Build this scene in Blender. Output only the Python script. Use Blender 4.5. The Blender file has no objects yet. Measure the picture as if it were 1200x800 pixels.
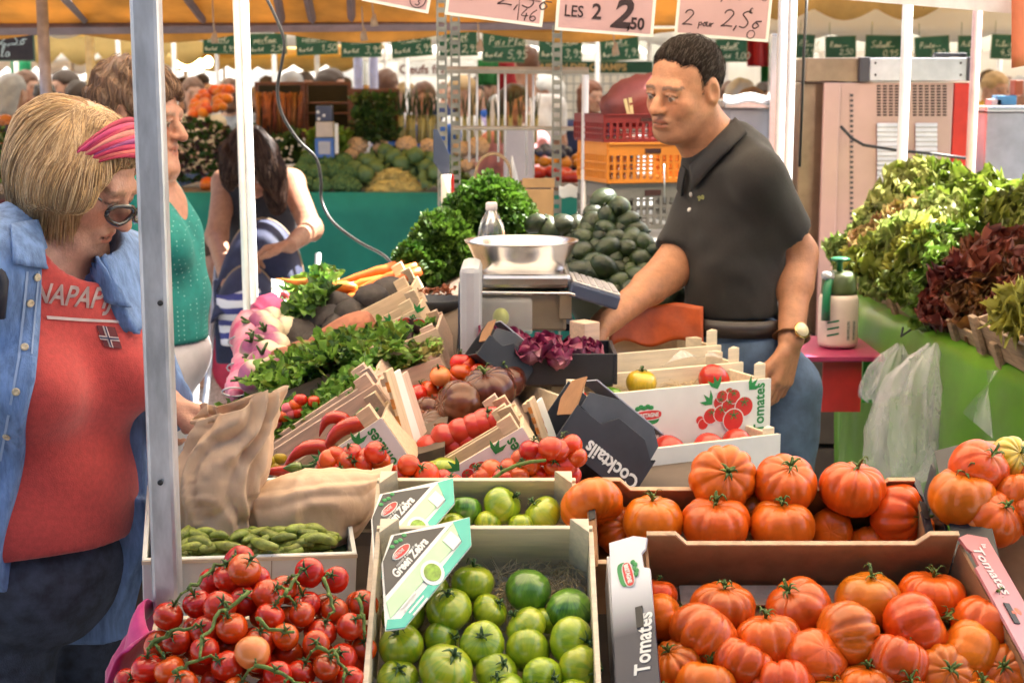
import bpy, math, random
import numpy as np
from mathutils import Matrix, Vector, noise as mnoise
rnd = random.Random(7)
nprs = np.random.RandomState(11)
SC = bpy.context.scene
COL = SC.collection
TH = math.radians(9.15)
CAMZ = 1.65
CT, ST = math.cos(TH), math.sin(TH)
V = Vector
def P(px, py, Y):
 """World point seen at photo pixel (1200x800) at distance Y along the ground."""
 a = (px - 600) / 1800.0
 b = (400 - py) / 1800.0
 d = V((a, CT + b * ST, -ST + b * CT))
 d *= Y / d.y
 return V((d.x, d.y, CAMZ + d.z))
def pxm(Y, py=400):
 b = (400 - py) / 1800.0
 return 1800.0 * (CT + b * ST) / Y     # photo pixels per metre at distance Y
def frame(o, ex, ey):
 ex = V(ex).normalized(); ey = V(ey)
 ey = (ey - ex * ey.dot(ex)).normalized()
 ez = ex.cross(ey)
 return Matrix(((ex.x, ey.x, ez.x, o[0]), (ex.y, ey.y, ez.y, o[1]), (ex.z, ey.z, ez.z, o[2]), (0, 0, 0, 1)))
def T(x, y, z): return Matrix.Translation((x, y, z))
def RX(a): return Matrix.Rotation(math.radians(a), 4, 'X')
def RY(a): return Matrix.Rotation(math.radians(a), 4, 'Y')
def RZ(a): return Matrix.Rotation(math.radians(a), 4, 'Z')
MATS = {}
def mat(name, col=(.5, .5, .5), rough=.55, metal=0.0, var=.12, scale=14.0, bump=0.0, bscale=60.0, spec=.5,
  coat=0.0, hue=0.0, val=0.0, attr=None, trans=0.0, subsurf=0.0, col2=None, stretch=(1, 1, 1), sheen=0.0, aniso=0.0, lo=.35, hi=.65, alpha=1.0, glass=0.0):
 if name in MATS: return MATS[name]
 m = bpy.data.materials.new(name); m.use_nodes = True
 nt = m.node_tree; N = nt.nodes; L = nt.links
 b = N['Principled BSDF']
 b.inputs['Roughness'].default_value = rough
 b.inputs['Metallic'].default_value = metal
 b.inputs['Specular IOR Level'].default_value = spec
 b.inputs['Coat Weight'].default_value = coat
 b.inputs['Coat Roughness'].default_value = .07
 if subsurf:
  b.inputs['Subsurface Weight'].default_value = subsurf
  b.inputs['Subsurface Radius'].default_value = (.012, .005, .003)
 if sheen: b.inputs['Sheen Weight'].default_value = sheen
 if glass: b.inputs['Transmission Weight'].default_value = glass
 if alpha < 1: b.inputs['Alpha'].default_value = alpha
 tc = N.new('ShaderNodeTexCoord'); mp = N.new('ShaderNodeMapping')
 mp.inputs['Scale'].default_value = stretch
 L.new(tc.outputs['Object'], mp.inputs['Vector'])
 nz = N.new('ShaderNodeTexNoise'); nz.inputs['Scale'].default_value = scale; nz.inputs['Detail'].default_value = 5
 nz.inputs['Roughness'].default_value = .6
 L.new(mp.outputs['Vector'], nz.inputs['Vector'])
 rp = N.new('ShaderNodeMapRange'); rp.inputs[1].default_value = lo; rp.inputs[2].default_value = hi
 L.new(nz.outputs['Fac'], rp.inputs[0])
 mx = N.new('ShaderNodeMix'); mx.data_type = 'RGBA'
 c = col
 c2 = col2 if col2 else tuple(min(1, x * (1 + var)) for x in c)
 c1 = c if col2 else tuple(x * (1 - var) for x in c)
 L.new(rp.outputs[0], mx.inputs[0])
 if attr:
  at = N.new('ShaderNodeAttribute'); at.attribute_name = attr
  m1 = N.new('ShaderNodeMix'); m1.data_type = 'RGBA'; m1.blend_type = 'MULTIPLY'; m1.inputs[0].default_value = 1
  L.new(at.outputs['Color'], m1.inputs[6])
  mx.inputs[6].default_value = (1 - var,) * 3 + (1,); mx.inputs[7].default_value = (1 + var,) * 3 + (1,)
  L.new(mx.outputs[2], m1.inputs[7]); out = m1.outputs[2]
 else:
  mx.inputs[6].default_value = (*c1, 1); mx.inputs[7].default_value = (*c2, 1); out = mx.outputs[2]
 if hue or val:
  oi = N.new('ShaderNodeObjectInfo'); hs = N.new('ShaderNodeHueSaturation')
  ma = N.new('ShaderNodeMapRange'); ma.inputs[3].default_value = .5 - hue; ma.inputs[4].default_value = .5 + hue
  L.new(oi.outputs['Random'], ma.inputs[0]); L.new(ma.outputs[0], hs.inputs['Hue'])
  fr = N.new('ShaderNodeMath'); fr.operation = 'MULTIPLY'; fr.inputs[1].default_value = 7.31
  L.new(oi.outputs['Random'], fr.inputs[0])
  f2 = N.new('ShaderNodeMath'); f2.operation = 'FRACT'; L.new(fr.outputs[0], f2.inputs[0])
  mv = N.new('ShaderNodeMapRange'); mv.inputs[3].default_value = 1 - val; mv.inputs[4].default_value = 1 + val
  L.new(f2.outputs[0], mv.inputs[0]); L.new(mv.outputs[0], hs.inputs['Value'])
  L.new(out, hs.inputs['Color']); out = hs.outputs['Color']
 L.new(out, b.inputs['Base Color'])
 if bump:
  n2 = N.new('ShaderNodeTexNoise'); n2.inputs['Scale'].default_value = bscale; n2.inputs['Detail'].default_value = 4
  L.new(mp.outputs['Vector'], n2.inputs['Vector'])
  bp = N.new('ShaderNodeBump'); bp.inputs['Strength'].default_value = bump; bp.inputs['Distance'].default_value = .004
  L.new(n2.outputs['Fac'], bp.inputs['Height']); L.new(bp.outputs['Normal'], b.inputs['Normal'])
 if trans:   # thin sheet that lets light through
  tl = N.new('ShaderNodeBsdfTranslucent'); L.new(out, tl.inputs['Color'])
  ms = N.new('ShaderNodeMixShader'); ms.inputs[0].default_value = trans
  L.new(b.outputs[0], ms.inputs[1]); L.new(tl.outputs[0], ms.inputs[2])
  L.new(ms.outputs[0], N['Material Output'].inputs['Surface'])
 MATS[name] = m
 m['out'] = 1
 return m
def nodes_of(m): return m.node_tree.nodes, m.node_tree.links, m.node_tree.nodes['Principled BSDF']
def mat_stripes(name, cols, axis, freq, rough=.7, noise_amt=0.0, ramp='CONSTANT'):
 """Cloth or print whose colour runs in bands along an object axis."""
 if name in MATS: return MATS[name]
 m = mat(name, (.5, .5, .5), rough)
 N, L, b = nodes_of(m)
 tc = N.new('ShaderNodeTexCoord'); sp = N.new('ShaderNodeSeparateXYZ'); L.new(tc.outputs['Object'], sp.inputs[0])
 mu = N.new('ShaderNodeMath'); mu.operation = 'MULTIPLY'; mu.inputs[1].default_value = freq
 src = sp.outputs['XYZ'.index(axis)]
 if noise_amt:
  nz = N.new('ShaderNodeTexNoise'); nz.inputs['Scale'].default_value = 8; L.new(tc.outputs['Object'], nz.inputs['Vector'])
  ad = N.new('ShaderNodeMath'); ad.operation = 'MULTIPLY_ADD'; ad.inputs[1].default_value = noise_amt
  L.new(nz.outputs['Fac'], ad.inputs[0]); L.new(src, ad.inputs[2]); src = ad.outputs[0]
 L.new(src, mu.inputs[0])
 fr = N.new('ShaderNodeMath'); fr.operation = 'FRACT'; L.new(mu.outputs[0], fr.inputs[0])
 cr = N.new('ShaderNodeValToRGB'); cr.color_ramp.interpolation = ramp
 els = cr.color_ramp.elements
 while len(els) < len(cols): els.new(.5)
 for i, (p, c) in enumerate(cols): els[i].position = p; els[i].color = (*c, 1)
 L.new(fr.outputs[0], cr.inputs[0]); L.new(cr.outputs[0], b.inputs['Base Color'])
 return m
class MB:
 def __init__(s): s.v = []; s.f = []; s.m = []; s.s = []
 def add(s, vs, fs, mi=0, smooth=False, M=None):
  o = len(s.v)
  if M is not None: vs = [tuple(M @ V(v)) for v in vs]
  s.v += [tuple(v) for v in vs]
  s.f += [tuple(i + o for i in f) for f in fs]
  s.m += [mi] * len(fs); s.s += [smooth] * len(fs)
  return s
 def box(s, c, d, mi=0, M=None, R=None):
  x, y, z = d[0] / 2, d[1] / 2, d[2] / 2
  vs = [V((a, b, e)) for a in (-x, x) for b in (-y, y) for e in (-z, z)]
  if R is not None: vs = [R @ v for v in vs]
  vs = [v + V(c) for v in vs]
  return s.add(vs, [(0, 1, 3, 2), (4, 6, 7, 5), (0, 4, 5, 1), (2, 3, 7, 6), (0, 2, 6, 4), (1, 5, 7, 3)], mi, False, M)
 def prism(s, poly, h0, h1, M=None, mi=0):
  n = len(poly)
  vs = [(x, y, h0) for x, y in poly] + [(x, y, h1) for x, y in poly]
  fs = [tuple(range(n - 1, -1, -1)), tuple(range(n, 2 * n))] + [(i, (i + 1) % n, n + (i + 1) % n, n + i) for i in range(n)]
  return s.add(vs, fs, mi, False, M)
 def tube(s, pts, r, n=8, mi=0, M=None, flat=1.0, caps=True, ref=None):
  pts = [V(p) for p in pts]
  k = len(pts); rs = r if isinstance(r, (list, tuple)) else [r] * k
  vs = []; fs = []
  t0 = (pts[1] - pts[0]).normalized()
  a = ref if ref is not None else (V((0, 0, 1)) if abs(t0.z) < .9 else V((1, 0, 0)))
  nrm = (a - t0 * a.dot(t0)).normalized()
  for i, p in enumerate(pts):
   t = (pts[min(i + 1, k - 1)] - pts[max(i - 1, 0)])
   t = t.normalized() if t.length > 1e-9 else t0
   nrm = nrm - t * nrm.dot(t)
   nrm = nrm.normalized() if nrm.length > 1e-6 else t.orthogonal().normalized()
   bn = t.cross(nrm)
   for j in range(n):
    an = 2 * math.pi * j / n
    vs.append(p + nrm * (math.cos(an) * rs[i] * flat) + bn * (math.sin(an) * rs[i]))
  for i in range(k - 1):
   for j in range(n):
    fs.append((i * n + j, i * n + (j + 1) % n, (i + 1) * n + (j + 1) % n, (i + 1) * n + j))
  if caps: fs += [tuple(range(n - 1, -1, -1)), tuple((k - 1) * n + j for j in range(n))]
  return s.add(vs, fs, mi, True, M)
 def lathe(s, prof, n=24, mi=0, M=None, fn=None):
  """prof: (r, z) from bottom to top; fn(theta, i) scales the radius."""
  vs = []; fs = []; k = len(prof)
  for i, (r, z) in enumerate(prof):
   for j in range(n):
    a = 2 * math.pi * j / n
    q = r * (fn(a, i) if fn else 1)
    vs.append((q * math.cos(a), q * math.sin(a), z))
  for i in range(k - 1):
   for j in range(n):
    fs.append((i * n + j, i * n + (j + 1) % n, (i + 1) * n + (j + 1) % n, (i + 1) * n + j))
  fs += [tuple(range(n - 1, -1, -1)), tuple((k - 1) * n + j for j in range(n))]
  return s.add(vs, fs, mi, True, M)
 def ell(s, c, r, nu=14, nv=9, mi=0, M=None, R=None, fn=None):
  vs = []; fs = []
  for i in range(1, nv):
   ph = math.pi * i / nv
   for j in range(nu):
    a = 2 * math.pi * j / nu
    d = V((math.sin(ph) * math.cos(a), math.sin(ph) * math.sin(a), math.cos(ph)))
    q = fn(d) if fn else 1
    d = V((d.x * r[0] * q, d.y * r[1] * q, d.z * r[2] * q))
    vs.append(d)
  q1 = fn(V((0, 0, 1))) if fn else 1; q2 = fn(V((0, 0, -1))) if fn else 1
  vs += [V((0, 0, r[2] * q1)), V((0, 0, -r[2] * q2))]
  if R is not None: vs = [R @ v for v in vs]
  vs = [v + V(c) for v in vs]
  top, bot = (nv - 1) * nu, (nv - 1) * nu + 1
  for j in range(nu):
   fs.append((top, j, (j + 1) % nu))
   fs.append((bot, (nv - 2) * nu + (j + 1) % nu, (nv - 2) * nu + j))
  for i in range(nv - 2):
   for j in range(nu):
    fs.append((i * nu + j, (i + 1) * nu + j, (i + 1) * nu + (j + 1) % nu, i * nu + (j + 1) % nu))
  return s.add(vs, fs, mi, True, M)
 def grid(s, fn, nu, nv, mi=0, M=None, smooth=True):
  vs = [fn(i / nu, j / nv) for j in range(nv + 1) for i in range(nu + 1)]
  w = nu + 1
  fs = [(j * w + i, j * w + i + 1, (j + 1) * w + i + 1, (j + 1) * w + i) for j in range(nv) for i in range(nu)]
  return s.add(vs, fs, mi, smooth, M)
 def mesh(s, name):
  me = bpy.data.meshes.new(name)
  me.from_pydata(s.v, [], s.f); me.update()
  if s.f:
   me.polygons.foreach_set('use_smooth', s.s)
   me.polygons.foreach_set('material_index', s.m)
  return me
 def build(s, name, mats, parent=None, M=None, bevel=0, thick=0):
  o = bpy.data.objects.new(name, s.mesh(name)); COL.objects.link(o)
  for m in (mats if isinstance(mats, (list, tuple)) else [mats]): o.data.materials.append(m)
  if M is not None: o.matrix_basis = M
  if parent is not None: o.parent = parent
  if thick:
   md = o.modifiers.new('thick', 'SOLIDIFY'); md.thickness = thick; md.offset = 0
  if bevel:
   md = o.modifiers.new('bevel', 'BEVEL'); md.width = bevel; md.segments = 2; md.limit_method = 'ANGLE'
  return o
def mesh_obj(name, me, parent=None, M=None):
 o = bpy.data.objects.new(name, me); COL.objects.link(o)
 if M is not None: o.matrix_basis = M
 if parent is not None: o.parent = parent
 return o
def empty(name, M):
 o = bpy.data.objects.new(name, None); COL.objects.link(o)
 o.empty_display_size = .05; o.matrix_basis = M if isinstance(M, Matrix) else Matrix.Translation(M)
 return o
def tag(o, label=None, cat=None, group=None, kind=None):
 if label: o['label'] = label
 if cat: o['category'] = cat
 if group: o['group'] = group
 if kind: o['kind'] = kind
 return o
def copy_tree(o, M=None, parent=None):
 c = o.copy(); COL.objects.link(c)
 if parent is not None: c.parent = parent
 if M is not None: c.matrix_basis = M
 for ch in [x for x in KIDS.get(o.name, [])] or list(o.children): copy_tree(ch, None, c)
 return c
KIDS = {}
def txt(s, size, m, M, parent=None, name='lettering', bold=0.0, align='LEFT', shear=0.0, space=1.0, sx=1.0):
 cu = bpy.data.curves.new('txt', 'FONT'); cu.body = s; cu.size = size; cu.offset = bold; cu.align_x = align
 cu.shear = shear; cu.extrude = .0003; cu.space_character = space; cu.resolution_u = 3
 o = bpy.data.objects.new('txt', cu); COL.objects.link(o)
 dg = bpy.context.evaluated_depsgraph_get()
 me = bpy.data.meshes.new_from_object(o.evaluated_get(dg)); me.name = name
 bpy.data.objects.remove(o); bpy.data.curves.remove(cu)
 if sx != 1.0:
  for v in me.vertices: v.co.x *= sx
 me.materials.clear(); me.materials.append(m)
 return mesh_obj(name, me, parent, M)
STROKE = {  # handwritten characters on a unit cell (x 0..0.7, y 0..1)
 '0': [[(.35, 1), (.1, .8), (.05, .4), (.2, .05), (.45, .05), (.62, .4), (.58, .8), (.35, 1)]],
 '1': [[(.15, .7), (.4, 1), (.38, 0)]],
 '2': [[(.05, .75), (.15, .95), (.4, 1), (.58, .8), (.45, .5), (.15, .15), (.02, .02), (.3, .08), (.65, .03)]],
 '3': [[(.08, .9), (.35, 1), (.55, .8), (.3, .55), (.58, .3), (.35, .02), (.05, .12)]],
 '4': [[(.4, 1), (.05, .4), (.65, .42)], [(.45, .65), (.42, -.05)]],
 '5': [[(.6, 1), (.2, .97), (.12, .6), (.4, .62), (.6, .35), (.4, .03), (.05, .08)]],
 '6': [[(.5, 1), (.15, .6), (.08, .2), (.35, .0), (.58, .25), (.35, .45), (.1, .25)]],
 '8': [[(.5, .85), (.3, 1), (.12, .8), (.5, .3), (.35, .0), (.08, .2), (.5, .75), (.5, .85)]],
 '9': [[(.5, .8), (.25, 1), (.08, .75), (.3, .55), (.52, .8), (.5, .3), (.35, .0)]],
 ',': [[(.15, .1), (.05, -.2)]], '.': [[(.1, .05), (.14, .0)]],
 '>': [[(0, .45), (.6, .47)], [(.4, .65), (.62, .47), (.42, .28)]],
 'e': [[(.6, .85), (.35, .95), (.15, .6), (.2, .2), (.6, .1)], [(.02, .6), (.4, .6)], [(.02, .42), (.38, .42)]],
 'S': [[(.6, .9), (.35, 1), (.1, .8), (.3, .55), (.5, .3), (.35, .02), (.02, .1)]],
 'o': [[(.2, .4), (.05, .2), (.2, .02), (.4, .2), (.2, .4), (.55, .45)]],
 'O': [[(.3 + .55 * math.cos(a * .5), .5 + .6 * math.sin(a * .5)) for a in range(14)]],
 'p': [[(.05, .4), (.1, -.3)], [(.05, .35), (.3, .42), (.35, .15), (.1, .1)]],
 'u': [[(.02, .4), (.08, .05), (.3, .1), (.35, .4), (.38, .02)]],
 'n': [[(.02, .4), (.05, .0)], [(.05, .3), (.25, .4), (.32, 0)]],
 'r': [[(.02, .4), (.06, .0)], [(.06, .25), (.3, .42)]],
 'a': [[(.35, .35), (.15, .4), (.03, .15), (.2, .0), (.36, .3), (.4, .0)]],
 'l': [[(.1, 0), (.3, .8), (.2, .95), (.1, .6), (.2, .05), (.35, .05)]],
 't': [[(.2, .8), (.15, .05), (.35, .05)], [(.02, .5), (.4, .52)]],
 'i': [[(.1, .4), (.12, 0)], [(.13, .6), (.15, .64)]],
 'm': [[(.0, .4), (.03, 0), (.15, .4), (.2, 0), (.35, .4), (.42, 0)]],
 'c': [[(.35, .35), (.15, .42), (.04, .2), (.18, .0), (.38, .08)]],
 'A': [[(.0, 0), (.3, 1), (.55, 0)], [(.1, .4), (.5, .42)]],
 'C': [[(.6, .85), (.35, 1), (.08, .6), (.2, .1), (.6, .08)]],
 'P': [[(.1, 0), (.1, 1), (.45, .9), (.45, .6), (.12, .5)]],
 'R': [[(.1, 0), (.1, 1), (.45, .9), (.45, .6), (.12, .5), (.5, 0)]],
 'D': [[(.1, 0), (.1, 1), (.5, .8), (.5, .2), (.1, 0)]], 'I': [[(.2, 0), (.2, 1)]],
 'T': [[(.0, 1), (.55, 1)], [(.28, 1), (.27, 0)]], 'L': [[(.1, 1), (.08, .02), (.5, .05)]],
 'B': [[(.1, 0), (.1, 1), (.45, .8), (.1, .52), (.5, .3), (.1, 0)]],
 'd': [[(.35, .35), (.12, .4), (.03, .15), (.2, .0), (.36, .3), (.4, .95), (.4, 0)]], 's': [[(.3, .38), (.1, .35), (.25, .15), (.02, .02)]],
 '_': [[(0, -.15), (.7, -.12)]], '-': [[(.05, .4), (.5, .42)]], ' ': [],
}
def script(mb, s, x, y, h, r, M, z=.0006, seed=0, slant=.15, mi=0, w=.62):
 R = random.Random(seed)
 for ch in s:
  for st in STROKE.get(ch, STROKE['n']):
   pts = []
   for (a, b) in st:
    pts.append(V((x + (a + slant * b) * h * w / .62 + R.uniform(-.02, .02) * h, y + (b + R.uniform(-.02, .02)) * h, z)))
   q = []
   for i in range(len(pts) - 1):
    p0, p1, p2, p3 = pts[max(i - 1, 0)], pts[i], pts[i + 1], pts[min(i + 2, len(pts) - 1)]
    for t in (0, .33, .66):
     q.append(.5 * ((2 * p1) + (p2 - p0) * t + (2 * p0 - 5 * p1 + 4 * p2 - p3) * t * t + (3 * p1 - p0 - 3 * p2 + p3) * t ** 3))
   q.append(pts[-1])
   mb.tube([M @ p for p in q], r, 5, mi, flat=1)
  x += (.45 if ch in 'punraltimcdso' else (.3 if ch in ',. ' else .75)) * h * w / .62
 return x
class SDF:
 def __init__(s, lo, hi, base=.01, fine=()):
  """fine: (lo, hi, step) boxes in which the sampling is denser."""
  s.ax = []
  for k in range(3):
   x = lo[k]; a = [x]
   while x < hi[k]:
    st = base
    for (fl, fh, fs) in fine:
     if fl[k] - base <= x <= fh[k]: st = min(st, fs)
    x += st; a.append(x)
   s.ax.append(np.array(a, dtype=np.float32))
  s.F = np.full([len(a) for a in s.ax], 1.0, dtype=np.float32)
 def _blk(s, lo, hi):
  sl = []
  for k in range(3):
   i0 = max(int(np.searchsorted(s.ax[k], lo[k])) - 1, 0); i1 = min(int(np.searchsorted(s.ax[k], hi[k])) + 1, len(s.ax[k]))
   if i1 <= i0: return None
   sl.append(slice(i0, i1))
  X = s.ax[0][sl[0]][:, None, None]; Y = s.ax[1][sl[1]][None, :, None]; Z = s.ax[2][sl[2]][None, None, :]
  return tuple(sl), X, Y, Z
 def _put(s, sl, d, k, op):
  A = s.F[sl]
  if op == 'sub':
   d = -d
   if k > 0:
    h = np.maximum(k - np.abs(A - d), 0) / k; A = np.maximum(A, d) + h * h * k * .25
   else: A = np.maximum(A, d)
  else:
   if k > 0:
    h = np.maximum(k - np.abs(A - d), 0) / k; A = np.minimum(A, d) - h * h * k * .25
   else: A = np.minimum(A, d)
  s.F[sl] = A
 def cone(s, a, b, ra, rb, k=.02, op='add', sq=None):
  a = np.array(a, dtype=np.float32); b = np.array(b, dtype=np.float32); R = max(ra, rb) + max(k, .03) + .015
  if sq: R *= 1.4
  g = s._blk(np.minimum(a, b) - R, np.maximum(a, b) + R)
  if g is None: return s
  sl, X, Y, Z = g
  ab = b - a; L2 = float(ab @ ab) + 1e-12
  t = np.clip(((X - a[0]) * ab[0] + (Y - a[1]) * ab[1] + (Z - a[2]) * ab[2]) / L2, 0, 1)
  dx, dy, dz = X - a[0] - t * ab[0], Y - a[1] - t * ab[1], Z - a[2] - t * ab[2]
  d = np.sqrt(dx * dx + dy * dy + dz * dz) - (ra + (rb - ra) * t)
  s._put(sl, d.astype(np.float32), k, op); return s
 def chain(s, pts, rs, k=.02, op='add'):
  for i in range(len(pts) - 1): s.cone(pts[i], pts[i + 1], rs[i], rs[i + 1], k, op)
  return s
 def ell(s, c, r, R=None, k=.02, op='add'):
  c = np.array(c, dtype=np.float32); r = np.array(r, dtype=np.float32); pad = float(max(r)) + max(k, .03) + .015
  g = s._blk(c - pad, c + pad)
  if g is None: return s
  sl, X, Y, Z = g
  X, Y, Z = X - c[0], Y - c[1], Z - c[2]
  if R is not None:
   R = np.array(R, dtype=np.float32)[:3, :3]   # columns are the local axes
   x = X * R[0, 0] + Y * R[1, 0] + Z * R[2, 0]; y = X * R[0, 1] + Y * R[1, 1] + Z * R[2, 1]; z = X * R[0, 2] + Y * R[1, 2] + Z * R[2, 2]
  else: x, y, z = X, Y, Z
  k0 = np.sqrt((x / r[0]) ** 2 + (y / r[1]) ** 2 + (z / r[2]) ** 2)
  k1 = np.sqrt((x / r[0] ** 2) ** 2 + (y / r[1] ** 2) ** 2 + (z / r[2] ** 2) ** 2) + 1e-9
  d = k0 * (k0 - 1) / k1
  s._put(sl, d.astype(np.float32), k, op); return s
 def cut(s, p, n):
  """Keep the side the normal n points away from."""
  n = V(n).normalized()
  X = s.ax[0][:, None, None]; Y = s.ax[1][None, :, None]; Z = s.ax[2][None, None, :]
  s.F = np.maximum(s.F, ((X - p[0]) * n.x + (Y - p[1]) * n.y + (Z - p[2]) * n.z).astype(np.float32)); return s
 def warp(s, fn):
  X = s.ax[0][:, None, None]; Y = s.ax[1][None, :, None]; Z = s.ax[2][None, None, :]
  s.F = fn(X, Y, Z, s.F).astype(np.float32); return s
 def wrinkle(s, amp, fr, ang=0.0, seed=0):
  r = np.random.RandomState(seed); ph = r.uniform(0, 6.3, 8)
  def fn(X, Y, Z, F):
   w = np.sin(fr * (X * .5 + Y * .5 + Z) + 1.7 * np.sin(fr * .45 * (X - Z * .6) + ph[0]) + ph[1]) * .6
   w = w + np.sin(fr * .63 * (X - .4 * Y - Z * .8) + 2 * np.sin(fr * .3 * (Z + Y) + ph[2]) + ph[3]) * .5
   w = w + np.sin(fr * 1.9 * (Z * .9 + X * .7 + Y * .3) + 2.2 * np.sin(fr * .5 * X + ph[4]) + ph[5]) * .25
   return F + amp * w
  return s.warp(fn)
 def verts_faces(s):
  F = s.F
  ins = F < 0
  n = [len(a) for a in s.ax]
  c = ins[:-1, :-1, :-1].astype(np.int8)
  tot = np.zeros([k - 1 for k in n], dtype=np.int8)
  for i in (0, 1):
   for j in (0, 1):
    for k in (0, 1):
     tot += ins[i:n[0] - 1 + i, j:n[1] - 1 + j, k:n[2] - 1 + k]
  I, J, K = np.nonzero((tot > 0) & (tot < 8))
  idx = np.full(tot.shape, -1, dtype=np.int32); idx[I, J, K] = np.arange(len(I))
  acc = np.zeros((len(I), 3)); cnt = np.zeros(len(I))
  offs = [(i, j, k) for i in (0, 1) for j in (0, 1) for k in (0, 1)]
  val = {o: F[I + o[0], J + o[1], K + o[2]] for o in offs}
  pos = {o: np.stack([s.ax[0][I + o[0]], s.ax[1][J + o[1]], s.ax[2][K + o[2]]], 1) for o in offs}
  for a in offs:
   for d in range(3):
    if a[d] == 0:
     b = list(a); b[d] = 1; b = tuple(b)
     fa, fb = val[a], val[b]; m = (fa < 0) != (fb < 0)
     t = np.where(m, fa / np.where(m, fa - fb, 1), 0)[:, None]
     acc += np.where(m[:, None], pos[a] + (pos[b] - pos[a]) * t, 0); cnt += m
  vs = acc / np.maximum(cnt, 1)[:, None]
  fs = []
  for d in range(3):
   e1, e2 = [(1, 2), (2, 0), (0, 1)][d]
   A = ins; sl0 = [slice(None)] * 3; sl1 = [slice(None)] * 3
   sl0[d] = slice(0, n[d] - 1); sl1[d] = slice(1, n[d])
   a, b = A[tuple(sl0)], A[tuple(sl1)]
   ch = a != b
   m = np.zeros_like(ch); s2 = [slice(None)] * 3
   s2[e1] = slice(1, n[e1] - 1); s2[e2] = slice(1, n[e2] - 1)
   m[tuple(s2)] = ch[tuple(s2)]
   Q = np.stack(np.nonzero(m), 1)
   if not len(Q): continue
   def g(o1, o2):
    q = Q.copy(); q[:, e1] -= o1; q[:, e2] -= o2
    return idx[q[:, 0], q[:, 1], q[:, 2]]
   quad = np.stack([g(1, 1), g(0, 1), g(0, 0), g(1, 0)], 1)
   flip = ~a[Q[:, 0], Q[:, 1], Q[:, 2]]
   quad[flip] = quad[flip][:, ::-1]
   fs.append(quad)
  return vs, (np.concatenate(fs) if fs else np.zeros((0, 4), int))
 def build(s, name, m, parent=None, origin=None, color=None, smooth=True, disp=None):
  vs, fs = s.verts_faces()
  if disp is not None: vs = disp(vs)
  cols = color(vs) if color is not None else None
  if origin is not None: vs = vs - np.array(origin)
  me = bpy.data.meshes.new(name)
  me.vertices.add(len(vs)); me.vertices.foreach_set('co', vs.astype(np.float32).ravel())
  me.loops.add(len(fs) * 4); me.loops.foreach_set('vertex_index', fs.astype(np.int32).ravel())
  me.polygons.add(len(fs)); me.polygons.foreach_set('loop_start', np.arange(0, len(fs) * 4, 4, dtype=np.int32))
  me.polygons.foreach_set('loop_total', np.full(len(fs), 4, dtype=np.int32))
  me.update(calc_edges=True); me.validate()
  me.polygons.foreach_set('use_smooth', [smooth] * len(me.polygons))
  if cols is not None:
   at = me.color_attributes.new('col', 'FLOAT_COLOR', 'POINT')
   c4 = np.ones((len(vs), 4), dtype=np.float32); c4[:, :3] = cols
   at.data.foreach_set('color', c4.ravel())
  me.materials.append(m)
  o = bpy.data.objects.new(name, me); COL.objects.link(o)
  if parent is not None: o.parent = parent
  elif origin is not None: o.location = origin
  return o
def fbm(x, y, z, s, oct=3):
 v = 0; a = 1
 for i in range(oct):
  v += a * mnoise.noise(V((x * s, y * s, z * s))); s *= 2.03; a *= .5
 return v
cam = bpy.data.cameras.new('camera'); co = bpy.data.objects.new('camera', cam); COL.objects.link(co)
co.location = (0, 0, CAMZ); co.rotation_euler = (math.pi / 2 - TH, 0, 0)
cam.lens = 54; cam.sensor_width = 36; cam.clip_end = 400; cam.clip_start = .05
cam.dof.use_dof = True; cam.dof.focus_distance = 2.35; cam.dof.aperture_fstop = 9.0
SC.camera = co
SC.view_settings.view_transform = 'Standard'; SC.view_settings.look = 'None'
SC.view_settings.exposure = 2.88; SC.view_settings.gamma = 1
w = bpy.data.worlds.new('World'); SC.world = w; w.use_nodes = True
SUN = V((.62, .42, .98)).normalized()
sky = w.node_tree.nodes.new('ShaderNodeTexSky'); sky.sky_type = 'NISHITA'; sky.sun_disc = False
sky.sun_elevation = math.asin(SUN.z); sky.sun_rotation = math.atan2(SUN.x, SUN.y); sky.air_density = 1.0; sky.dust_density = 3.0; sky.ozone_density = 1.0
bg = w.node_tree.nodes['Background']; bg.inputs['Strength'].default_value = .05
w.node_tree.links.new(sky.outputs['Color'], bg.inputs['Color'])
sl = bpy.data.lights.new('sun', 'SUN'); sl.energy = 5.0; sl.angle = math.radians(.6); sl.color = (1, .95, .87)
so = bpy.data.objects.new('sun', sl); COL.objects.link(so)
so.rotation_euler = (-SUN).to_track_quat('-Z', 'Y').to_euler(); so.location = (3, 3, 8)
SC.render.engine = 'CYCLES'
SC.cycles.use_denoising = True
SC.cycles.max_bounces = 8; SC.cycles.diffuse_bounces = 3; SC.cycles.glossy_bounces = 3; SC.cycles.transmission_bounces = 5; SC.cycles.transparent_max_bounces = 6
SC.cycles.caustics_reflective = False; SC.cycles.caustics_refractive = False
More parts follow.
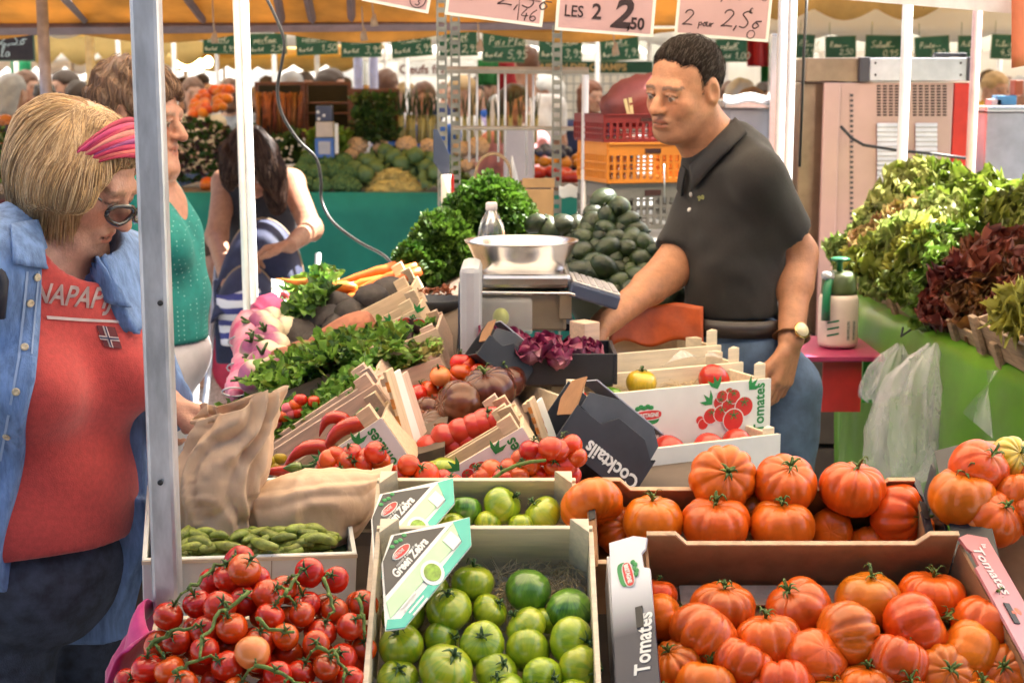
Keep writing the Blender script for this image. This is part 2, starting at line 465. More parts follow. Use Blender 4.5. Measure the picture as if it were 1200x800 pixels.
def crumpled(name, *a, **k):
 m = mat(name, *a, **k); N, L, b = nodes_of(m); tc = N.new('ShaderNodeTexCoord'); mp = N.new('ShaderNodeMapping'); mp.inputs['Scale'].default_value = (1, 1, .55); mp.inputs['Rotation'].default_value = (.2, .5, 0)
 L.new(tc.outputs['Object'], mp.inputs[0]); hs = []
 for sc, st in ((26, 1.0), (60, .35)):
  v = N.new('ShaderNodeTexVoronoi'); v.feature = 'DISTANCE_TO_EDGE'; v.inputs['Scale'].default_value = sc; L.new(mp.outputs[0], v.inputs['Vector']); hs.append((v, st))
 ma = N.new('ShaderNodeMath'); ma.operation = 'MULTIPLY_ADD'; ma.inputs[1].default_value = .35; L.new(hs[1][0].outputs['Distance'], ma.inputs[0]); L.new(hs[0][0].outputs['Distance'], ma.inputs[2])
 bp = N.new('ShaderNodeBump'); bp.inputs['Strength'].default_value = .14; bp.inputs['Distance'].default_value = .02; L.new(ma.outputs[0], bp.inputs['Height']); L.new(bp.outputs[0], b.inputs['Normal'])
 return m
WOOD = mat('poplar_wood', (.62, .46, .30), .62, var=.14, scale=5, stretch=(2, 26, 26), bump=.25, bscale=30)
WOODL = mat('pale_wood', (.74, .62, .45), .62, var=.10, scale=5, stretch=(2, 26, 26), bump=.2, bscale=30)
WOODP = mat('pink_wood', (.60, .42, .32), .62, var=.14, scale=5, stretch=(2, 26, 26), bump=.25, bscale=30)
CARD = mat('brown_cardboard', (.31, .155, .07), .8, var=.12, scale=30, bump=.12, bscale=120)
CARDL = mat('cut_cardboard', (.62, .42, .26), .85, var=.15, scale=60)
WHITE = mat('white_print', (.74, .74, .70), .5, var=.05, scale=9)
BLACK = mat('black_print', (.025, .026, .032), .38, var=.3, scale=8)
GREYP = mat('grey_print', (.34, .35, .42), .45, var=.2, scale=6)
TEAL = mat('teal_print', (.06, .46, .36), .45, var=.12, scale=8)
MINT = mat('mint_print', (.42, .66, .38), .45, var=.15, scale=8)
PRED = mat('red_ink', (.62, .03, .025), .5, var=.1)
PGREEN = mat('green_ink', (.02, .25, .06), .5, var=.15)
PBLACK = mat('black_ink', (.012, .012, .014), .5)
PINKP = mat('rosy_print', (.50, .12, .11), .45, var=.2, scale=6)
STRAW = mat('straw', (.62, .46, .24), .8, var=.3, scale=40)
STEM = mat('green_stem', (.10, .16, .025), .6, var=.35, scale=90, bump=.2)
CALYX = mat('green_calyx', (.045, .10, .022), .6, var=.4, scale=70)
PAPER = crumpled('kraft_paper', (.72, .50, .33), .65, var=.07, scale=12, bump=.12, bscale=30, trans=.15)
METAL = mat('galvanised_steel', (.52, .53, .56), .38, .75, var=.18, scale=22, bump=.08)
STEEL = mat('brushed_steel', (.62, .60, .60), .25, 1.0, var=.06, scale=6, stretch=(1, 1, 30))
PLASTIC = mat('clear_film', (.88, .9, .9), .12, var=.03, alpha=.30)
GLASSY = mat('clear_plastic', (.95, .97, .96), .06, glass=.92)
VINE = mat('vine_tomato_skin', (.56, .046, .005), .25, var=.18, scale=7, spec=.35, coat=.45, hue=.010, val=.16)
ORANGET = mat('pale_tomato_skin', (.72, .22, .06), .25, var=.10, scale=9, coat=.2)
def rib_mat(name, base, top, green, rough=.34):
 """Ribbed tomato: paler shoulders round the stalk, soft mottling; a few unripe streaks."""
 m = mat(name, base, rough, var=.22, scale=16, spec=.25, coat=.38, hue=.014, val=.14)
 N, L, b = nodes_of(m)
 src = b.inputs['Base Color'].links[0].from_socket
 tc = N.new('ShaderNodeTexCoord'); sp = N.new('ShaderNodeSeparateXYZ'); L.new(tc.outputs['Object'], sp.inputs[0])
 nz = N.new('ShaderNodeTexNoise'); nz.inputs['Scale'].default_value = 22; L.new(tc.outputs['Object'], nz.inputs['Vector'])
 ad = N.new('ShaderNodeMath'); ad.operation = 'MULTIPLY_ADD'; ad.inputs[1].default_value = .045; L.new(nz.outputs['Fac'], ad.inputs[0]); L.new(sp.outputs[2], ad.inputs[2])
 oi = N.new('ShaderNodeObjectInfo'); ro = N.new('ShaderNodeMapRange'); ro.inputs[3].default_value = .048; ro.inputs[4].default_value = .072; L.new(oi.outputs['Random'], ro.inputs[0])
 r1 = N.new('ShaderNodeMapRange'); L.new(ad.outputs[0], r1.inputs[0]); L.new(ro.outputs[0], r1.inputs[1]); r1.inputs[2].default_value = .082; r1.inputs[4].default_value = .8
 mx = N.new('ShaderNodeMix'); mx.data_type = 'RGBA'; L.new(r1.outputs[0], mx.inputs[0]); L.new(src, mx.inputs[6]); mx.inputs[7].default_value = (*top, 1)
 L.new(mx.outputs[2], b.inputs['Base Color'])
 return m
BEEF = rib_mat('ribbed_tomato_skin', (.64, .118, .006), (.68, .32, .02), 0)
BEEFD = rib_mat('dark_ribbed_tomato_skin', (.10, .028, .012), (.05, .055, .015), 0, .2)
def zebra_mat(name, c1, c2, c3):
 m = mat(name, c1, .28, var=.1, scale=9, coat=.6, spec=.4, hue=.012, val=.14)
 N, L, b = nodes_of(m)
 src = b.inputs['Base Color'].links[0].from_socket
 tc = N.new('ShaderNodeTexCoord'); sp = N.new('ShaderNodeSeparateXYZ'); L.new(tc.outputs['Object'], sp.inputs[0])
 an = N.new('ShaderNodeMath'); an.operation = 'ARCTAN2'; L.new(sp.outputs[1], an.inputs[0]); L.new(sp.outputs[0], an.inputs[1])
 cb = N.new('ShaderNodeCombineXYZ'); L.new(an.outputs[0], cb.inputs[0])
 mz = N.new('ShaderNodeMath'); mz.operation = 'MULTIPLY'; mz.inputs[1].default_value = 9; L.new(sp.outputs[2], mz.inputs[0]); L.new(mz.outputs[0], cb.inputs[1])
 oi = N.new('ShaderNodeObjectInfo'); mo = N.new('ShaderNodeMath'); mo.operation = 'MULTIPLY'; mo.inputs[1].default_value = 37; L.new(oi.outputs['Random'], mo.inputs[0]); L.new(mo.outputs[0], cb.inputs[2])
 nz = N.new('ShaderNodeTexNoise'); nz.inputs['Scale'].default_value = 3.4; nz.inputs['Detail'].default_value = 3; nz.inputs['Roughness'].default_value = .7; L.new(cb.outputs[0], nz.inputs['Vector'])
 rp = N.new('ShaderNodeValToRGB'); rp.color_ramp.elements[0].position = .44; rp.color_ramp.elements[1].position = .60
 rp.color_ramp.elements[0].color = (0, 0, 0, 1); rp.color_ramp.elements[1].color = (1, 1, 1, 1); L.new(nz.outputs['Fac'], rp.inputs[0])
 mx = N.new('ShaderNodeMix'); mx.data_type = 'RGBA'; L.new(rp.outputs[0], mx.inputs[0]); L.new(src, mx.inputs[6]); mx.inputs[7].default_value = (*c2, 1)
 n2 = N.new('ShaderNodeTexNoise'); n2.inputs['Scale'].default_value = 16; L.new(tc.outputs['Object'], n2.inputs['Vector'])
 r2 = N.new('ShaderNodeMapRange'); r2.inputs[1].default_value = .5; r2.inputs[2].default_value = .72; r2.inputs[4].default_value = .55; L.new(n2.outputs['Fac'], r2.inputs[0])
 m2 = N.new('ShaderNodeMix'); m2.data_type = 'RGBA'; L.new(r2.outputs[0], m2.inputs[0]); L.new(mx.outputs[2], m2.inputs[6]); m2.inputs[7].default_value = (*c3, 1)
 L.new(m2.outputs[2], b.inputs['Base Color'])
 return m
ZEB = zebra_mat('striped_green_tomato_skin', (.37, .45, .014), (.20, .33, .012), (.52, .52, .04))
ZEBD = zebra_mat('dark_green_tomato_skin', (.10, .26, .016), (.04, .13, .010), (.18, .34, .03))
YEL = zebra_mat('yellow_tomato_skin', (.62, .40, .02), (.50, .34, .02), (.55, .42, .05))
def calyx_mesh(name, r, n=5, up=.35, stalk=.008, w=.17, seed=0, droop=0.5):
 R = random.Random(seed); b = MB()
 for i in range(n):
  a = 2 * math.pi * (i + R.uniform(-.2, .2)) / n; L = r * R.uniform(.75, 1.25); h = R.uniform(up * .3, up * 1.6) * r
  d = V((math.cos(a), math.sin(a), 0)); q = V((-d.y, d.x, 0)) * (R.uniform(-.35, .35))
  pts = [d * L * t + q * L * t * t + V((0, 0, h * math.sin(t * 2.4) - droop * r * t * t * R.uniform(.2, 1.0))) for t in (0.0, .25, .5, .75, 1.0)]
  b.tube(pts, [r * w * .7, r * w, r * w * .85, r * w * .5, r * w * .12], 5, 0, flat=.3, ref=V((0, 0, 1)))
 b.tube([(0, 0, -.001), (0.0006, 0, stalk * .5), (stalk * .25, stalk * .1, stalk)], [r * .17, r * .13, r * .17], 6)
 return b.mesh(name)
def tomato_mesh(name, r, flat=.9, ribs=0, depth=0.0, seed=0, dim=.14, pear=0.0, nu=20, nv=12):
 R = random.Random(seed)
 ph = [R.uniform(0, 6.28) for _ in range(4)]
 rb = []
 if ribs:   # uneven ribs
  a = 0
  while a < 2 * math.pi - .2: st = 2 * math.pi / ribs * R.uniform(.6, 1.45); rb.append((a, st, R.uniform(.6, 1.25))); a += st
  k = 2 * math.pi / a; rb = [(x * k, s * k, d) for x, s, d in rb]
 def fn(d):
  th = math.atan2(d.y, d.x) % (2 * math.pi); c = d.z; sn = math.sqrt(max(0, 1 - c * c))
  q = 1 + .025 * math.sin(2 * th + ph[0]) * sn + .018 * math.sin(3 * th + ph[1]) * sn + pear * (-c) * .5 * sn
  if c > .3: q -= dim * ((c - .3) / .7) ** 3 * 1.7
  if c < -.7: q -= .05 * ((-c - .7) / .3)
  if rb:
   for (a, s, dd) in rb:
    if a <= th < a + s:
     u = abs((th - a) / s - .5) * 2
     q *= 1 - depth * .72 * dd * (u ** 3.2) * (sn ** .7) * (.45 + .55 * max(0, min(1, .5 + .9 * c)))
     break
  return q
 b = MB(); b.ell((0, 0, 0), (r, r, r * flat), nu, nv, fn=fn)
 return b.mesh(name)
def with_mat(me, m):
 me.materials.clear(); me.materials.append(m); return me
VT = [with_mat(tomato_mesh('vine_tomato', .0212, .93, seed=i, dim=.10), VINE) for i in range(5)]
VTC = [with_mat(calyx_mesh('calyx', .0115, 5, .55, .009, .15, i), CALYX) for i in range(4)]
ZT = [with_mat(tomato_mesh('striped_tomato', .031, .90, 7, .03, seed=20 + i, dim=.13), ZEB) for i in range(6)]
ZTD = [with_mat(tomato_mesh('green_tomato', .031, .92, 0, 0, seed=30 + i, dim=.05), ZEBD) for i in range(2)]
ZTC = [with_mat(calyx_mesh('calyx', .013, 5, .6, .010, .2, 40 + i), CALYX) for i in range(4)]
BT = [with_mat(tomato_mesh('ribbed_tomato', .047, R_[0], R_[1], R_[2], seed=50 + i, dim=.18, pear=R_[3], nu=64, nv=24), BEEF)
  for i, R_ in enumerate([(.86, 9, .17, .05), (.92, 8, .13, .18), (.98, 7, .10, .26), (.82, 11, .18, .0), (.90, 9, .12, .2), (.88, 10, .2, .08), (.95, 8, .15, .15)])]
BTC = [with_mat(calyx_mesh('calyx', .0145, 6, .9, .012, .19, 60 + i, .35), STEM) for i in range(5)]
BKT = [with_mat(tomato_mesh('dark_tomato', .047, .86, 10, .14, seed=70 + i, dim=.16, nu=56, nv=20), BEEFD) for i in range(3)]
def rot_to(d, spin):
 q = V((0, 0, 1)).rotation_difference(V(d).normalized()).to_matrix().to_4x4()
 return q @ Matrix.Rotation(spin, 4, 'Z')
def fruit(name, me, cal, pos, up, s=1.0, parent=None, capz=.9, label=None, cat=None, group=None, m=None):
 M = Matrix.Translation(pos) @ rot_to(up, rnd.uniform(0, 6.28)) @ Matrix.Scale(s, 4)
 o = mesh_obj(name, me, parent, M)
 if m is not None: o.material_slots[0].link = 'OBJECT'; o.material_slots[0].material = m
 if label: tag(o, label, cat, group)
 if cal is not None:
  zt = max(v.co.z for v in me.vertices if abs(v.co.x) < .004 and abs(v.co.y) < .004) if len(me.vertices) < 1 else me.vertices[len(me.vertices) - 2].co.z
  mesh_obj('calyx', cal, o, T(0, 0, zt + .0008))
 return o
A32 = math.radians(32)
O1 = P(568, 615, 2.07)
RAMP = frame(O1, (1, 0, 0), (0, math.cos(A32), math.sin(A32)))
def onplane(px, py, M, z=0.0):
 """Local coordinates in frame M where the photo ray meets local height z."""
 Mi = M.inverted(); a = Mi @ V((0, 0, CAMZ)); b = Mi @ P(px, py, 2.0); d = b - a
 t = (z - a.z) / d.z
 return a + d * t
def crate(name, label, M, L, W, H, m, group=None, posts=True, t=.007, ph=.022, slats=False, cat='crate', slope=False, post_w=.026):
 """Open wooden tray: origin on the rim at the middle of the back wall; x along the back, -y to the front, rim at z 0."""
 r = tag(empty(name, M), label, cat, group)
 for nm, c, d in (('back_panel', (0, -t / 2, -H / 2), (L - .002, t, H)), ('front_panel', (0, -W + t / 2, -H / 2), (L - .002, t, H)),
      ('end_panel', (-L / 2 + t / 2, -W / 2, -H / 2 - .002), (t, W - 2 * t - .001, H - .004)), ('end_panel', (L / 2 - t / 2, -W / 2, -H / 2 - .002), (t, W - 2 * t - .001, H - .004)),
      ('base', (0, -W / 2, -H + .002), (L - .004 - 2 * t, W - .004 - 2 * t, .006))):
  MB().box(c, d).build(nm, m, r, bevel=.0012)
 if posts:
  p = post_w
  for sx in (-1, 1):
   for sy in (0, 1):
    x0 = sx * (L / 2 - t - .0005); y0 = -t - .0005 if sy == 0 else -W + t + .0005
    dx = -sx * p; dy = -p if sy == 0 else p
    poly = [(x0, y0), (x0 + dx, y0), (x0, y0 + dy)]
    a = (poly[1][0] - poly[0][0]) * (poly[2][1] - poly[0][1]) - (poly[1][1] - poly[0][1]) * (poly[2][0] - poly[0][0])
    if a < 0: poly = [poly[0], poly[2], poly[1]]
    MB().prism(poly, -H + .006, ph).build('corner_post', m, r, bevel=.001)
 return r
def straw_tuft(name, parent, M, x0, x1, y0, y1, z, n, seed=0, m=STRAW):
 R = random.Random(seed); b = MB()
 for i in range(n):
  x, y = R.uniform(x0, x1), R.uniform(y0, y1); a = R.uniform(0, 6.28); L = R.uniform(.012, .03); h = R.uniform(-.004, .008)
  d = V((math.cos(a), math.sin(a), R.uniform(-.3, .3)))
  c = V((x, y, z + R.uniform(0, .012)))
  b.tube([c - d * L, c + V((0, 0, h)), c + d * L + V((R.uniform(-.008, .008), R.uniform(-.008, .008), 0))], .0007, 4, flat=.5)
 o = b.build(name, m, parent, M); o['kind'] = 'stuff'
 return o
ZC1 = RAMP
ZC2 = RAMP @ T(-.016, .172, -.084)
zc1 = crate('tomato_crate', 'pale wooden crate of green striped tomatoes in front, with card and straw', ZC1, .302, .40, .10, WOODL, 'wooden tomato crates')
zc2 = crate('tomato_crate', 'pale wooden crate of green striped tomatoes tucked behind the front one', ZC2, .302, .40, .10, WOODL, 'wooden tomato crates')
straw_tuft('straw_lining', zc1, None, -.13, .13, -.10, -.012, -.075, 420, 3)
straw_tuft('straw_lining', zc1, None, -.13, .13, -.36, -.10, -.088, 300, 4)
straw_tuft('straw_lining', zc2, None, -.13, .13, -.16, -.012, -.07, 240, 5)
def sun_card(parent, M, sc=1.0, seed=0):
 """Printed variety card over the crate corner: dark, white and mint fields with a teal tip."""
 r = empty('variety_card', M); r.parent = parent; r.matrix_basis = M
 def poly(nm, pts, m, z):
  MB().prism([(x * sc, y * sc) for x, y in pts], z, z + .0012).build(nm, m, r)
 poly('card', [(-.004, -.135), (.022, -.132), (.125, -.028), (.128, .012), (.014, -.012), (-.002, -.05)], WHITE, 0)
 poly('dark_field', [(.0, -.092), (.092, -.002), (.018, -.0135), (.0, -.048)], BLACK, .0014)
 poly('mint_field', [(.004, -.120), (.10, -.030), (.109, -.012), (.104, .003), (.0, -.098)], MINT, .0013)
 poly('white_band', [(.0, -.1005), (.1015, .0015), (.093, -.0005), (.0, -.093)], WHITE, .0016)
 poly('teal_tip', [(.103, .004), (.1275, .0105), (.1245, -.0275), (.022, -.1315), (-.003, -.134), (.0, -.122), (.018, -.121), (.112, -.024)], TEAL, .0017)
 poly('white_square', [(.085, -.022), (.098, -.009), (.111, -.022), (.098, -.035)], WHITE, .0026)
 a = math.radians(45)
 txt('Green Zebra', .0155 * sc, WHITE, T(.017 * sc, -.0705 * sc, .0028) @ RZ(44.5), r, bold=.0006, sx=.82)
 txt(' maison d un jus frais', .0052 * sc, WHITE, T(.018 * sc, -.057 * sc, .0028) @ RZ(44.5), r)
 lg = MB(); lg.prism([(.016 * math.cos(t * .449) * sc, .0062 * math.sin(t * .449) * sc) for t in range(14)], 0, .0006, T(.026 * sc, -.036 * sc, .0028) @ RZ(38)); lg.build('logo_rim', WHITE, r)
 lg = MB(); lg.prism([(.0145 * math.cos(t * .449) * sc, .0048 * math.sin(t * .449) * sc) for t in range(14)], 0, .0006, T(.026 * sc, -.036 * sc, .0036) @ RZ(38)); lg.build('logo', PRED, r)
 txt('BRETAGNE', .0062 * sc, WHITE, T(.0155 * sc, -.0465 * sc, .0045) @ RZ(38), r, sx=.62)
 lf = MB()
 for k in range(4): lf.ell((.014 + .006 * k, -.029 + .0045 * k + .002 * (k % 2), .003), (.004 * sc, .0028 * sc, .0004), 8, 5)
 lf.build('logo_leaf', PGREEN, r)
 ds = MB(); ds.prism([(.0165 * math.cos(t * .3307) * sc, .0165 * math.sin(t * .3307) * sc) for t in range(19)], 0, .0005, T(.066 * sc, -.064 * sc, .0028)); ds.build('picture_disc', WHITE, r)
 ds = MB(); ds.prism([(.012 * math.cos(t * .3307) * sc, .0115 * math.sin(t * .3307) * sc) for t in range(19)], 0, .0005, T(.066 * sc, -.064 * sc, .0035)); ds.build('tomato_picture', MINT_T, r)
 ln = MB()
 for k in range(4): ln.box((.03 + .005 * k, -.098 - .003 * k, .003), (.030, .0022, .0004), R=Matrix.Rotation(math.radians(44.5), 3, 'Z'))
 ln.build('small_print', WHITE, r)
 return r
MINT_T = mat('printed_green_tomato', (.20, .36, .03), .45, var=.35, scale=120)
cq = onplane(448, 640, ZC1, .01)
CARDS = Matrix.Diagonal((.98, 1.38, 1, 1))
sun_card(zc1, T(cq.x - .004, cq.y + .026, .020) @ RX(-3) @ RY(6) @ RZ(7) @ CARDS)
cq = onplane(436, 592, ZC2, .01)
sun_card(zc2, T(cq.x - .004, cq.y + .026, .022) @ RX(-3) @ RY(6) @ RZ(7) @ CARDS)
upR = RAMP.to_3x3() @ V((0, 0, 1))
def upv(spread=.7, toward=V((0, -.35, .9))):
 return (toward + V((rnd.uniform(-spread, spread), rnd.uniform(-spread, spread), rnd.uniform(-.1, .3)))).normalized()
GZ = 'striped tomatoes in the green crates'
zeb = [(554, 682, 27), (619, 692, 28), (526, 714, 28), (473, 721, 26), (505, 691, 23), (574, 716, 22), (667, 715, 28), (616, 734, 25), (470, 756, 27), (518, 749, 23),
  (565, 754, 27), (618, 761, 27), (670, 750, 28), (523, 785, 32), (582, 788, 25), (680, 784, 28), (636, 793, 24), (467, 796, 25), (640, 726, 18), (591, 812, 26), (548, 822, 25), (672, 822, 27), (497, 826, 26), (626, 828, 26), (450, 830, 22)]
ups = {0: (.05, .1, 1), 2: (-.05, -.35, .9), 5: (.6, -.3, .7), 8: (-.15, -.4, .85), 9: (.75, -.45, .3), 10: (0, -.7, .65), 12: (.8, -.6, .15), 13: (.35, -.35, .8), 15: (.75, -.65, .1), 16: (.6, -.75, .2), 17: (.1, -.5, .8), 3: (-.3, .2, .9), 7: (-.7, .0, .7), 11: (.0, .8, .5)}
for i, (x, y, r) in enumerate(zeb):
 s = r / 27.0; rr = .031 * s
 z = -.092 + rr + (.022 if i in (2, 7, 10, 13, 16, 8, 12) else .012)
 c = RAMP @ onplane(x, y, RAMP, z)
 dark = i in (1, 6)
 lab = 'smooth dark green tomato at the straw end of the front crate' if i == 1 else ('dark green tomato against the right wall of the front green crate' if i == 6 else 'lime green striped tomato lying in the front wooden crate')
 fruit('green_tomato' if dark else 'striped_tomato', ZTD[i % 2] if dark else ZT[i % 6], None if i in (1, 6, 11) else ZTC[i % 4], c, (0, .3, -.8) if dark else ups.get(i, upv(.5)), s,
   label=lab, cat='tomato', group=None if dark else GZ)
for i, (x, y, r) in enumerate([(503, 607, 22), (545, 598, 21), (589, 592, 24), (572, 612, 17), (636, 602, 23), (612, 615, 18), (530, 618, 18)]):
 s = r / 24.5; rr = .031 * s
 c = ZC2 @ onplane(x, y, ZC2, -.055 + rr)
 fruit('striped_tomato', ZT[(i + 2) % 6], ZTC[i % 4] if i in (2, 4, 0) else None, c, [(.1, -.5, .8), (0, .5, .8), (.7, -.2, .6), (0, -.2, -1), (-.6, -.1, .8), (0, .2, 1), (0, 1, .2)][i], s,
   label='olive green striped tomato in the second wooden crate behind', cat='tomato', group='striped tomatoes in the second crate', m=ZEBD if i in (1,) else None)
def card_box(label, M, Wd, Dp, H, side_l, side_r, group='cardboard tomato boxes', flare=.055, text_l=None, text_r=None, splay=0):
 """Open cardboard tray, origin at the middle of the back rim, sloping hollow sides, corners higher than the middle."""
 r = tag(empty('cardboard_box', M), label, 'box', group)
 w2 = Wd / 2; c = .022; k = .055
 def wall(y, nm):
  p = [(-w2, -H), (w2, -H), (w2, c), (w2 - k * .7, c), (w2 - k, 0.002), (-w2 + k, 0.002), (-w2 + k * .7, c), (-w2, c)]
  b = MB(); b.prism(p, -.003, .003, Matrix.Translation((0, y, 0)) @ RX(90)); b.build(nm, CARD, r)
  e = MB()
  top = p[2:]
  for (x0, z0), (x1, z1) in zip(top[:-1], top[1:]):
   L = math.hypot(x1 - x0, z1 - z0); e.box(((x0 + x1) / 2, y, (z0 + z1) / 2 + .0008), (L + .001, .0072, .0022), R=Matrix.Rotation(-math.atan2(z1 - z0, x1 - x0), 3, 'Y'))
  e.build('cut_edge', CARDL, r)
 wall(-.003, 'back_wall'); wall(-Dp + .003, 'front_wall')
 MB().box((0, -Dp / 2, -H + .001), (Wd - .012, Dp - .014, .005)).build('base', CARD, r)
 MB().box((0, -.03, -H + .012), (Wd - .10, .035, .003)).build('bottom_flap', CARDL, r)
 for s, m, tx in ((-1, side_l, text_l), (1, side_r, text_r)):
  x0 = s * w2; x1 = s * (w2 + flare)
  sl = RY(s * 24)
  Z = RZ(splay if s > 0 else 0); S = T(x0, 0, .018) @ Z @ sl            # sloping printed panel, x outwards
  po = [(0, -.006), (s * flare * .35, .004), (s * flare, .004), (s * flare * 1.08, -Dp), (0, -Dp), (0, -.06), (s * .009, -.055), (s * .010, -.030), (s * .004, -.024)]
  if s > 0: po = po[::-1]
  hole = Dp * .36
  MB().prism(po, -.004, 0).build('side_panel', m, r, S)
  MB().box((s * (flare * .35), -hole, .0012), (.010, .034, .0012)).build('hand_hole', PBLACK, r, S)
  MB().box((s * .001, -Dp / 2, -H / 2 - .003), (.004, Dp - .02, H)).build('inner_wall', CARD, r, T(x0, 0, .012) @ Z)
  MB().box((x1 * .985 - x0, -Dp / 2, -H / 2 - .012), (.004, Dp - .01, H - .02)).build('outer_wall', m, r, T(x0, 0, 0) @ Z)
  if tx:
   tx(r, S, s)
 return r
GRAD = mat('white_to_navy_print', (.6, .6, .64), .45, var=.05)
def gradient_print(name, c1, c2, y0, y1):
 m = mat(name, c1, .42, var=.04); N, L, b = nodes_of(m)
 tc = N.new('ShaderNodeTexCoord'); sp = N.new('ShaderNodeSeparateXYZ'); L.new(tc.outputs['Object'], sp.inputs[0])
 r = N.new('ShaderNodeMapRange'); r.inputs[1].default_value = y0; r.inputs[2].default_value = y1; L.new(sp.outputs[1], r.inputs[0])
 mx = N.new('ShaderNodeMix'); mx.data_type = 'RGBA'; mx.inputs[6].default_value = (*c1, 1); mx.inputs[7].default_value = (*c2, 1); L.new(r.outputs[0], mx.inputs[0]); L.new(mx.outputs[2], b.inputs['Base Color'])
 return m
PANL = gradient_print('white_to_navy_panel', (.70, .71, .74), (.03, .033, .055), -.07, -.16)
PANR = gradient_print('red_lit_print_panel', (.50, .13, .12), (.56, .30, .33), -.0, -.25)  # printed gradient with the reddish light on it put into the colour
def logo(parent, M, L=.05):
 r = empty('logo', M); r.parent = parent; r.matrix_basis = M
 def oval(a, b, m, nm, z, dx=0, dy=0):
  MB().prism([(dx + a * math.copysign(abs(math.cos(t)) ** .7, math.cos(t)), dy + b * math.copysign(abs(math.sin(t)) ** .7, math.sin(t))) for t in [k * math.pi / 12 for k in range(24)]], z, z + .0004).build(nm, m, r)
 oval(L * .5, L * .20, PGREEN, 'leaf_shadow', .0003, -L * .08, -L * .14)  # green ink oval of the printed logo
 oval(L * .52, L * .185, WHITE, 'white_rim', .0010)
 oval(L * .49, L * .15, PRED, 'red_oval', .0017)
 b = MB()
 for k in range(5): b.ell((-L * .42 + k * L * .13, L * (.24 + .05 * (k % 2)), .0012), (L * .11, L * .09, .0004), 8, 5)
 b.build('green_leaf', PGREEN, r)
 txt('BRETAGNE', L * .19, WHITE, T(-L * .42, -L * .065, .0024), r, bold=.0004, sx=.85)
 return r
def left_print(r, S, s):
 logo(r, S @ T(-.030, -.062, .0006) @ RZ(-82), .042)
 txt('Tomates', .030, WHITE, S @ T(-.012, -.228, .0008) @ RZ(84), r, bold=.0007, sx=.9)
def right_print(r, S, s):
 txt('Tomates', .026, mat('pale_ink', (.72, .55, .52), .5), S @ T(.012, -.022, .0008) @ RZ(-82), r, bold=.0006, sx=.9)
 txt('la', .012, mat('pale_ink'), S @ T(.034, -.012, .0008) @ RZ(-82), r, bold=.0004)
B1 = RAMP @ T(0, 0, -.0)
p1 = onplane(938, 636, RAMP, 0)
B1 = RAMP @ T(p1.x, p1.y, 0)
box1 = card_box('brown cardboard box of ribbed tomatoes at the front, logo on its white panel', B1, .425, .38, .088, PANL, PANR, text_l=left_print, text_r=right_print, splay=11)
B2 = RAMP @ T(p1.x - .0385, p1.y + .172, -.074)
box2 = card_box('brown cardboard box of ribbed tomatoes tucked behind the front box', B2, .475, .165, .088, CARD, BLACK, flare=.012)
B3 = RAMP @ T(p1.x + .49, p1.y + .21, -.045) @ RZ(-3)
box3 = card_box('dark printed cardboard box heaped with ribbed tomatoes at the far right corner', B3, .40, .38, .10, BLACK, BLACK,
    text_l=lambda r, S, s: txt('la', .016, WHITE, S @ T(-.03, -.05, .0008) @ RZ(-82), r, bold=.0004))
beef1 = [(847, 711, 38), (935, 712, 39), (1018, 702, 39), (1092, 697, 38), (1159, 729, 41), (824, 746, 40), (900, 750, 38), (994, 746, 42), (1077, 736, 42), (1131, 763, 37), (871, 778, 37),
   (954, 775, 36), (1051, 775, 40), (1107, 792, 36), (1177, 788, 34), (771, 695, 23), (779, 722, 27), (790, 778, 32), (827, 802, 35), (916, 803, 36), (1016, 806, 34), (975, 815, 30), (1150, 825, 36), (1066, 826, 36), (775, 830, 32), (870, 835, 34), (1200, 760, 34)]
bup = [(.05, -.1, 1), (-.45, -.3, .8), (.05, -.1, 1), (.05, -.0, 1), (.2, .1, 1), (-.3, -.1, -.4), (-.1, .1, 1), (.6, .2, .0), (.8, -.1, .4), (-.75, .1, .45), (.4, .3, .7), (-.2, .5, -.6), (.3, .3, .7), (0, -.4, .3), (-.2, -.5, .4), (.1, .2, .9), (.7, -.2, .4), (-.3, -.2, .7), (.2, .4, .8), (0, .6, .6), (0, 0, 1), (0, 0, 1), (0, 0, 1), (0, 0, 1), (0, 0, 1), (0, 0, 1), (0, 0, 1)]
G1 = 'ribbed tomatoes in the front cardboard box'
for i, (x, y, r) in enumerate(beef1):
 s = r / 39.5; z = -.085 + .047 * s + (.012 if i > 3 else .006)
 c = B1 @ onplane(x, y, B1, z)
 fruit('ribbed_tomato', BT[i % 7], BTC[i % 5] if i not in (5, 11) else None, c, bup[i], s, label='orange red ribbed tomato in the front cardboard box', cat='tomato', group=G1)
beef2 = [(847, 560, 40), (921, 565, 38), (1000, 571, 39), (1055, 603, 36), (839, 612, 39), (916, 613, 37), (974, 621, 26), (694, 592, 37), (765, 608, 36), (728, 622, 30), (1018, 634, 22), (1078, 624, 22), (880, 600, 30)]
bup2 = [(.1, -.85, .5), (.1, -.5, .85), (.15, -.15, 1), (.75, -.6, .1), (-.05, -.25, 1), (-.05, -.25, 1), (.2, .8, -.2), (.2, -.5, -.5), (-.05, -.1, 1), (.3, -.7, .5), (0, .5, .5), (-.3, -.8, .5), (0, 0, -1), (0, 0, 1), (0, 0, 1), (0, 0, 1)]
G2 = 'ribbed tomatoes in the second cardboard box'
for i, (x, y, r) in enumerate(beef2):
 s = r / 36.5; z = -.085 + .047 * s + ([.052, .05, .045, .02][i] if i < 4 else (.03 if i in (4, 5, 8, 7) else .0))
 c = B2 @ onplane(x, y, B2, z)
 fruit('ribbed_tomato', BT[(i + 3) % 7], BTC[i % 5] if i not in (6, 7, 12) else None, c, bup2[i], s, label='orange red ribbed tomato piled in the second cardboard box', cat='tomato', group=G2)
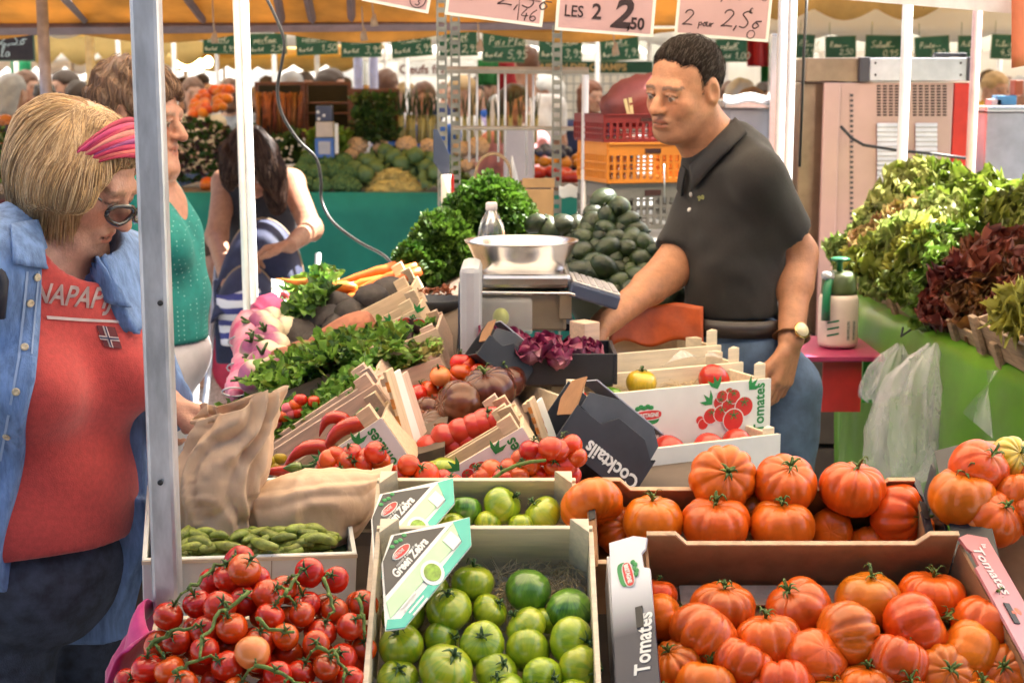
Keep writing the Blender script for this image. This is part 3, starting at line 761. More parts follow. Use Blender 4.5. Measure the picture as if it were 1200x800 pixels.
beef3 = [(1129, 579, 39), (1149, 546, 33), (1194, 578, 36), (1168, 606, 33), (1186, 538, 28), (1215, 555, 36), (1220, 600, 36), (1150, 610, 26)]
bup3 = [(-.05, -.2, 1), (.35, -.6, .7), (0, .3, 1), (.25, -.6, .7), (.3, -.7, .6), (0, 0, 1), (0, 0, 1), (0, 0, 1)]
for i, (x, y, r) in enumerate(beef3):
 s = r / 36.0; z = -.06 + .047 * s + (.05 if i in (1, 4) else .02)
 c = B3 @ onplane(x, y, B3, z)
 lab = 'yellow shouldered ribbed tomato on top of the corner heap' if i == 4 else 'orange ribbed tomato heaped in the dark corner box'
 fruit('ribbed_tomato', BT[(i + 1) % 7], BTC[(i + 2) % 5], c, bup3[i], s, label=lab, cat='tomato', group=None if i == 4 else 'ribbed tomatoes in the corner box', m=YEL if i == 4 else None)
VC = RAMP @ T(*(onplane(296, 700, RAMP, -.03)))
vcrate = crate('tomato_crate', 'wooden crate buried under heaped red vine tomatoes, front left', VC @ T(0, .03, -.075), .30, .40, .10, WOODL, 'wooden tomato crates', posts=False)
def dome(x, y):
 return .045 * max(0, 1 - (x / .19) ** 2) * max(0, 1 - ((y + .10) / .26) ** 2) - .035 * max(0, (-x - .06) / .1) ** 1.5
pts = []
R9 = random.Random(5)
tries = 0
while tries < 90000 and len(pts) < 170:
 tries += 1
 x = R9.uniform(-.162, .158); y = R9.uniform(-.36, .03)
 q = V((x, y, dome(x, y) + R9.uniform(-.012, .010)))
 if y > .0 and (x < -.075 or x > .02) and y > .012: continue
 if x < -.155 + max(0, y + .12) * .75: continue
 if all((q - p).length > .0350 for p in pts): pts.append(q)
low = []
tries = 0
while tries < 30000 and len(low) < 95:
 tries += 1
 x = R9.uniform(-.15, .15); y = R9.uniform(-.36, .02); q = V((x, y, dome(x, y) - .036 + R9.uniform(-.006, .004)))
 if x < -.14 + max(0, y + .12) * .75: continue
 if all((q - p).length > .026 for p in pts) and all((q - p).length > .034 for p in low): low.append(q)
vines = [[(175, 757), (202, 739), (226, 735)], [(292, 694), (258, 718), (238, 748), (234, 772)], [(204, 788), (220, 778), (240, 770)], [(222, 690), (236, 678), (252, 663), (272, 657)], [(334, 698), (341, 684), (350, 672)],
   [(380, 676), (386, 697), (392, 716)], [(372, 758), (392, 763), (404, 786)], [(300, 780), (330, 788), (352, 800)], [(420, 700), (426, 722), (428, 742)], [(300, 725), (322, 738), (345, 740)]]
vpath = []
for vp in vines:
 q = []
 for (x, y) in vp:
  c = onplane(x, y, VC, .04)
  for _ in range(3): c = onplane(x, y, VC, dome(c.x, c.y) + .026)
  q.append(c)
 vpath.append(q)
members = {i: [] for i in range(len(vpath))}; loose = []
for q in pts:
 best = None
 for i, vp in enumerate(vpath):
  for a, b in zip(vp[:-1], vp[1:]):
   ab = b - a; t = max(0, min(1, (q - a).dot(ab) / ab.dot(ab))); d = (q - a - ab * t).length
   if d < .046 and (best is None or d < best[0]): best = (d, i, a + ab * t)
 if best and len(members[best[1]]) < 9: members[best[1]].append((q, best[2]))
 else: loose.append(q)
where = ['at the left edge of the heap', 'down the middle of the heap', 'low by the pink cloth', 'topmost against the white gherkin crate', 'upper right below the gherkins',
   'beside the green crate, upper', 'at the lower right of the heap', 'at the front edge of the heap', 'pressed against the green tomato crate', 'in the centre right of the heap']
VIN = VC.inverted()
for i, vp in enumerate(vpath):
 root = tag(empty('tomato_truss', VC @ T(*vp[0])), 'red cocktail tomatoes on a curved green vine, ' + where[i], 'tomatoes', 'vine tomato trusses')
 Mi = T(*(-vp[0]))
 b = MB(); fine = []
 for k in range(len(vp) - 1):
  for t in (0, .25, .5, .75): fine.append(vp[k].lerp(vp[k + 1], t) + V((R9.uniform(-.002, .002), R9.uniform(-.002, .002), .003 * math.sin(t * 6.28 + k))))
 fine.append(vp[-1])
 b.tube([Mi @ p for p in fine], [.0030 - .0012 * k / len(fine) for k in range(len(fine))], 7)
 for (q, a) in members[i]:
  up = (a - q); up.z += .02; up.normalize()
  st = q + up * .019
  mid = (a + st) / 2 + V((0, 0, .006))
  b.tube([Mi @ a, Mi @ mid, Mi @ st], [.0017, .0015, .0017], 6)
  b.ell(Mi @ mid, (.0024, .0024, .0024), 6, 5)
  me = VT[R9.randrange(5)]
  s = R9.uniform(.84, 1.04)
  o = mesh_obj('tomato', me, root, T(*(Mi @ q)) @ rot_to(up, R9.uniform(0, 6.28)) @ Matrix.Scale(s, 4))
  mesh_obj('calyx', VTC[R9.randrange(4)], o, T(0, 0, me.vertices[len(me.vertices) - 2].co.z + .0006))
 b.build('vine', STEM, root)
tw = VC.to_3x3()
op = onplane(297, 771, VC, dome(0, -.1) + .006)
loose = [q for q in loose if (q - op).length > .03]
for q in loose:
 fruit('vine_tomato', VT[R9.randrange(5)], VTC[R9.randrange(4)] if R9.random() < .5 else None, VC @ q, tw @ V((R9.uniform(-.7, .7), R9.uniform(-.7, .7), R9.uniform(.1, 1))), R9.uniform(.82, 1.04),
   label='glossy red cocktail tomato lying loose in the vine tomato heap', cat='tomato', group='loose cocktail tomatoes in the heap')
for q in low:
 fruit('vine_tomato', VT[R9.randrange(5)], None, VC @ q, (0, 0, 1), 1.0, label='red cocktail tomato deep under the top of the heap', cat='tomato', group='cocktail tomatoes deep in the heap')
fruit('vine_tomato', VT[1], None, VC @ (op + V((0, 0, .012))), tw @ V((-.3, .3, -.8)), 1.05, label='pale orange cocktail tomato standing out among the red heap', cat='tomato', m=ORANGET)
fruit('pumpkin_tomato' if 0 else 'vine_tomato', VT[2], VTC[0], VC @ onplane(286, 668, VC, dome(0, 0) + .018), tw @ V((.5, .1, .9)), 1.12, label='large red tomato crowning the vine heap below the gherkin crate', cat='tomato')
g0 = P(166, 656, 2.14); g1 = P(419, 648, 2.20)
GC = frame((g0 + g1) / 2, g1 - g0, (0, math.cos(math.radians(14)), math.sin(math.radians(14))))
GW = .24
gL = (g1 - g0).length
gc = crate('gherkin_crate', 'cream painted wooden crate of gherkins with two paper bags on it', GC @ T(0, GW, 0), gL, GW, .088, WHITE, 'wooden tomato crates', posts=False)
MB().box((0.03, -GW - .0005, -.044), (.0015, .001, .088)).build('joint_line', mat('joint', (.35, .3, .24), .8), gc)
MB().box((0, -GW - .0008, -.004), (gL, .0012, .006)).build('rim_strip', WOODL, gc)
txt('PIC', .012, mat('blue_stamp', (.25, .28, .55), .6), T(-.118, -GW - .0016, -.05) @ RX(90), gc)
GHK = mat('gherkin_skin', (.26, .31, .055), .42, var=.40, scale=40, bump=.35, bscale=140, hue=.012, val=.3)
def gherkin_mesh(seed):
 R = random.Random(seed); b = MB(); pts = []; rs = []
 n = 9; L = R.uniform(.045, .065); bend = R.uniform(-.010, .010)
 for i in range(n):
  t = i / (n - 1); pts.append((L * (t - .5), bend * (1 - (2 * t - 1) ** 2), 0)); rs.append(.0112 * (math.sin(math.pi * (.08 + .84 * t)) ** .55) * R.uniform(.94, 1.06))
 b.tube(pts, rs, 10); return with_mat(b.mesh('gherkin'), GHK)
GK = [gherkin_mesh(i) for i in range(5)]
R3 = random.Random(21)
for k in range(84):
 lay = k // 28
 x = (k % 28) / 27 * (gL - .085) - gL / 2 + .043 + R3.uniform(-.006, .006); y = R3.choice([.02, .045, .07]) if lay == 0 else R3.uniform(.018, .07)
 z = -.018 + lay * .011 + R3.uniform(-.003, .006)
 o = mesh_obj('gherkin', GK[k % 5], None, GC @ T(x, y, z) @ RZ(R3.uniform(-50, 50)) @ RY(R3.uniform(-14, 14)) @ RX(R3.uniform(0, 360)) @ Matrix.Scale(R3.uniform(.55, .82), 4))
 tag(o, 'small knobbly pale green gherkin in the cream crate', 'gherkin', 'gherkins in the cream crate')
MB().box((0, GW / 2, -.046), (gL - .02, GW - .02, .02)).build('lining', mat('dark_green_bed', (.03, .05, .012), .9), gc, T(0, -GW, 0))
wb = MB(); wb.box((0.33, -.30, -.225), (1.42, .9, .02));
tb = tag(empty('display_table', RAMP), 'sloping display table under the front crates, hidden by produce', 'table')
wb.build('table_top', mat('dark_board', (.10, .07, .05), .8), tb)
for sx in (-.3, .95):
 for sy in (-.6, .1):
  q = RAMP @ V((sx, sy, -.24)); MB().box((q.x, q.y, q.z / 2), (.04, .04, q.z)).build('leg', METAL, tb, RAMP.inverted())
PINK = mat('magenta_cloth', (.50, .012, .16), .5, var=.25, scale=12, bump=.3, bscale=30, sheen=.3)
def pinkfold(u, v):
 x = -.02 - .03 * math.sin(v * 9) * .2 + .012 * math.sin(v * 23 + u * 5)
 a = P(172 - 45 * v ** .6 + 6 * math.sin(u * 14 + v * 3), 732 + 90 * v, 2.02)
 return (a.x + .02 * math.sin(u * 9), a.y - .10 + u * .35, a.z + .015 * math.sin(u * 17 + v * 4))
b = MB(); b.grid(pinkfold, 24, 14)
tag(b.build('table_cloth', PINK, thick=.003), 'bright magenta cloth hanging at the lower left table corner', 'cloth')
b = MB(); b.tube([P(131, 800, 1.93), P(138, 788, 1.93), P(150, 784, 1.93), P(162, 790, 1.95)], .0022, 8)
tag(b.build('cloth_clip', METAL), 'round metal clip holding the magenta cloth edge', 'clip')
def leaf_mat(name, c, c2=None, rough=.5, var=.35, trans=.3, hue=.012, val=.2, scale=25, pale=None):
 m = mat(name, c, rough, var=var, scale=scale, trans=trans, hue=hue, val=val, col2=c2)
 if pale:   # paler ribs and bases near the heart of the head
  N, L, b = nodes_of(m); src = b.inputs['Base Color'].links[0].from_socket; tc = N.new('ShaderNodeTexCoord'); ln = N.new('ShaderNodeVectorMath'); ln.operation = 'LENGTH'; L.new(tc.outputs['Object'], ln.inputs[0])
  rp = N.new('ShaderNodeMapRange'); rp.inputs[1].default_value = .035; rp.inputs[2].default_value = .085; L.new(ln.outputs['Value'], rp.inputs[0])
  mx = N.new('ShaderNodeMix'); mx.data_type = 'RGBA'; L.new(rp.outputs[0], mx.inputs[0]); mx.inputs[6].default_value = (*pale, 1); L.new(src, mx.inputs[7]); L.new(mx.outputs[2], b.inputs['Base Color'])
  for n in N:
   if n.type == 'BSDF_TRANSLUCENT': L.new(mx.outputs[2], n.inputs['Color'])
 return m
LF_LIGHT = leaf_mat('pale_lettuce_leaf', (.22, .31, .05), (.46, .48, .16), pale=(.62, .54, .32), hue=.03)
LF_GREEN = leaf_mat('green_lettuce_leaf', (.09, .15, .012), (.22, .28, .04), pale=(.46, .42, .16), hue=.035)
LF_RED = leaf_mat('dark_red_lettuce_leaf', (.075, .020, .012), (.22, .07, .022), pale=(.16, .16, .03), hue=.03)
LF_YEL = leaf_mat('yellow_frisee_leaf', (.42, .38, .04), (.56, .54, .14))
LF_PINK = leaf_mat('rosy_lettuce_leaf', (.46, .20, .09), (.52, .45, .16), pale=(.6, .5, .3))
LF_HERB = leaf_mat('herb_leaf', (.08, .20, .018), (.24, .40, .06))
LF_DEEP = leaf_mat('deep_green_leaf', (.02, .06, .010), (.06, .13, .02))
LF_PURP = leaf_mat('purple_leaf', (.04, .016, .026), (.09, .04, .04))
LF_PARS = leaf_mat('feathery_leaf', (.020, .065, .006), (.085, .18, .018), scale=12)
def ruffled_leaf(b, M, L, W, curl, ruff, R, mi=0, nu=6, nv=7, fq=1.0):
 p1, p2 = R.uniform(0, 6), R.uniform(0, 6)
 def fn(u, v):
  x = (u - .5) * 2
  wd = W * (.16 + .84 * math.sin(1.57 * min(1, v * 1.45))) * (1 - .5 * v ** 6)
  edge = abs(x) ** 2 * (.4 + v)
  z = curl * v * v * L - .25 * W * (1 - x * x) * (1 - v) + ruff * W * edge * math.sin(9 * fq * v + p1 + 2.5 * x) + ruff * W * .6 * (v ** 3) * math.sin(11 * x + p2)
  return M @ V((x * wd * .5 * (1 + .10 * math.sin(13 * fq * v + p2)), v * L * (1 - .30 * abs(x) ** 2.2 + .05 * math.sin(14 * x + p1) * v), z))
 b.grid(fn, nu, nv, mi)
def lettuce_mesh(name, seed, n=44, r=.10, ruff=.24):
 R = random.Random(seed); b = MB()
 for i in range(n):
  t = i / n; az = i * 2.399 + R.uniform(-.3, .3); el = math.radians(6 + 74 * t + R.uniform(-10, 10))
  M = Matrix.Rotation(az, 4, 'Z') @ Matrix.Rotation(el, 4, 'X') @ T(0, .012, 0)
  ruffled_leaf(b, M, r * (1.08 - .35 * t) * R.uniform(.75, 1.15), r * (.95 - .25 * t) * R.uniform(.7, 1.2), .35 - 1.1 * t * .4, ruff * R.uniform(.6, 1.3), R, 0, 8, 22, 3.4)
 return b.mesh(name)
def frisee_mesh(name, seed, n=110, r=.11):
 R = random.Random(seed); b = MB()
 for i in range(n):
  az = R.uniform(0, 6.28); el = math.radians(R.uniform(5, 85))
  M = Matrix.Rotation(az, 4, 'Z') @ Matrix.Rotation(el, 4, 'X')
  ruffled_leaf(b, M, r * R.uniform(.6, 1.1), r * R.uniform(.2, .4), R.uniform(-.3, .4), R.uniform(.5, 1.0), R, 0, 4, 6)
 return b.mesh(name)
LET = [lettuce_mesh('lettuce', i) for i in range(3)]
FRI = [frisee_mesh('frisee', 10 + i) for i in range(2)]
def small_leaves(name, n, fn, size, m, parent=None, M=None, seed=0, nu=4, nv=5, up=.6, kind='stuff'):
 """Loose bed of small leaves scattered over fn(u, v) -> local point."""
 R = random.Random(seed); b = MB(); mats = m if isinstance(m, list) else [m]
 for i in range(n):
  p = fn(R.random(), R.random()); s = size * R.uniform(.6, 1.4)
  Q = Matrix.Translation(p) @ Matrix.Rotation(R.uniform(0, 6.28), 4, 'Z') @ Matrix.Rotation(R.uniform(-.4, 1.2) * up, 4, 'X') @ Matrix.Rotation(R.uniform(-.7, .7), 4, 'Y')
  ruffled_leaf(b, Q, s, s * R.uniform(.5, .9), R.uniform(-.5, .5), R.uniform(.05, .3), R, R.randrange(len(mats)), nu, nv)
 o = b.build(name, mats, parent, M)
 if kind: o['kind'] = kind
 return o
def tomato_picture(parent, M, s=.1, n=9):
 """Printed cluster of red tomatoes with two green leaves, about s wide."""
 r = empty('tomato_print', M); r.parent = parent; r.matrix_basis = M
 R = random.Random(4)
 sp = [(-.42, -.05, .07), (-.36, -.12, .09), (-.22, -.0, .13), (-.05, .20, .12), (-.02, .02, .14), (.12, .14, .13), (.12, .34, .09), (-.02, .30, .10), (.2, .28, .12), (.40, .10, .165), (.20, -.10, .185)]
 for i, (x, y, q) in enumerate(sp):
  for rr, m, z in ((1.10, WHITE, .0003 + i * .00022), (1.0, PRED, .0004 + i * .00022)):
   MB().prism([(x * s + q * s * rr * math.cos(t * .2618), y * s + q * s * rr * .94 * math.sin(t * .2618)) for t in range(24)], z - .0001, z).build('printed_tomato' if m is PRED else 'printed_rim', m, r)
 st = MB()
 for (x, y, q) in sp[2:]:
  for k in range(5):
   a = k * 1.257 + .3; st.box((x * s + .25 * q * s * math.cos(a), y * s + q * s * .45 + .2 * q * s * math.sin(a), .0034), (q * s * .5, q * s * .09, .0003), R=Matrix.Rotation(a, 3, 'Z'))
 st.build('printed_stalk', PGREEN, r)
 for (x, y, a) in ((-.20, .18, 2.3), (-.1, .42, 1.9), (.50, .36, .8)):
  pl = [(x * s, y * s)]
  for k in range(3):
   aa = a + (k - 1) * .6
   for (q, da) in ((.13, -.25), (.24, 0), (.13, .25)): pl.append((x * s + q * s * math.cos(aa + da), y * s + q * s * math.sin(aa + da)))
  lf = MB(); lf.prism(pl, .0003, .0006); lf.build('printed_leaf', PGREEN, r)
 return r
def side_crate(name, label, trpx, Y, ang, L, W, H, m, yaw=0.0, group='crates sloping to the left', pr=False, posts=True, ph=.024, back=True, cat='crate', textpos=-.02, cut=True, logo_at=None, front_m=None):
 """Crate seen on its long side: origin at the front rim's right corner; -x along the rim (down to the left), +y away, rim at z 0."""
 o = P(trpx[0], trpx[1], Y); a = math.radians(ang); y = math.radians(yaw)
 M = Matrix.Translation(o) @ Matrix.Rotation(y, 4, 'Z') @ Matrix.Rotation(-a, 4, 'Y')
 r = tag(empty(name, M), label, cat, group)
 t = .007
 MB().box((-L / 2, t / 2, -H / 2), (L - .002, t, H)).build('front_panel', front_m or m, r, bevel=.0012)
 if back: MB().box((-L / 2, W - t / 2, -H / 2), (L - .002, t, H)).build('back_panel', m, r, bevel=.0012)
 for x in (-t / 2, -L + t / 2): MB().box((x, W / 2, -H / 2 - .002), (t, W - 2 * t - .001, H - .004)).build('end_panel', m, r, bevel=.001)
 MB().box((-L / 2, W / 2, -H + .002), (L - 2 * t - .004, W - 2 * t - .004, .006)).build('base', m, r)
 if posts:
  p = .028
  for x, dx in ((-t - .0005, -p), (-L + t + .0005, p)):
   for yy, dy in ((t + .0005, p * .8), (W - t - .0005, -p * .8)):
    if not back and dy < 0: continue
    poly = [(x, yy), (x + dx, yy), (x, yy + dy)]
    aa = (poly[1][0] - poly[0][0]) * (poly[2][1] - poly[0][1]) - (poly[1][1] - poly[0][1]) * (poly[2][0] - poly[0][0])
    if aa < 0: poly = [poly[0], poly[2], poly[1]]
    MB().prism(poly, -H + .006, ph).build('corner_post', m, r, bevel=.001)
 if pr:
  MB().box((-L / 2, -.0012, -H / 2), (L, .002, H * 1.0)).build('printed_card', WHITE, r)
  F = T(0, -.0024, 0) @ RX(90)
  txt('Tomates', H * .30, PGREEN, F @ T(textpos, -H * .93, .0003) @ RZ(90), r, bold=.0006, sx=.82)
  tomato_picture(r, F @ T(-.115, -H * .55, 0), H * 1.08)
  if logo_at is not None:
   logo(r, F @ T(logo_at, -H * .42, 0), .058)
   txt('du frais', .012, PBLACK, F @ T(logo_at + .0, -H * .80, .0004), r)
 return r, M
GL = 'crates sloping to the left'
carrot_c, CM = side_crate('produce_crate', 'wooden crate of orange carrots at the back of the left slope', (478, 316), 3.70, 28, .30, .22, .08, WOOD)
radish_c, RMx = side_crate('produce_crate', 'wooden crate of black radishes in front of the carrots', (482, 334), 3.46, 27, .38, .22, .09, WOOD)
sweet_c, SMx = side_crate('produce_crate', 'wooden crate with tomato print holding sweet potatoes', (489, 361), 3.24, 27, .36, .20, .10, WOOD, pr=False)
F = T(0, -.001, 0) @ RX(90)
tomato_picture(sweet_c, F @ T(-.055, -.045, 0), .10); txt('Tomates', .024, PGREEN, F @ T(-.012, -.075, .0004) @ RZ(90), sweet_c, bold=.0004, sx=.8)
mesc_c, MMx = side_crate('produce_crate', 'wooden crate of mixed green and purple salad leaves', (512, 384), 3.06, 23, .50, .24, .09, WOODP, ph=.01)
herb_c, HMx = side_crate('produce_crate', 'wooden crate of leafy radish bunches behind the tall corner post', (437, 437), 2.80, 33, .30, .23, .10, WOODP)
yell_c, YMx = side_crate('produce_crate', 'pale wooden crate with a few small yellow tomatoes at its low end', (441, 449), 2.68, 33, .33, .10, .10, WOODP)
chil_c, KMx = side_crate('produce_crate', 'white crate with tomato print holding long red peppers', (447, 489), 2.52, 34, .33, .15, .10, WOOD, pr=True, ph=.028)
blak_c, BMx = side_crate('produce_crate', 'wooden crate of dark ribbed and cherry tomatoes in the middle', (592, 474), 2.72, 31, .33, .30, .09, WOODP)
redt_c, TMx = side_crate('produce_crate', 'narrow wooden crate with smooth red tomatoes in the middle', (604, 486), 2.60, 31, .31, .11, .10, WOOD)
prin_c, QMx = side_crate('produce_crate', 'wooden crate with tomato print behind the striped tomatoes', (612, 500), 2.46, 31, .30, .11, .10, WOOD, pr=True, ph=.026)
curl_c, UMx = side_crate('produce_crate', 'wooden crate of curly green herbs beside the scale', (516, 418), 3.0, 20, .22, .14, .09, WOODP, ph=.008)
def flat_crates(label, top, bot, Y0, n, m2, g):
 for k in range(n):
  f = k / max(1, n - 1)
  a = P(top[0] + 9 * k, top[1] + 2 * k, Y0 + .03 * k); c = P(bot[0] + 9 * k, bot[1] - 3 * k, Y0 + .03 * k)
  M = frame(a, c - a, (.35, 1, .1))
  r = tag(empty('flat_crate', M), label[k], 'crate', g)
  L = (c - a).length
  MB().box((L / 2, .016, 0), (L, .032, .006)).build('panel', [WOOD, WHITE, WOODP][k % 3], r, bevel=.001)
  b = MB()
  for q in range(5): b.box((L * (.15 + .17 * q), -.0006, 0), (L * .1, .0012, .0066))
  b.build('printed_edge', m2[k % len(m2)], r)
  for q in (.1, .9): MB().box((L * q, .016, -.008), (.014, .030, .009)).build('batten', WOOD, r)
EDGE = [mat('orange_edge_print', (.55, .22, .05), .6, var=.4, scale=60), mat('rose_edge_print', (.45, .12, .10), .6, var=.5, scale=60), mat('grey_edge_print', (.25, .25, .24), .6, var=.5, scale=50)]
flat_crates(['nearest flat crate end leaning between the two tomato columns', 'middle flat crate end leaning between the two tomato columns', 'farthest flat crate end beside the curly herbs'], (450, 436), (484, 552), 2.62, 3, EDGE, 'flat crates standing between the columns')
flat_crates(['flat crate end right of the red tomato crate', 'flat crate end tucked beside the white box print'], (618, 470), (642, 540), 2.58, 2, EDGE, 'flat crates standing between the columns')
CARROT = mat('carrot_skin', (.56, .15, .02), .45, var=.2, scale=30, stretch=(1, 1, 1), bump=.2, bscale=90, hue=.008, val=.12)
RADB = mat('black_radish_skin', (.035, .026, .024), .7, var=.4, scale=40, bump=.4, bscale=90, val=.25)
SWEET = mat('sweet_potato_skin', (.30, .10, .05), .6, var=.25, scale=25, bump=.3, bscale=80, val=.15)
def root_mesh(name, L, r0, m, seed, taper=.25, n=9):
 R = random.Random(seed); b = MB(); pts = []; rs = []
 for i in range(n):
  t = i / (n - 1); pts.append((L * (t - .5), R.uniform(-.006, .006) + .01 * math.sin(t * 3 + seed), R.uniform(-.003, .003)))
  rs.append(r0 * ((1 - t) * 1 + t * taper) * min(1, (math.sin(math.pi * min(.98, .08 + t * .9)) * 1.6) ** .6) * R.uniform(.94, 1.06))
 b.tube(pts, rs, 10); return with_mat(b.mesh(name), m)
CR = [root_mesh('carrot', .20, .017, CARROT, i) for i in range(3)]
cpos = [((430, 322), 3.80, 16), ((412, 335), 3.76, 10), ((395, 338), 3.74, -8), ((445, 330), 3.74, 22), ((380, 340), 3.80, 0), ((425, 343), 3.70, 18), ((400, 352), 3.70, 10), ((450, 338), 3.68, 25), ((370, 333), 3.72, -6)]
for i, (p, Y, a) in enumerate(cpos):
 M = Matrix.Translation(P(p[0], p[1], Y)) @ RY(-a) @ RZ(R3.uniform(-12, 12) + 180)
 o = mesh_obj('carrot', CR[i % 3], None, M); tag(o, 'thick orange carrot lying in the back left crate', 'carrot', 'carrots in the back crate')
 b = MB()
 for k in range(5): b.tube([(-.098, 0, 0), (-.118, R3.uniform(-.01, .01), R3.uniform(-.004, .012))], [.003, .001], 5)
 b.build('stalk', CALYX, o)
rpos = [(457, 345, 3.56, .05), (437, 352, 3.52, .045), (415, 372, 3.50, .05), (396, 360, 3.60, .045), (398, 388, 3.48, .05), (380, 378, 3.55, .05), (372, 405, 3.47, .05), (350, 398, 3.5, .055), (428, 358, 3.60, .042), (360, 372, 3.62, .045), (340, 415, 3.46, .04)]
for i, (x, y, Y, r) in enumerate(rpos):
 R = random.Random(i); b = MB(); b.ell((0, 0, 0), (r * 1.05, r * .9, r * .85), 16, 10, fn=lambda d: 1 + .05 * math.sin(5 * d.x + i) + .04 * math.sin(6 * d.y))
 b.tube([(r, 0, 0), (r * 1.5, .004, -.004), (r * 2.0, .01, -.012)], [.007, .003, .001], 6)
 o = b.build('black_radish', RADB, None, Matrix.Translation(P(x, y, Y)) @ RZ(R.uniform(0, 360)) @ RY(R.uniform(-25, 25)))
 tag(o, 'round black radish in the left wooden crate', 'radish', 'black radishes in the left crate')
for i, (x, y, Y, rx, rz, a) in enumerate([(402, 394, 3.32, .105, .040, 24), (352, 416, 3.30, .06, .03, 10), (338, 425, 3.22, .06, .032, -5), (378, 418, 3.18, .06, .026, 12)]):
 b = MB(); b.ell((0, 0, 0), (rx, rz * .95, rz), 20, 12, fn=lambda d: (1 + .08 * math.sin(4 * d.x + i)) * (1 - .35 * abs(d.x) ** 6))
 o = b.build('sweet_potato', SWEET, None, Matrix.Translation(P(x, y, Y)) @ RY(-a)); tag(o, ['large rust brown sweet potato lying in the printed crate', 'small brown sweet potato end beside the turnips', 'round brown sweet potato at the low end of its crate', 'brown sweet potato half buried beside the salad leaves'][i], 'sweet potato', 'sweet potatoes in the printed crate')
TURN = mat('turnip_skin', (.50, .40, .30), .45, var=.15, scale=20)
def turnip_mat():
 m = mat('white_purple_turnip', (.58, .50, .38), .4, var=.1); N, L, b = nodes_of(m)
 tc = N.new('ShaderNodeTexCoord'); sp = N.new('ShaderNodeSeparateXYZ'); L.new(tc.outputs['Object'], sp.inputs[0])
 nz = N.new('ShaderNodeTexNoise'); nz.inputs['Scale'].default_value = 30; L.new(tc.outputs['Object'], nz.inputs['Vector'])
 ad = N.new('ShaderNodeMath'); ad.operation = 'MULTIPLY_ADD'; ad.inputs[1].default_value = .02; L.new(nz.outputs['Fac'], ad.inputs[0]); L.new(sp.outputs[2], ad.inputs[2])
 r = N.new('ShaderNodeMapRange'); r.inputs[1].default_value = .020; r.inputs[2].default_value = .034; L.new(ad.outputs[0], r.inputs[0])
 mx = N.new('ShaderNodeMix'); mx.data_type = 'RGBA'; L.new(r.outputs[0], mx.inputs[0]); mx.inputs[6].default_value = (.64, .54, .38, 1); mx.inputs[7].default_value = (.30, .07, .17, 1); L.new(mx.outputs[2], b.inputs['Base Color']); return m
TUR = turnip_mat()
for i, (x, y, Y) in enumerate([(312, 398, 3.42), (322, 408, 3.34), (313, 418, 3.30), (328, 424, 3.24), (308, 428, 3.22), (322, 437, 3.16), (306, 382, 3.5), (318, 378, 3.55), (335, 388, 3.5), (300, 410, 3.36), (298, 442, 3.14), (316, 390, 3.46)]):
 b = MB(); b.ell((0, 0, 0), (.038, .038, .033), 16, 10); b.tube([(0, 0, -.03), (.003, 0, -.05), (.008, 0, -.07)], [.007, .003, .001], 6)
 o = b.build('turnip', TUR, None, Matrix.Translation(P(x, y, Y)) @ rot_to((R3.uniform(-.9, .3), R3.uniform(-.9, -.2), R3.uniform(-.2, .9)), 0))
 b = MB()
 for k in range(5): b.tube([(0, 0, .031), (R3.uniform(-.012, .012), R3.uniform(-.012, .012), .055)], [.004, .002], 5)
 b.build('stalk', CALYX, o)
 tag(o, 'white and purple turnip beside the pink cloth', 'turnip', 'turnips at the low end of the slope')
PRAD = mat('pink_radish_skin', (.62, .10, .14), .35, var=.2, scale=30)
for i, (x, y) in enumerate([(330, 356), (336, 364), (343, 358), (328, 366), (340, 372), (334, 350)]):
 b = MB(); b.ell((0, 0, 0), (.014, .014, .028), 10, 8); b.tube([(0, 0, -.027), (0, .002, -.05)], [.003, .001], 5)
 tag(b.build('pink_radish', PRAD, None, Matrix.Translation(P(x, y, 3.7)) @ rot_to((R3.uniform(-.5, .5), -.6, .6), 0)), 'long pink radish with pale tip near the white paper', 'radish', 'pink radishes near the white paper')
def bed(o, M, x0, x1, y0, y1, z, h, n, size, m, name='salad_leaves', seed=0):
 return small_leaves(name, n, lambda u, v: (x0 + (x1 - x0) * u, y0 + (y1 - y0) * v, z + h * math.sin(math.pi * v) * (.5 + .5 * math.sin(7 * u)) + random.random() * .02), size, m, o, None, seed)
bed(mesc_c, MMx, -.49, -.03, .01, .23, -.035, .03, 1300, .027, [LF_HERB, LF_HERB, LF_PURP, LF_GREEN], 'salad_leaves', 2)
b = small_leaves('salad_leaves', 1100, lambda u, v: P(300 + 168 * u, 455 - 52 * u - 28 * v + 6 * math.sin(9 * u), 2.98 + .20 * v), .028, [LF_HERB, LF_HERB, LF_GREEN, LF_DEEP], None, None, 5)
tag(b, 'loose bed of green salad leaves over the left crates', 'salad', kind='stuff')
bed(herb_c, HMx, -.30, -.02, .01, .22, -.02, .025, 1000, .026, [LF_HERB, LF_HERB, LF_GREEN], 'radish_leaves', 6)
bed(curl_c, UMx, -.22, -.01, .005, .13, -.005, .035, 500, .026, [LF_HERB, LF_GREEN], 'curly_leaves', 7)
bed(carrot_c, CM, -.30, -.0, .02, .2, -.05, .0, 60, .03, [LF_HERB], 'carrot_leaves', 8)
b = small_leaves('radish_tops', 260, lambda u, v: P(322 + 62 * u, 385 - 42 * u - 26 * v, 3.5 + .3 * v), .038, [LF_DEEP, LF_HERB], None, None, 9)
tag(b, 'dark green radish tops among the black radishes', 'leaves', kind='stuff')
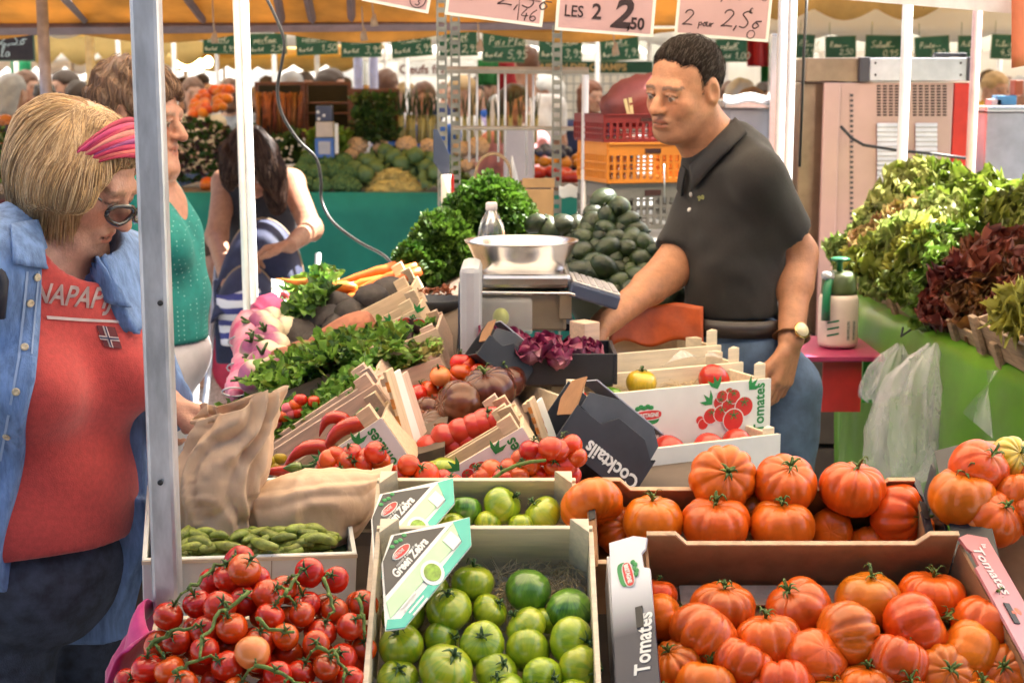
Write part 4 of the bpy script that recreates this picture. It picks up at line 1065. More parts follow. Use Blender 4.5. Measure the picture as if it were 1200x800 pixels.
for i, (x, y) in enumerate([(338, 478), (346, 474), (334, 487), (341, 484), (326, 488), (352, 468), (322, 495), (368, 470), (349, 483)]):
 c = P(x, y, 2.84)
 fruit('radish', VT[i % 5], None, c, (0, 0, 1), .62, label='small round red radish at the front edge of the leafy crate', cat='radish', group='round radishes in the leafy crate', m=PRAD if i % 3 == 0 else None)
PEP = mat('red_pepper_skin', (.50, .03, .012), .2, var=.2, scale=14, coat=.4)
PEPG = mat('green_pepper_skin', (.12, .18, .02), .25, var=.2, scale=14, coat=.4)
def pepper(px, L, r, a, Y, m, label, curve=.02):
 b = MB(); n = 9
 b.tube([(L * (t / (n - 1) - .5), 0, curve * math.sin(math.pi * t / (n - 1))) for t in range(n)], [r * [.55, .95, 1, .95, .88, .75, .55, .32, .06][t] for t in range(n)], 10)
 b2 = MB(); b2.tube([(-L / 2 + .002, 0, 0), (-L / 2 - .012, 0, .002), (-L / 2 - .03, .004, .008)], [r * .5, .003, .003], 6)
 o = b.build('long_pepper', m, None, Matrix.Translation(P(px[0], px[1], Y)) @ RY(-a) @ RZ(180 + R3.uniform(-10, 10))); b2.build('stalk', CALYX, o)
 tag(o, label, 'pepper', 'long peppers in the white crate')
pepper((362, 538), .095, .014, 20, 2.58, PEP, 'long red pepper lying flat at the low end of the white crate')
pepper((405, 516), .10, .015, 40, 2.58, PEP, 'long red pepper slanting up beside the white printed panel')
pepper((328, 552), .07, .011, 3, 2.52, PEP, 'pale red pepper tip just above the flat paper bag', .0)
pepper((343, 548), .034, .010, 4, 2.50, PEPG, 'short green pepper above the flat paper bag', .0)
pepper((392, 502), .06, .012, 28, 2.62, PEP, 'red pepper peeping over the board behind the white crate')
for i, (x, y) in enumerate([(318, 538), (329, 535), (312, 545), (323, 546)]):
 fruit('small_yellow_tomato', VT[i % 5], VTC[i % 4], P(x, y, 2.69), (0, -.3, 1), .75, label='small yellow tomato in the low end of the board crate', cat='tomato', group='small yellow tomatoes', m=YEL)
R4 = random.Random(8)
def cherries(px, Y, group, label, s=1.0, zoff=0):
 for i, (x, y) in enumerate(px):
  c = P(x, y, Y + R4.uniform(-.015, .015))
  fruit('cherry_tomato', VT[i % 5], VTC[i % 4] if i % 2 else None, c, (R4.uniform(-.6, .6), R4.uniform(-.9, .1), R4.uniform(.2, 1)), s * R4.uniform(.92, 1.08), label=label, cat='tomato', group=group)
cherries([(385, 538), (405, 541), (430, 535), (424, 545), (446, 540), (412, 532), (394, 533), (440, 530), (452, 550), (380, 548), (416, 552), (400, 552)], 2.43, 'vine tomatoes above the flat bag', 'red vine tomato resting above the flat paper bag', .85)
cherries([(479, 545), (500, 556), (486, 562), (517, 562), (470, 556), (530, 568), (492, 574), (512, 576), (474, 572)], 2.38, 'vine tomatoes behind the green card', 'round red tomato between the paper bag and green card', .95)
cherries([(655, 527), (668, 522), (676, 536), (650, 545), (662, 545), (636, 532), (645, 525), (620, 545), (632, 555), (608, 556), (598, 550), (590, 560), (577, 552), (566, 558), (612, 540), (622, 528), (655, 558), (668, 556), (580, 566), (600, 568), (630, 568), (560, 568)], 2.40, 'vine tomatoes in front of the printed crate', 'red vine tomato in front of the printed crate', .92)
b = MB(); b.tube([P(575, 563, 2.375), P(590, 552, 2.37), P(605, 545, 2.37), P(622, 541, 2.37), P(640, 539, 2.37)], [.0035, .003, .003, .003, .0025], 7)
tag(b.build('tomato_vine', STEM), 'thick green tomato vine lying across the red tomatoes by the printed crate', 'vine')
cherries([(545, 428), (552, 440), (540, 437), (533, 445), (526, 452), (522, 462), (534, 455), (545, 448), (557, 447), (562, 437), (570, 434), (568, 444), (538, 466), (529, 470), (550, 456), (516, 440), (575, 440), (540, 425)], 2.93, 'cherry tomatoes behind the dark tomatoes', 'bright red cherry tomato behind the dark ribbed tomatoes', .95)
cherries([(488, 462), (495, 470), (507, 465), (512, 472), (490, 478), (500, 458), (484, 470)], 2.90, 'cherry tomatoes under the curly herbs', 'bright red cherry tomato below the curly herbs', .95)
fruit('cherry_tomato', VT[2], VTC[1], P(516, 441, 2.9), (-.2, -.2, 1), 1.0, label='orange cherry tomato on the edge of the curly herbs', cat='tomato', m=ORANGET)
DG = 'dark ribbed tomatoes in the middle crate'
for i, (x, y, Y, s) in enumerate([(500, 505, 2.78, .95), (535, 478, 2.80, 1.15), (508, 482, 2.86, .8), (572, 456, 2.84, 1.15), (548, 466, 2.92, .9), (590, 446, 2.92, .95), (523, 512, 2.74, .8), (486, 488, 2.84, .6)]):
 fruit('dark_tomato', BKT[i % 3], BTC[i % 5] if i in (3, 5) else None, P(x, y, Y), [(-.3, -.3, .6), (-.75, -.35, .3), (.2, .3, .8), (-.2, -.3, .9), (0, .5, .6), (0, -.2, 1), (0, .3, .6), (0, 0, 1)][i], s,
   label='brownish dark ribbed tomato in the middle wooden crate', cat='tomato', group=DG, m=BEEFD)
SMO = mat('smooth_red_skin', (.52, .032, .014), .22, var=.15, scale=8, coat=.25)
for i, (x, y) in enumerate([(504, 527), (522, 514), (540, 507), (556, 502), (568, 496), (548, 518), (580, 494), (530, 525), (514, 536)]):
 fruit('smooth_tomato', ZTD[i % 2], ZTC[i % 4] if i in (4, 2) else None, P(x, y, 2.655), (.2, -.5, .8) if i == 4 else (.5, .3, .4), .92, label='smooth red tomato in the narrow middle crate', cat='tomato', group='smooth red tomatoes in the narrow crate', m=SMO)
for i, (x, y) in enumerate([(520, 549), (512, 552)]):
 fruit('smooth_tomato', ZT[i], None, P(x, y, 2.55), (0, 0, 1), .8, label='olive striped tomato showing under the middle crate', cat='tomato', group='striped tomatoes under the middle crate')
GB = 'printed white crates in front of the seller'
F1, FM = side_crate('produce_crate', 'white printed crate with red tomato picture and yellow tomato, front of stack', (903, 443), 3.02, 0, .455, .19, .115, WOODL, yaw=26, group=GB, pr=True, logo_at=-.285, ph=.03, textpos=-.016)
F2, FM2 = side_crate('produce_crate', 'pale wooden crate standing directly behind the printed white crate', (872, 424), 3.16, 0, .455, .18, .115, WOODL, yaw=26, group=GB, ph=.03)
F3, FM3 = side_crate('produce_crate', 'pale wooden crate farthest behind the printed white crate, by the seller', (846, 404), 3.28, 0, .455, .20, .115, WOODL, yaw=26, group=GB, ph=.032)
F0, FM0 = side_crate('produce_crate', 'white printed crate lowest in the stack, under the tomato picture crate', (914, 508), 2.90, 0, .50, .19, .115, WOODL, yaw=26, group=GB, pr=False, ph=.012)
MB().box((-.25, -.0012, -.0575), (.50, .002, .115)).build('printed_card', WHITE, F0)
logo(F0, T(0, -.0024, 0) @ RX(90) @ T(-.335, -.034, 0), .062)
straw_tuft('straw_lining', F1, None, -.44, -.02, .02, .17, -.03, 260, 11)
fruit('yellow_tomato', ZT[0], ZTC[1], FM @ V((-.255, .075, .0)), (.05, -.1, 1), 1.02, label='single yellow tomato in the white printed crate', cat='tomato', m=YEL)
fruit('yellow_tomato', ZT[3], None, FM @ V((-.335, .06, -.02)), (0, 0, 1), .85, label='olive green tomato half hidden behind the black folded box', cat='tomato', m=ZEBD)
fruit('smooth_tomato', ZTD[0], None, FM @ V((-.075, .09, -.012)), (.4, .3, .6), 1.1, label='red tomato in the shaded right end of the printed crate', cat='tomato', m=SMO)
fruit('smooth_tomato', ZTD[1], None, FM @ V((-.40, .08, -.02)), (.4, .3, .6), .8, label='red tomato deep in the left end of the printed crate', cat='tomato', m=SMO)
for k, (x, y) in enumerate([(-.12, .06), (-.2, .08), (-.28, .07), (-.36, .06), (-.05, .07)]):
 fruit('smooth_tomato', ZTD[k % 2], None, FM0 @ V((x, y, -.03)), (.4, .3, .6), 1.1, label='dark red tomato in the shaded lowest printed crate', cat='tomato', group='tomatoes in the lowest printed crate', m=SMO)
b = MB(); b.grid(lambda u, v: FM2 @ V((-.03 - .16 * u, .012 + .02 * v + .006 * math.sin(9 * u), .004 + .016 * math.sin(3.1 * u) + .012 * v * math.sin(12 * u))), 12, 4)
tag(b.build('film_sheet', PLASTIC), 'torn piece of clear film on the crate behind the printed crate', 'film')
def black_box(label, c0, Y, sc, textline, rot, group='folded black boxes'):
 r = tag(empty('folded_box', Matrix.Translation(P(c0[0], c0[1], Y)) @ RZ(12) @ RY(rot) @ RX(-16)), label, 'box', group)
 L, W, H = .155 * sc, .09 * sc, .085 * sc
 def fl(nm, pts, m, M=None, h=.003): return MB().prism([(x * sc, y * sc) for x, y in pts], 0, h).build(nm, m, r, M, bevel=.0008)
 fl('front_panel', [(-.0775, -.045), (.0775, -.045), (.0775, .02), (.045, .045), (-.01, .045), (-.03, .02), (-.0775, .02)], BLACK, RX(90))
 fl('front_flap', [(-.026, .018), (-.008, .044), (.043, .044), (.073, .021), (.073, .052), (.05, .072), (-.02, .072), (-.07, .05), (-.07, .022)], mat('worn_black_print', (.045, .047, .055), .42, var=.25, scale=10), T(0, .002, 0) @ RX(84))
 fl('top_panel', [(-.07, 0), (.07, 0), (.07, .055), (.03, .055), (.02, .04), (-.02, .04), (-.03, .055), (-.07, .055)], GREYP, T(0, .010, .072 * sc))
 fl('side_panel', [(-.05, -.04), (.05, -.04), (.05, .03), (-.05, .03)], BLACK, T(.0775 * sc, .05 * sc, 0) @ RZ(90) @ RX(90))
 fl('end_flap', [(-.045, -.03), (.02, -.03), (.035, .0), (.02, .03), (-.03, .035)], CARD, T(-.079 * sc, .045 * sc, .035 * sc) @ RZ(90) @ RX(80))
 fl('back_panel', [(-.0775, -.045), (.0775, -.045), (.0775, .07), (-.0775, .07)], BLACK, T(0, .1 * sc, 0) @ RX(90))
 fl('base', [(-.0775, 0), (.0775, 0), (.0775, .1), (-.0775, .1)], BLACK, T(0, 0, -.045 * sc))
 MB().box((-.02 * sc, .03 * sc, .0765 * sc), (.018 * sc, .014 * sc, .0008)).build('white_label', WHITE, r)
 if textline:
  F = T(0, -.0034, 0) @ RX(90)
  txt(textline, .034 * sc, WHITE, F @ T(-.015 * sc, -.036 * sc, .0004) @ RZ(0), r, bold=.0008, align='CENTER', sx=.85)
 return r
bb = black_box('folded black box with white Cocktails lettering leaning on the printed crate', (712, 522), 2.56, 1.12, '', 40)
F = T(.004, -.0036, -.012) @ RX(90) @ RZ(180)
txt('Cocktails', .036, WHITE, F @ T(-.078, -.0, .0004), bb, bold=.0009, sx=.86)
MB().prism([(.012 * math.cos(t * .33), .011 * math.sin(t * .33)) for t in range(19)], 0, .0006, T(-.055, -.0036, -.045) @ RX(90)).build('tomato_print', PRED, bb)
black_box('smaller folded black box standing beside the scale display', (594, 420), 2.92, .72, '', 40)
def vcr(p, sd, f):
 d = mnoise.voronoi(V((p.x * f + sd, p.y * f, (p.z + p.x * .5) * f * .5)))[0]
 return min(.4, d[1] - d[0])
def paper_bag(name, label, rings, n=90, crease=.010, seed=0, rim=.02, m=PAPER):
 """rings: (centre, half axes vectors a, b) from the bottom to the open top; squarish section with creases."""
 b = MB(); vs = []; fs = []; k = len(rings); sub = 14
 allr = []
 for i in range(k - 1):
  for s in range(sub if i < k - 2 else sub + 1):
   t = s / sub; c = V(rings[i][0]).lerp(V(rings[i + 1][0]), t); a = V(rings[i][1]).lerp(V(rings[i + 1][1]), t); e = V(rings[i][2]).lerp(V(rings[i + 1][2]), t)
   allr.append((c, a, e))
 K = len(allr)
 for i, (c, a, e) in enumerate(allr):
  v = i / (K - 1)
  for j in range(n):
   th = 2 * math.pi * j / n; x, y = math.cos(th), math.sin(th)
   x = math.copysign(abs(x) ** .55, x); y = math.copysign(abs(y) ** .55, y)
   p = c + a * x + e * y
   out = (a * x + e * y).normalized()
   q = crease * (vcr(p, seed, 9) * 2.2 + vcr(p, seed + 5, 20) * .6 + 1.1 * abs(fbm(p.x + p.z * .6, p.y, p.z * .5 - p.x * .5 + seed, 30, 1)) + 1.0 * (abs(((th * 1.6 + 1.5 * fbm(p.x, p.y, p.z + seed, 9, 1)) % 1.0) - .5) - .25) * (.45 + .9 * v) * 3.2 + .1 * fbm(p.x + 3, p.y, p.z, 60, 1))
   p = p + out * q
   if i == K - 1: p = p + V((0, 0, rim * (.5 * math.sin(th * 2 + seed) + .5 * math.sin(th * 5 + 1) * .6)))
   vs.append(p)
 for i in range(K - 1):
  for j in range(n): fs.append((i * n + j, i * n + (j + 1) % n, (i + 1) * n + (j + 1) % n, (i + 1) * n + j))
 fs.append(tuple(range(n - 1, -1, -1)))
 b.add(vs, fs, 0, True)
 o = b.build(name, m, None, None, thick=.0008)
 return tag(o, label, 'bag')
def ring(px, Y, hw, hd, tilt=0):
 s = 1 / pxm(Y, px[1]); a = math.radians(tilt)
 return (P(px[0], px[1], Y), V((hw * s * math.cos(a), 0, hw * s * math.sin(a))), V((0, hd, 0)))
paper_bag('paper_bag', 'tall crumpled brown paper bag held by the woman in red', [ring((240, 640), 2.30, 38, .045, -3), ring((243, 618), 2.30, 47, .058, -4), ring((252, 570), 2.30, 48, .058, -2), ring((263, 528), 2.30, 40, .045, 6), ring((272, 498), 2.30, 40, .035, 12), ring((277, 474), 2.30, 44, .026, 17)], seed=3, crease=.011)
def lring(px, Y, hh, hd, tilt=0):
 s = 1 / pxm(Y, px[1]); a = math.radians(tilt)
 return (P(px[0], px[1], Y), V((-hh * s * math.sin(a), 0, hh * s * math.cos(a))), V((0, hd, 0)))
paper_bag('paper_bag', 'flattened brown paper bag lying on the gherkins', [lring((300, 618), 2.32, 22, .04, 25), lring((312, 608), 2.32, 36, .055, 14), lring((355, 600), 2.32, 45, .065, 2), lring((400, 596), 2.33, 40, .06, -6), lring((428, 588), 2.34, 32, .045, -10), lring((456, 562), 2.36, 12, .035, -14)], seed=9, crease=.0042, rim=.0)
for i, (x, y) in enumerate([(290, 585), (288, 598), (284, 610), (293, 575), (296, 590)]):
 fruit('cherry_tomato', VT[i % 5], None, P(x, y, 2.315), (0, 0, 1), .8, label='dark red tomato showing in the gap between the paper bags', cat='tomato', group='tomatoes between the paper bags')
SCG = mat('grey_plastic', (.42, .42, .45), .45, var=.06, bump=.1, bscale=200)
NAVY = mat('navy_plastic', (.055, .07, .12), .4, var=.1)
sc = tag(empty('market_scale', P(632, 385, 3.22)), 'electronic market scale with steel bowl and tall grey customer display', 'scale')
SI = T(*(-P(632, 385, 3.22)))
def wbox(nm, a, c, depth, m, parent, Inv, bev=.006, Yd=None):
 """Box whose front face spans photo corners a..c at distance Y (front), depth metres deep."""
 (x0, y0), (x1, y1), Y = a, c, Yd
 p0 = P(x0, y0, Y); p1 = P(x1, y0, Y); p1b = V((p1.x, Y, P(x0, y1, Y).z))
 b = MB(); b.box(((p0.x + p1.x) / 2, Y + depth / 2, (p0.z + p1b.z) / 2), (abs(p1.x - p0.x), depth, abs(p0.z - p1b.z)))
 return b.build(nm, m, parent, Inv, bevel=bev)
disp = MB(); pa, pb_ = P(553, 322, 3.0), P(548, 460, 3.0)
disp.box((P(551, 390, 3.0).x, 3.10, (P(551, 312, 3.0).z + P(551, 452, 3.0).z) / 2), (.042, .17, P(551, 318, 3.0).z - P(551, 456, 3.0).z)); disp.build('customer_display', SCG, sc, SI, bevel=.014)
ds = MB(); ds.lathe([(.0, 0), (.062, 0), (.066, .004)], 20, 0, Matrix.Translation((P(551, 390, 3.0).x - .0215, 3.10, P(551, 385, 3.0).z)) @ RY(-90) @ Matrix.Diagonal((1.25, .8, 1, 1))); ds.build('display_window', NAVY, sc, SI)
wbox('weighing_plate', (562, 322), (670, 338), .24, STEEL, sc, SI, .008, 3.14)
wbox('body', (560, 341), (664, 388), .20, mat('beige_metal', (.36, .27, .18), .5, .2, var=.1), sc, SI, .006, 3.17)
wbox('foot_rail', (562, 374), (672, 380), .18, SCG, sc, SI, .003, 3.18)
for x in (572, 660): wbox('foot', (x, 378), (x + 14, 388), .02, PBLACK, sc, SI, .003, 3.19)
wbox('support_post', (656, 340), (670, 374), .015, mat('beige_metal'), sc, SI, .002, 3.155)
b = MB(); b.tube([P(558, 333, 3.12), P(561, 343, 3.12), P(640, 344, 3.12), P(668, 344, 3.12), P(712, 356, 3.14)], .0035, 8); b.build('wire_guard', STEEL, sc, SI)
kp = frame(P(668, 334, 3.12), (1, 0, -.30), (0, 1, -.02)); b = MB(); b.box((.055, .10, -.008), (.105, .20, .030)); b.build('keyboard_body', NAVY, sc, SI @ kp, bevel=.005)
b = MB(); b.box((.055, .10, .009), (.102, .19, .004)); b.build('keyboard_top', mat('pale_keys', (.55, .53, .52), .5, var=.12, scale=60), sc, SI @ kp, bevel=.002)
b = MB()
for i in range(6):
 for j in range(7): b.box((.017 + .0155 * i, .02 + .026 * j, .012), (.011, .019, .003))
b.build('keys', mat('grey_keys', (.40, .38, .40), .5, var=.15, scale=60), sc, SI @ kp); sc.children[-1]['kind'] = 'stuff'
bc = P(611, 318, 3.26)
b = MB(); pr = [(.070, 0), (.082, .002), (.090, .012), (.104, .04), (.116, .066), (.121, .070), (.122, .073), (.118, .073), (.112, .066), (.099, .04), (.085, .014), (.075, .008), (.0, .006)]
b.lathe(pr, 48, 0, Matrix.Translation((bc.x, bc.y, P(611, 321, 3.26).z))); b.build('steel_bowl', STEEL, sc, SI)
bt = P(576, 280, 3.55)
b = MB(); b.lathe([(.030, -.10), (.033, -.095), (.033, -.02), (.0335, .0), (.030, .025), (.021, .050), (.012, .066), (.011, .074)], 22)
wbt = b.build('water_bottle', GLASSY, None, Matrix.Translation(bt)); tag(wbt, 'clear plastic water bottle with pale cap behind the steel bowl', 'bottle')
b = MB(); b.lathe([(.0125, .066), (.0135, .068), (.0135, .082), (.011, .085)], 18); b.build('cap', mat('pale_cap', (.66, .58, .60), .4), wbt)
cb = P(592, 370, 3.10); b = MB(); b.box((0, 0, 0), (.11, .06, .068)); tag(b.build('clear_box', mat('thin_clear_plastic', (.9, .9, .9), .1, alpha=.10), None, Matrix.Translation(cb), bevel=.004, thick=.0012), 'clear plastic punnet standing in front of the scale', 'box')
b = MB(); b.ell((0, 0, 0), (.017, .017, .02), 14, 9); tag(b.build('lime', mat('lime_skin', (.30, .33, .03), .4, var=.15), None, Matrix.Translation(P(587, 372, 3.10))), 'small yellow green fruit inside the clear punnet', 'fruit')
RADI = mat('radicchio_leaf', (.20, .012, .06), .4, var=.3, scale=10, col2=(.50, .28, .34), lo=.5, hi=.75)
for i, (x, y, Y, r) in enumerate([(640, 409, 2.96, .042), (672, 412, 2.98, .040), (600, 404, 3.02, .042), (575, 396, 3.02, .036), (690, 414, 3.02, .036), (620, 414, 2.94, .036), (655, 420, 2.92, .034)]):
 b = MB(); R = random.Random(i)
 for k in range(11):
  Q = Matrix.Rotation(k * 2.4, 4, 'Z') @ Matrix.Rotation(math.radians(R.uniform(20, 80)), 4, 'X')
  ruffled_leaf(b, Q, r * 1.25, r * 1.5, .1, .16, R, 0, 5, 6)
 b.ell((0, 0, r * .4), (r * .7, r * .7, r * .6), 12, 8)
 tag(b.build('radicchio', RADI, None, Matrix.Translation(P(x, y, Y) - V((0, 0, r * .4)))), 'purple radicchio head with pale veins below the scale', 'radicchio', 'radicchio heads below the scale')
rb = tag(empty('produce_crate', P(640, 428, 2.95)), 'dark low crate of radicchio heads below the scale', 'crate')
b = MB(); b.box((0, .07, -.03), (.26, .16, .02)); b.build('base', mat('dark_board'), rb)
for c, d in (((0, -.012, -.005), (.26, .008, .06)), ((0, .152, -.005), (.26, .008, .06)), ((-.134, .07, -.005), (.008, .172, .06)), ((.134, .07, -.005), (.008, .172, .06))): MB().box(c, d).build('side_panel', BLACK, rb, bevel=.001)
ob = P(768, 380, 3.32); b = MB()
b.grid(lambda u, v: (ob.x - .10 + .21 * u, ob.y + .06 * abs(math.sin(2.6 * u)) + .02 * v, ob.z - .05 + .085 * v + .006 * math.sin(11 * u) + .004 * math.sin(5 * v + 9 * u)), 24, 10)
tag(b.build('orange_sack', mat('orange_sack_cloth', (.46, .075, .010), .5, var=.3, scale=12, bump=.6, bscale=18), thick=.003), 'bright orange plastic sack behind the seller reaching hand', 'sack')
wk = P(685, 392, 3.08); b = MB(); b.box((0, 0, 0), (.04, .05, .055)); tag(b.build('wood_block', WOODP, None, Matrix.Translation(wk) @ RZ(35), bevel=.002), 'small wooden crate corner beside the seller hand', 'block')
ct = tag(empty('counter', (0.1, 3.2, .8)), 'dark counter board carrying the crates and the scale', 'counter')
MB().box((-.10, 3.10, .955), (1.0, 1.35, .03)).build('counter_top', mat('dark_board'), ct, T(-.1, -3.2, -.8))
MB().box((.40, 2.95, .80), (.5, .62, .03)).build('lower_shelf', mat('dark_board'), ct, T(-.1, -3.2, -.8))
MB().box((-.15, 2.42, .885), (1.0, .03, .13)).build('apron', mat('dark_board'), ct, T(-.1, -3.2, -.8))
for x in (-.5, .35):
 for y in (2.5, 3.7): MB().box((x, y, .46), (.04, .04, .92)).build('leg', METAL, ct, T(-.1, -3.2, -.8))
PLAID = mat('pink_plaid_cloth', (.60, .07, .20), .5, var=.3, scale=22, bump=.35, bscale=40, stretch=(1, 1, .4), col2=(.66, .34, .42))
def roll(pts, rs, nm='cloth_roll'):
 b = MB(); fine = []; fr = []
 for i in range(len(pts) - 1):
  for t in (0, .2, .4, .6, .8): fine.append(pts[i].lerp(pts[i + 1], t)); fr.append(rs[i] + (rs[i + 1] - rs[i]) * t + .004 * math.sin(i * 5 + t * 9))
 fine.append(pts[-1]); fr.append(rs[-1]); b.tube(fine, fr, 14); return b
b = roll([P(315, 368, 3.6), P(296, 388, 3.55), P(292, 420, 3.4), P(285, 440, 3.3), P(278, 455, 3.2), P(276, 466, 3.15)], [.03, .055, .036, .028, .024, .012])
cl = tag(b.build('pink_cloth', PLAID), 'pink patterned cloth bunched and tied along the low left table edge', 'cloth')
b = roll([P(330, 362, 3.62), P(318, 364, 3.6), P(303, 372, 3.58)], [.02, .045, .035]); b.build('bunched_end', mat('hot_pink_cloth', (.66, .09, .26), .5, var=.2), cl)
for i, (x, y, Y, r) in enumerate([(294, 400, 3.47, .05), (287, 430, 3.34, .038), (276, 458, 3.16, .026)]):
 b = MB(); c = P(x, y, Y); b.tube([c + V((r * math.cos(t * .393), -.01, r * .35 * math.sin(t * .393))) for t in range(17)], .002, 6)
 b.build('tie_ring', METAL, cl)
wp = MB(); wp.grid(lambda u, v: P(318 + 150 * u, 327 + 5 * math.sin(5 * u) + 28 * v * (1 - .75 * u), 3.95 - .12 * v), 14, 4)
tag(wp.build('white_paper', WHITE, thick=.002), 'white paper sheet lining the table behind the carrots', 'paper')
tl = tag(empty('side_table', P(400, 420, 3.3)), 'slanted board under the crates that slope to the left', 'table');
b = MB(); q0, q1 = P(300, 520, 2.6), P(520, 430, 2.6); b.add([q0 + V((0, 0, -.10)), q1 + V((0, 0, -.14)), q1 + V((0, 1.25, .02)), q0 + V((0, 1.25, .0)), q0 + V((0, 0, -.13)), q1 + V((0, 0, -.17)), q1 + V((0, 1.25, -.01)), q0 + V((0, 1.25, -.03))], [(0, 1, 2, 3), (7, 6, 5, 4), (0, 4, 5, 1), (1, 5, 6, 2), (2, 6, 7, 3), (3, 7, 4, 0)])
b.build('table_top', mat('dark_board'), tl, T(*(-P(400, 420, 3.3))))
for y in (2.7, 3.75): MB().box((-.36, y, .42), (.04, .04, .84)).build('leg', METAL, tl, T(*(-P(400, 420, 3.3))))
def feathery(name, label, c0, rx, ry, rz, n, seed, size=.014):
 R = random.Random(seed); b = MB()
 for i in range(n * 3):
  d = V((R.gauss(0, 1), R.gauss(0, 1), R.gauss(0, 1))).normalized() * R.uniform(.6, 1.08) ** .6
  q = V((d.x * rx, d.y * ry, d.z * rz)); q *= 1 + .22 * fbm(d.x + seed, d.y, d.z, 2.2, 2)
  for k in range(3):
   Q = Matrix.Translation(q) @ rot_to(d + V((R.uniform(-.9, .9), R.uniform(-.9, .9), R.uniform(-.5, .8))), R.uniform(0, 6.28)) @ RX(90)
   L = size * R.uniform(.6, 1.3)
   b.add([Q @ V((0, 0, 0)), Q @ V((L * .22, L * .4, L * .1)), Q @ V((L * .42, L * .95, 0)), Q @ V((0.02 * L, L * .6, L * .06)), Q @ V((-.40 * L, L * .9, 0)), Q @ V((-L * .2, L * .4, L * .1)), Q @ V((0, L * 1.25, -.04 * L))],
     [(0, 1, 3), (1, 2, 3), (0, 3, 5), (3, 4, 5), (3, 2, 6), (3, 6, 4)], 0, True)
 for i in range(26):
  d = V((R.gauss(0, .5), R.gauss(0, .5), 1)).normalized(); b.tube([V((0, 0, -rz * .9)), V((d.x * rx * .5, d.y * ry * .5, 0)), V((d.x * rx, d.y * ry, d.z * rz * .9))], .0016, 4)
 return tag(b.build(name, LF_PARS, None, Matrix.Translation(c0)), label, 'herbs', 'bunches of feathery herbs')
feathery('parsley_bunch', 'bushy bunch of feathery green herbs behind the water bottle', P(574, 244, 4.0), .085, .08, .07, 620, 1)
feathery('parsley_bunch', 'dark bunch of carrot tops left of the scale bowl', P(520, 292, 3.9), .075, .08, .085, 560, 2)
feathery('parsley_bunch', 'trailing feathery herbs beside the carrots', P(492, 312, 3.85), .06, .07, .06, 320, 3)
feathery('parsley_bunch', 'wispy herb sprays right of the water bottle', P(600, 265, 4.1), .065, .07, .075, 320, 4)
feathery('parsley_bunch', 'dark leafy herbs between the pole and the bowl', P(545, 268, 4.05), .07, .08, .09, 380, 5)
tray = MB(); tray.lathe([(.02, -.03), (.055, -.03), (.07, .0), (.066, .002), (.05, -.022)], 24)
tag(tray.build('round_tin', BLACK, None, Matrix.Translation(P(510, 350, 3.55))), 'round dark tin of nuts left of the scale display', 'tin')
b = small_leaves('nuts', 40, lambda u, v: (.05 * (u - .5) * 1.6, .05 * (v - .5) * 1.6, .0 + .01 * random.random()), .016, SWEET, None, Matrix.Translation(P(510, 343, 3.55)), 3); tag(b, 'brown dried slices in the round dark tin', 'dried fruit', kind='stuff')
AVO = mat('avocado_skin', (.008, .017, .004), .42, var=.5, scale=30, bump=.35, bscale=120, hue=.02, val=.35, col2=(.024, .044, .008))
def avo_mesh(i):
 R = random.Random(i); b = MB(); b.ell((0, 0, 0), (.036, .036, .052), 14, 10, fn=lambda d: 1 - .16 * max(0, d.z) + .02 * math.sin(5 * d.x + i)); b.ell((0, 0, .046), (.005, .005, .006), 6, 5); return with_mat(b.mesh('avocado'), AVO)
AV = [avo_mesh(i) for i in range(3)]
apos = []
for row, (y, x0, x1, n) in enumerate([(236, 708, 712, 1), (248, 698, 724, 2), (259, 692, 736, 3), (270, 688, 746, 4), (282, 683, 756, 5), (294, 680, 766, 6), (306, 676, 772, 6), (318, 674, 776, 7), (330, 690, 784, 6), (342, 706, 792, 6), (354, 725, 800, 5)]):
 for k in range(n): apos.append((x0 + (x1 - x0) * (k / max(1, n - 1)) + R4.uniform(-4, 4), y + R4.uniform(-4, 4), 3.78 - .022 * row + R4.uniform(-.02, .02)))
for row, (y, x0, x1, n) in enumerate([(264, 625, 675, 4), (278, 668, 690, 2)]):
 for k in range(n): apos.append((x0 + (x1 - x0) * (k / max(1, n - 1)) + R4.uniform(-4, 4), y + R4.uniform(-4, 4), 3.9))
for i, (x, y, Y) in enumerate(apos):
 o = mesh_obj('avocado', AV[i % 3], None, Matrix.Translation(P(x, y, Y)) @ rot_to((R4.uniform(-1, 1), R4.uniform(-1, .2), R4.uniform(-.4, .6)), 0) @ Matrix.Scale(R4.uniform(.68, .88), 4))
 if i == 0: tag(o, 'topmost avocado on the peak of the dark green heap', 'avocado')
 elif i >= len(apos) - 6: tag(o, 'dark avocado in the row between the bottle and heap', 'avocado', 'avocados in a row behind the bowl')
 else: tag(o, 'dark green avocado in the heap beside the seller', 'avocado', 'avocados in the heap')
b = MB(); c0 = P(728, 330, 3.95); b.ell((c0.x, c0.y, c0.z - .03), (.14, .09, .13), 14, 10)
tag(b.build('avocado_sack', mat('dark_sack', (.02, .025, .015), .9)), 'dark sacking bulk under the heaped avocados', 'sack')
OIL = mat('green_oilcloth', (.085, .23, .010), .36, var=.15, scale=6, bump=.2, bscale=8, coat=.12)
e = [P(985, 352, 4.35), P(1010, 366, 4.2), P(1060, 386, 3.75), P(1100, 402, 3.45), P(1150, 424, 3.2), P(1215, 452, 2.95), P(1300, 500, 2.6)]
def edge(u):
 k = u * (len(e) - 1); i = min(int(k), len(e) - 2); return e[i].lerp(e[i + 1], k - i)
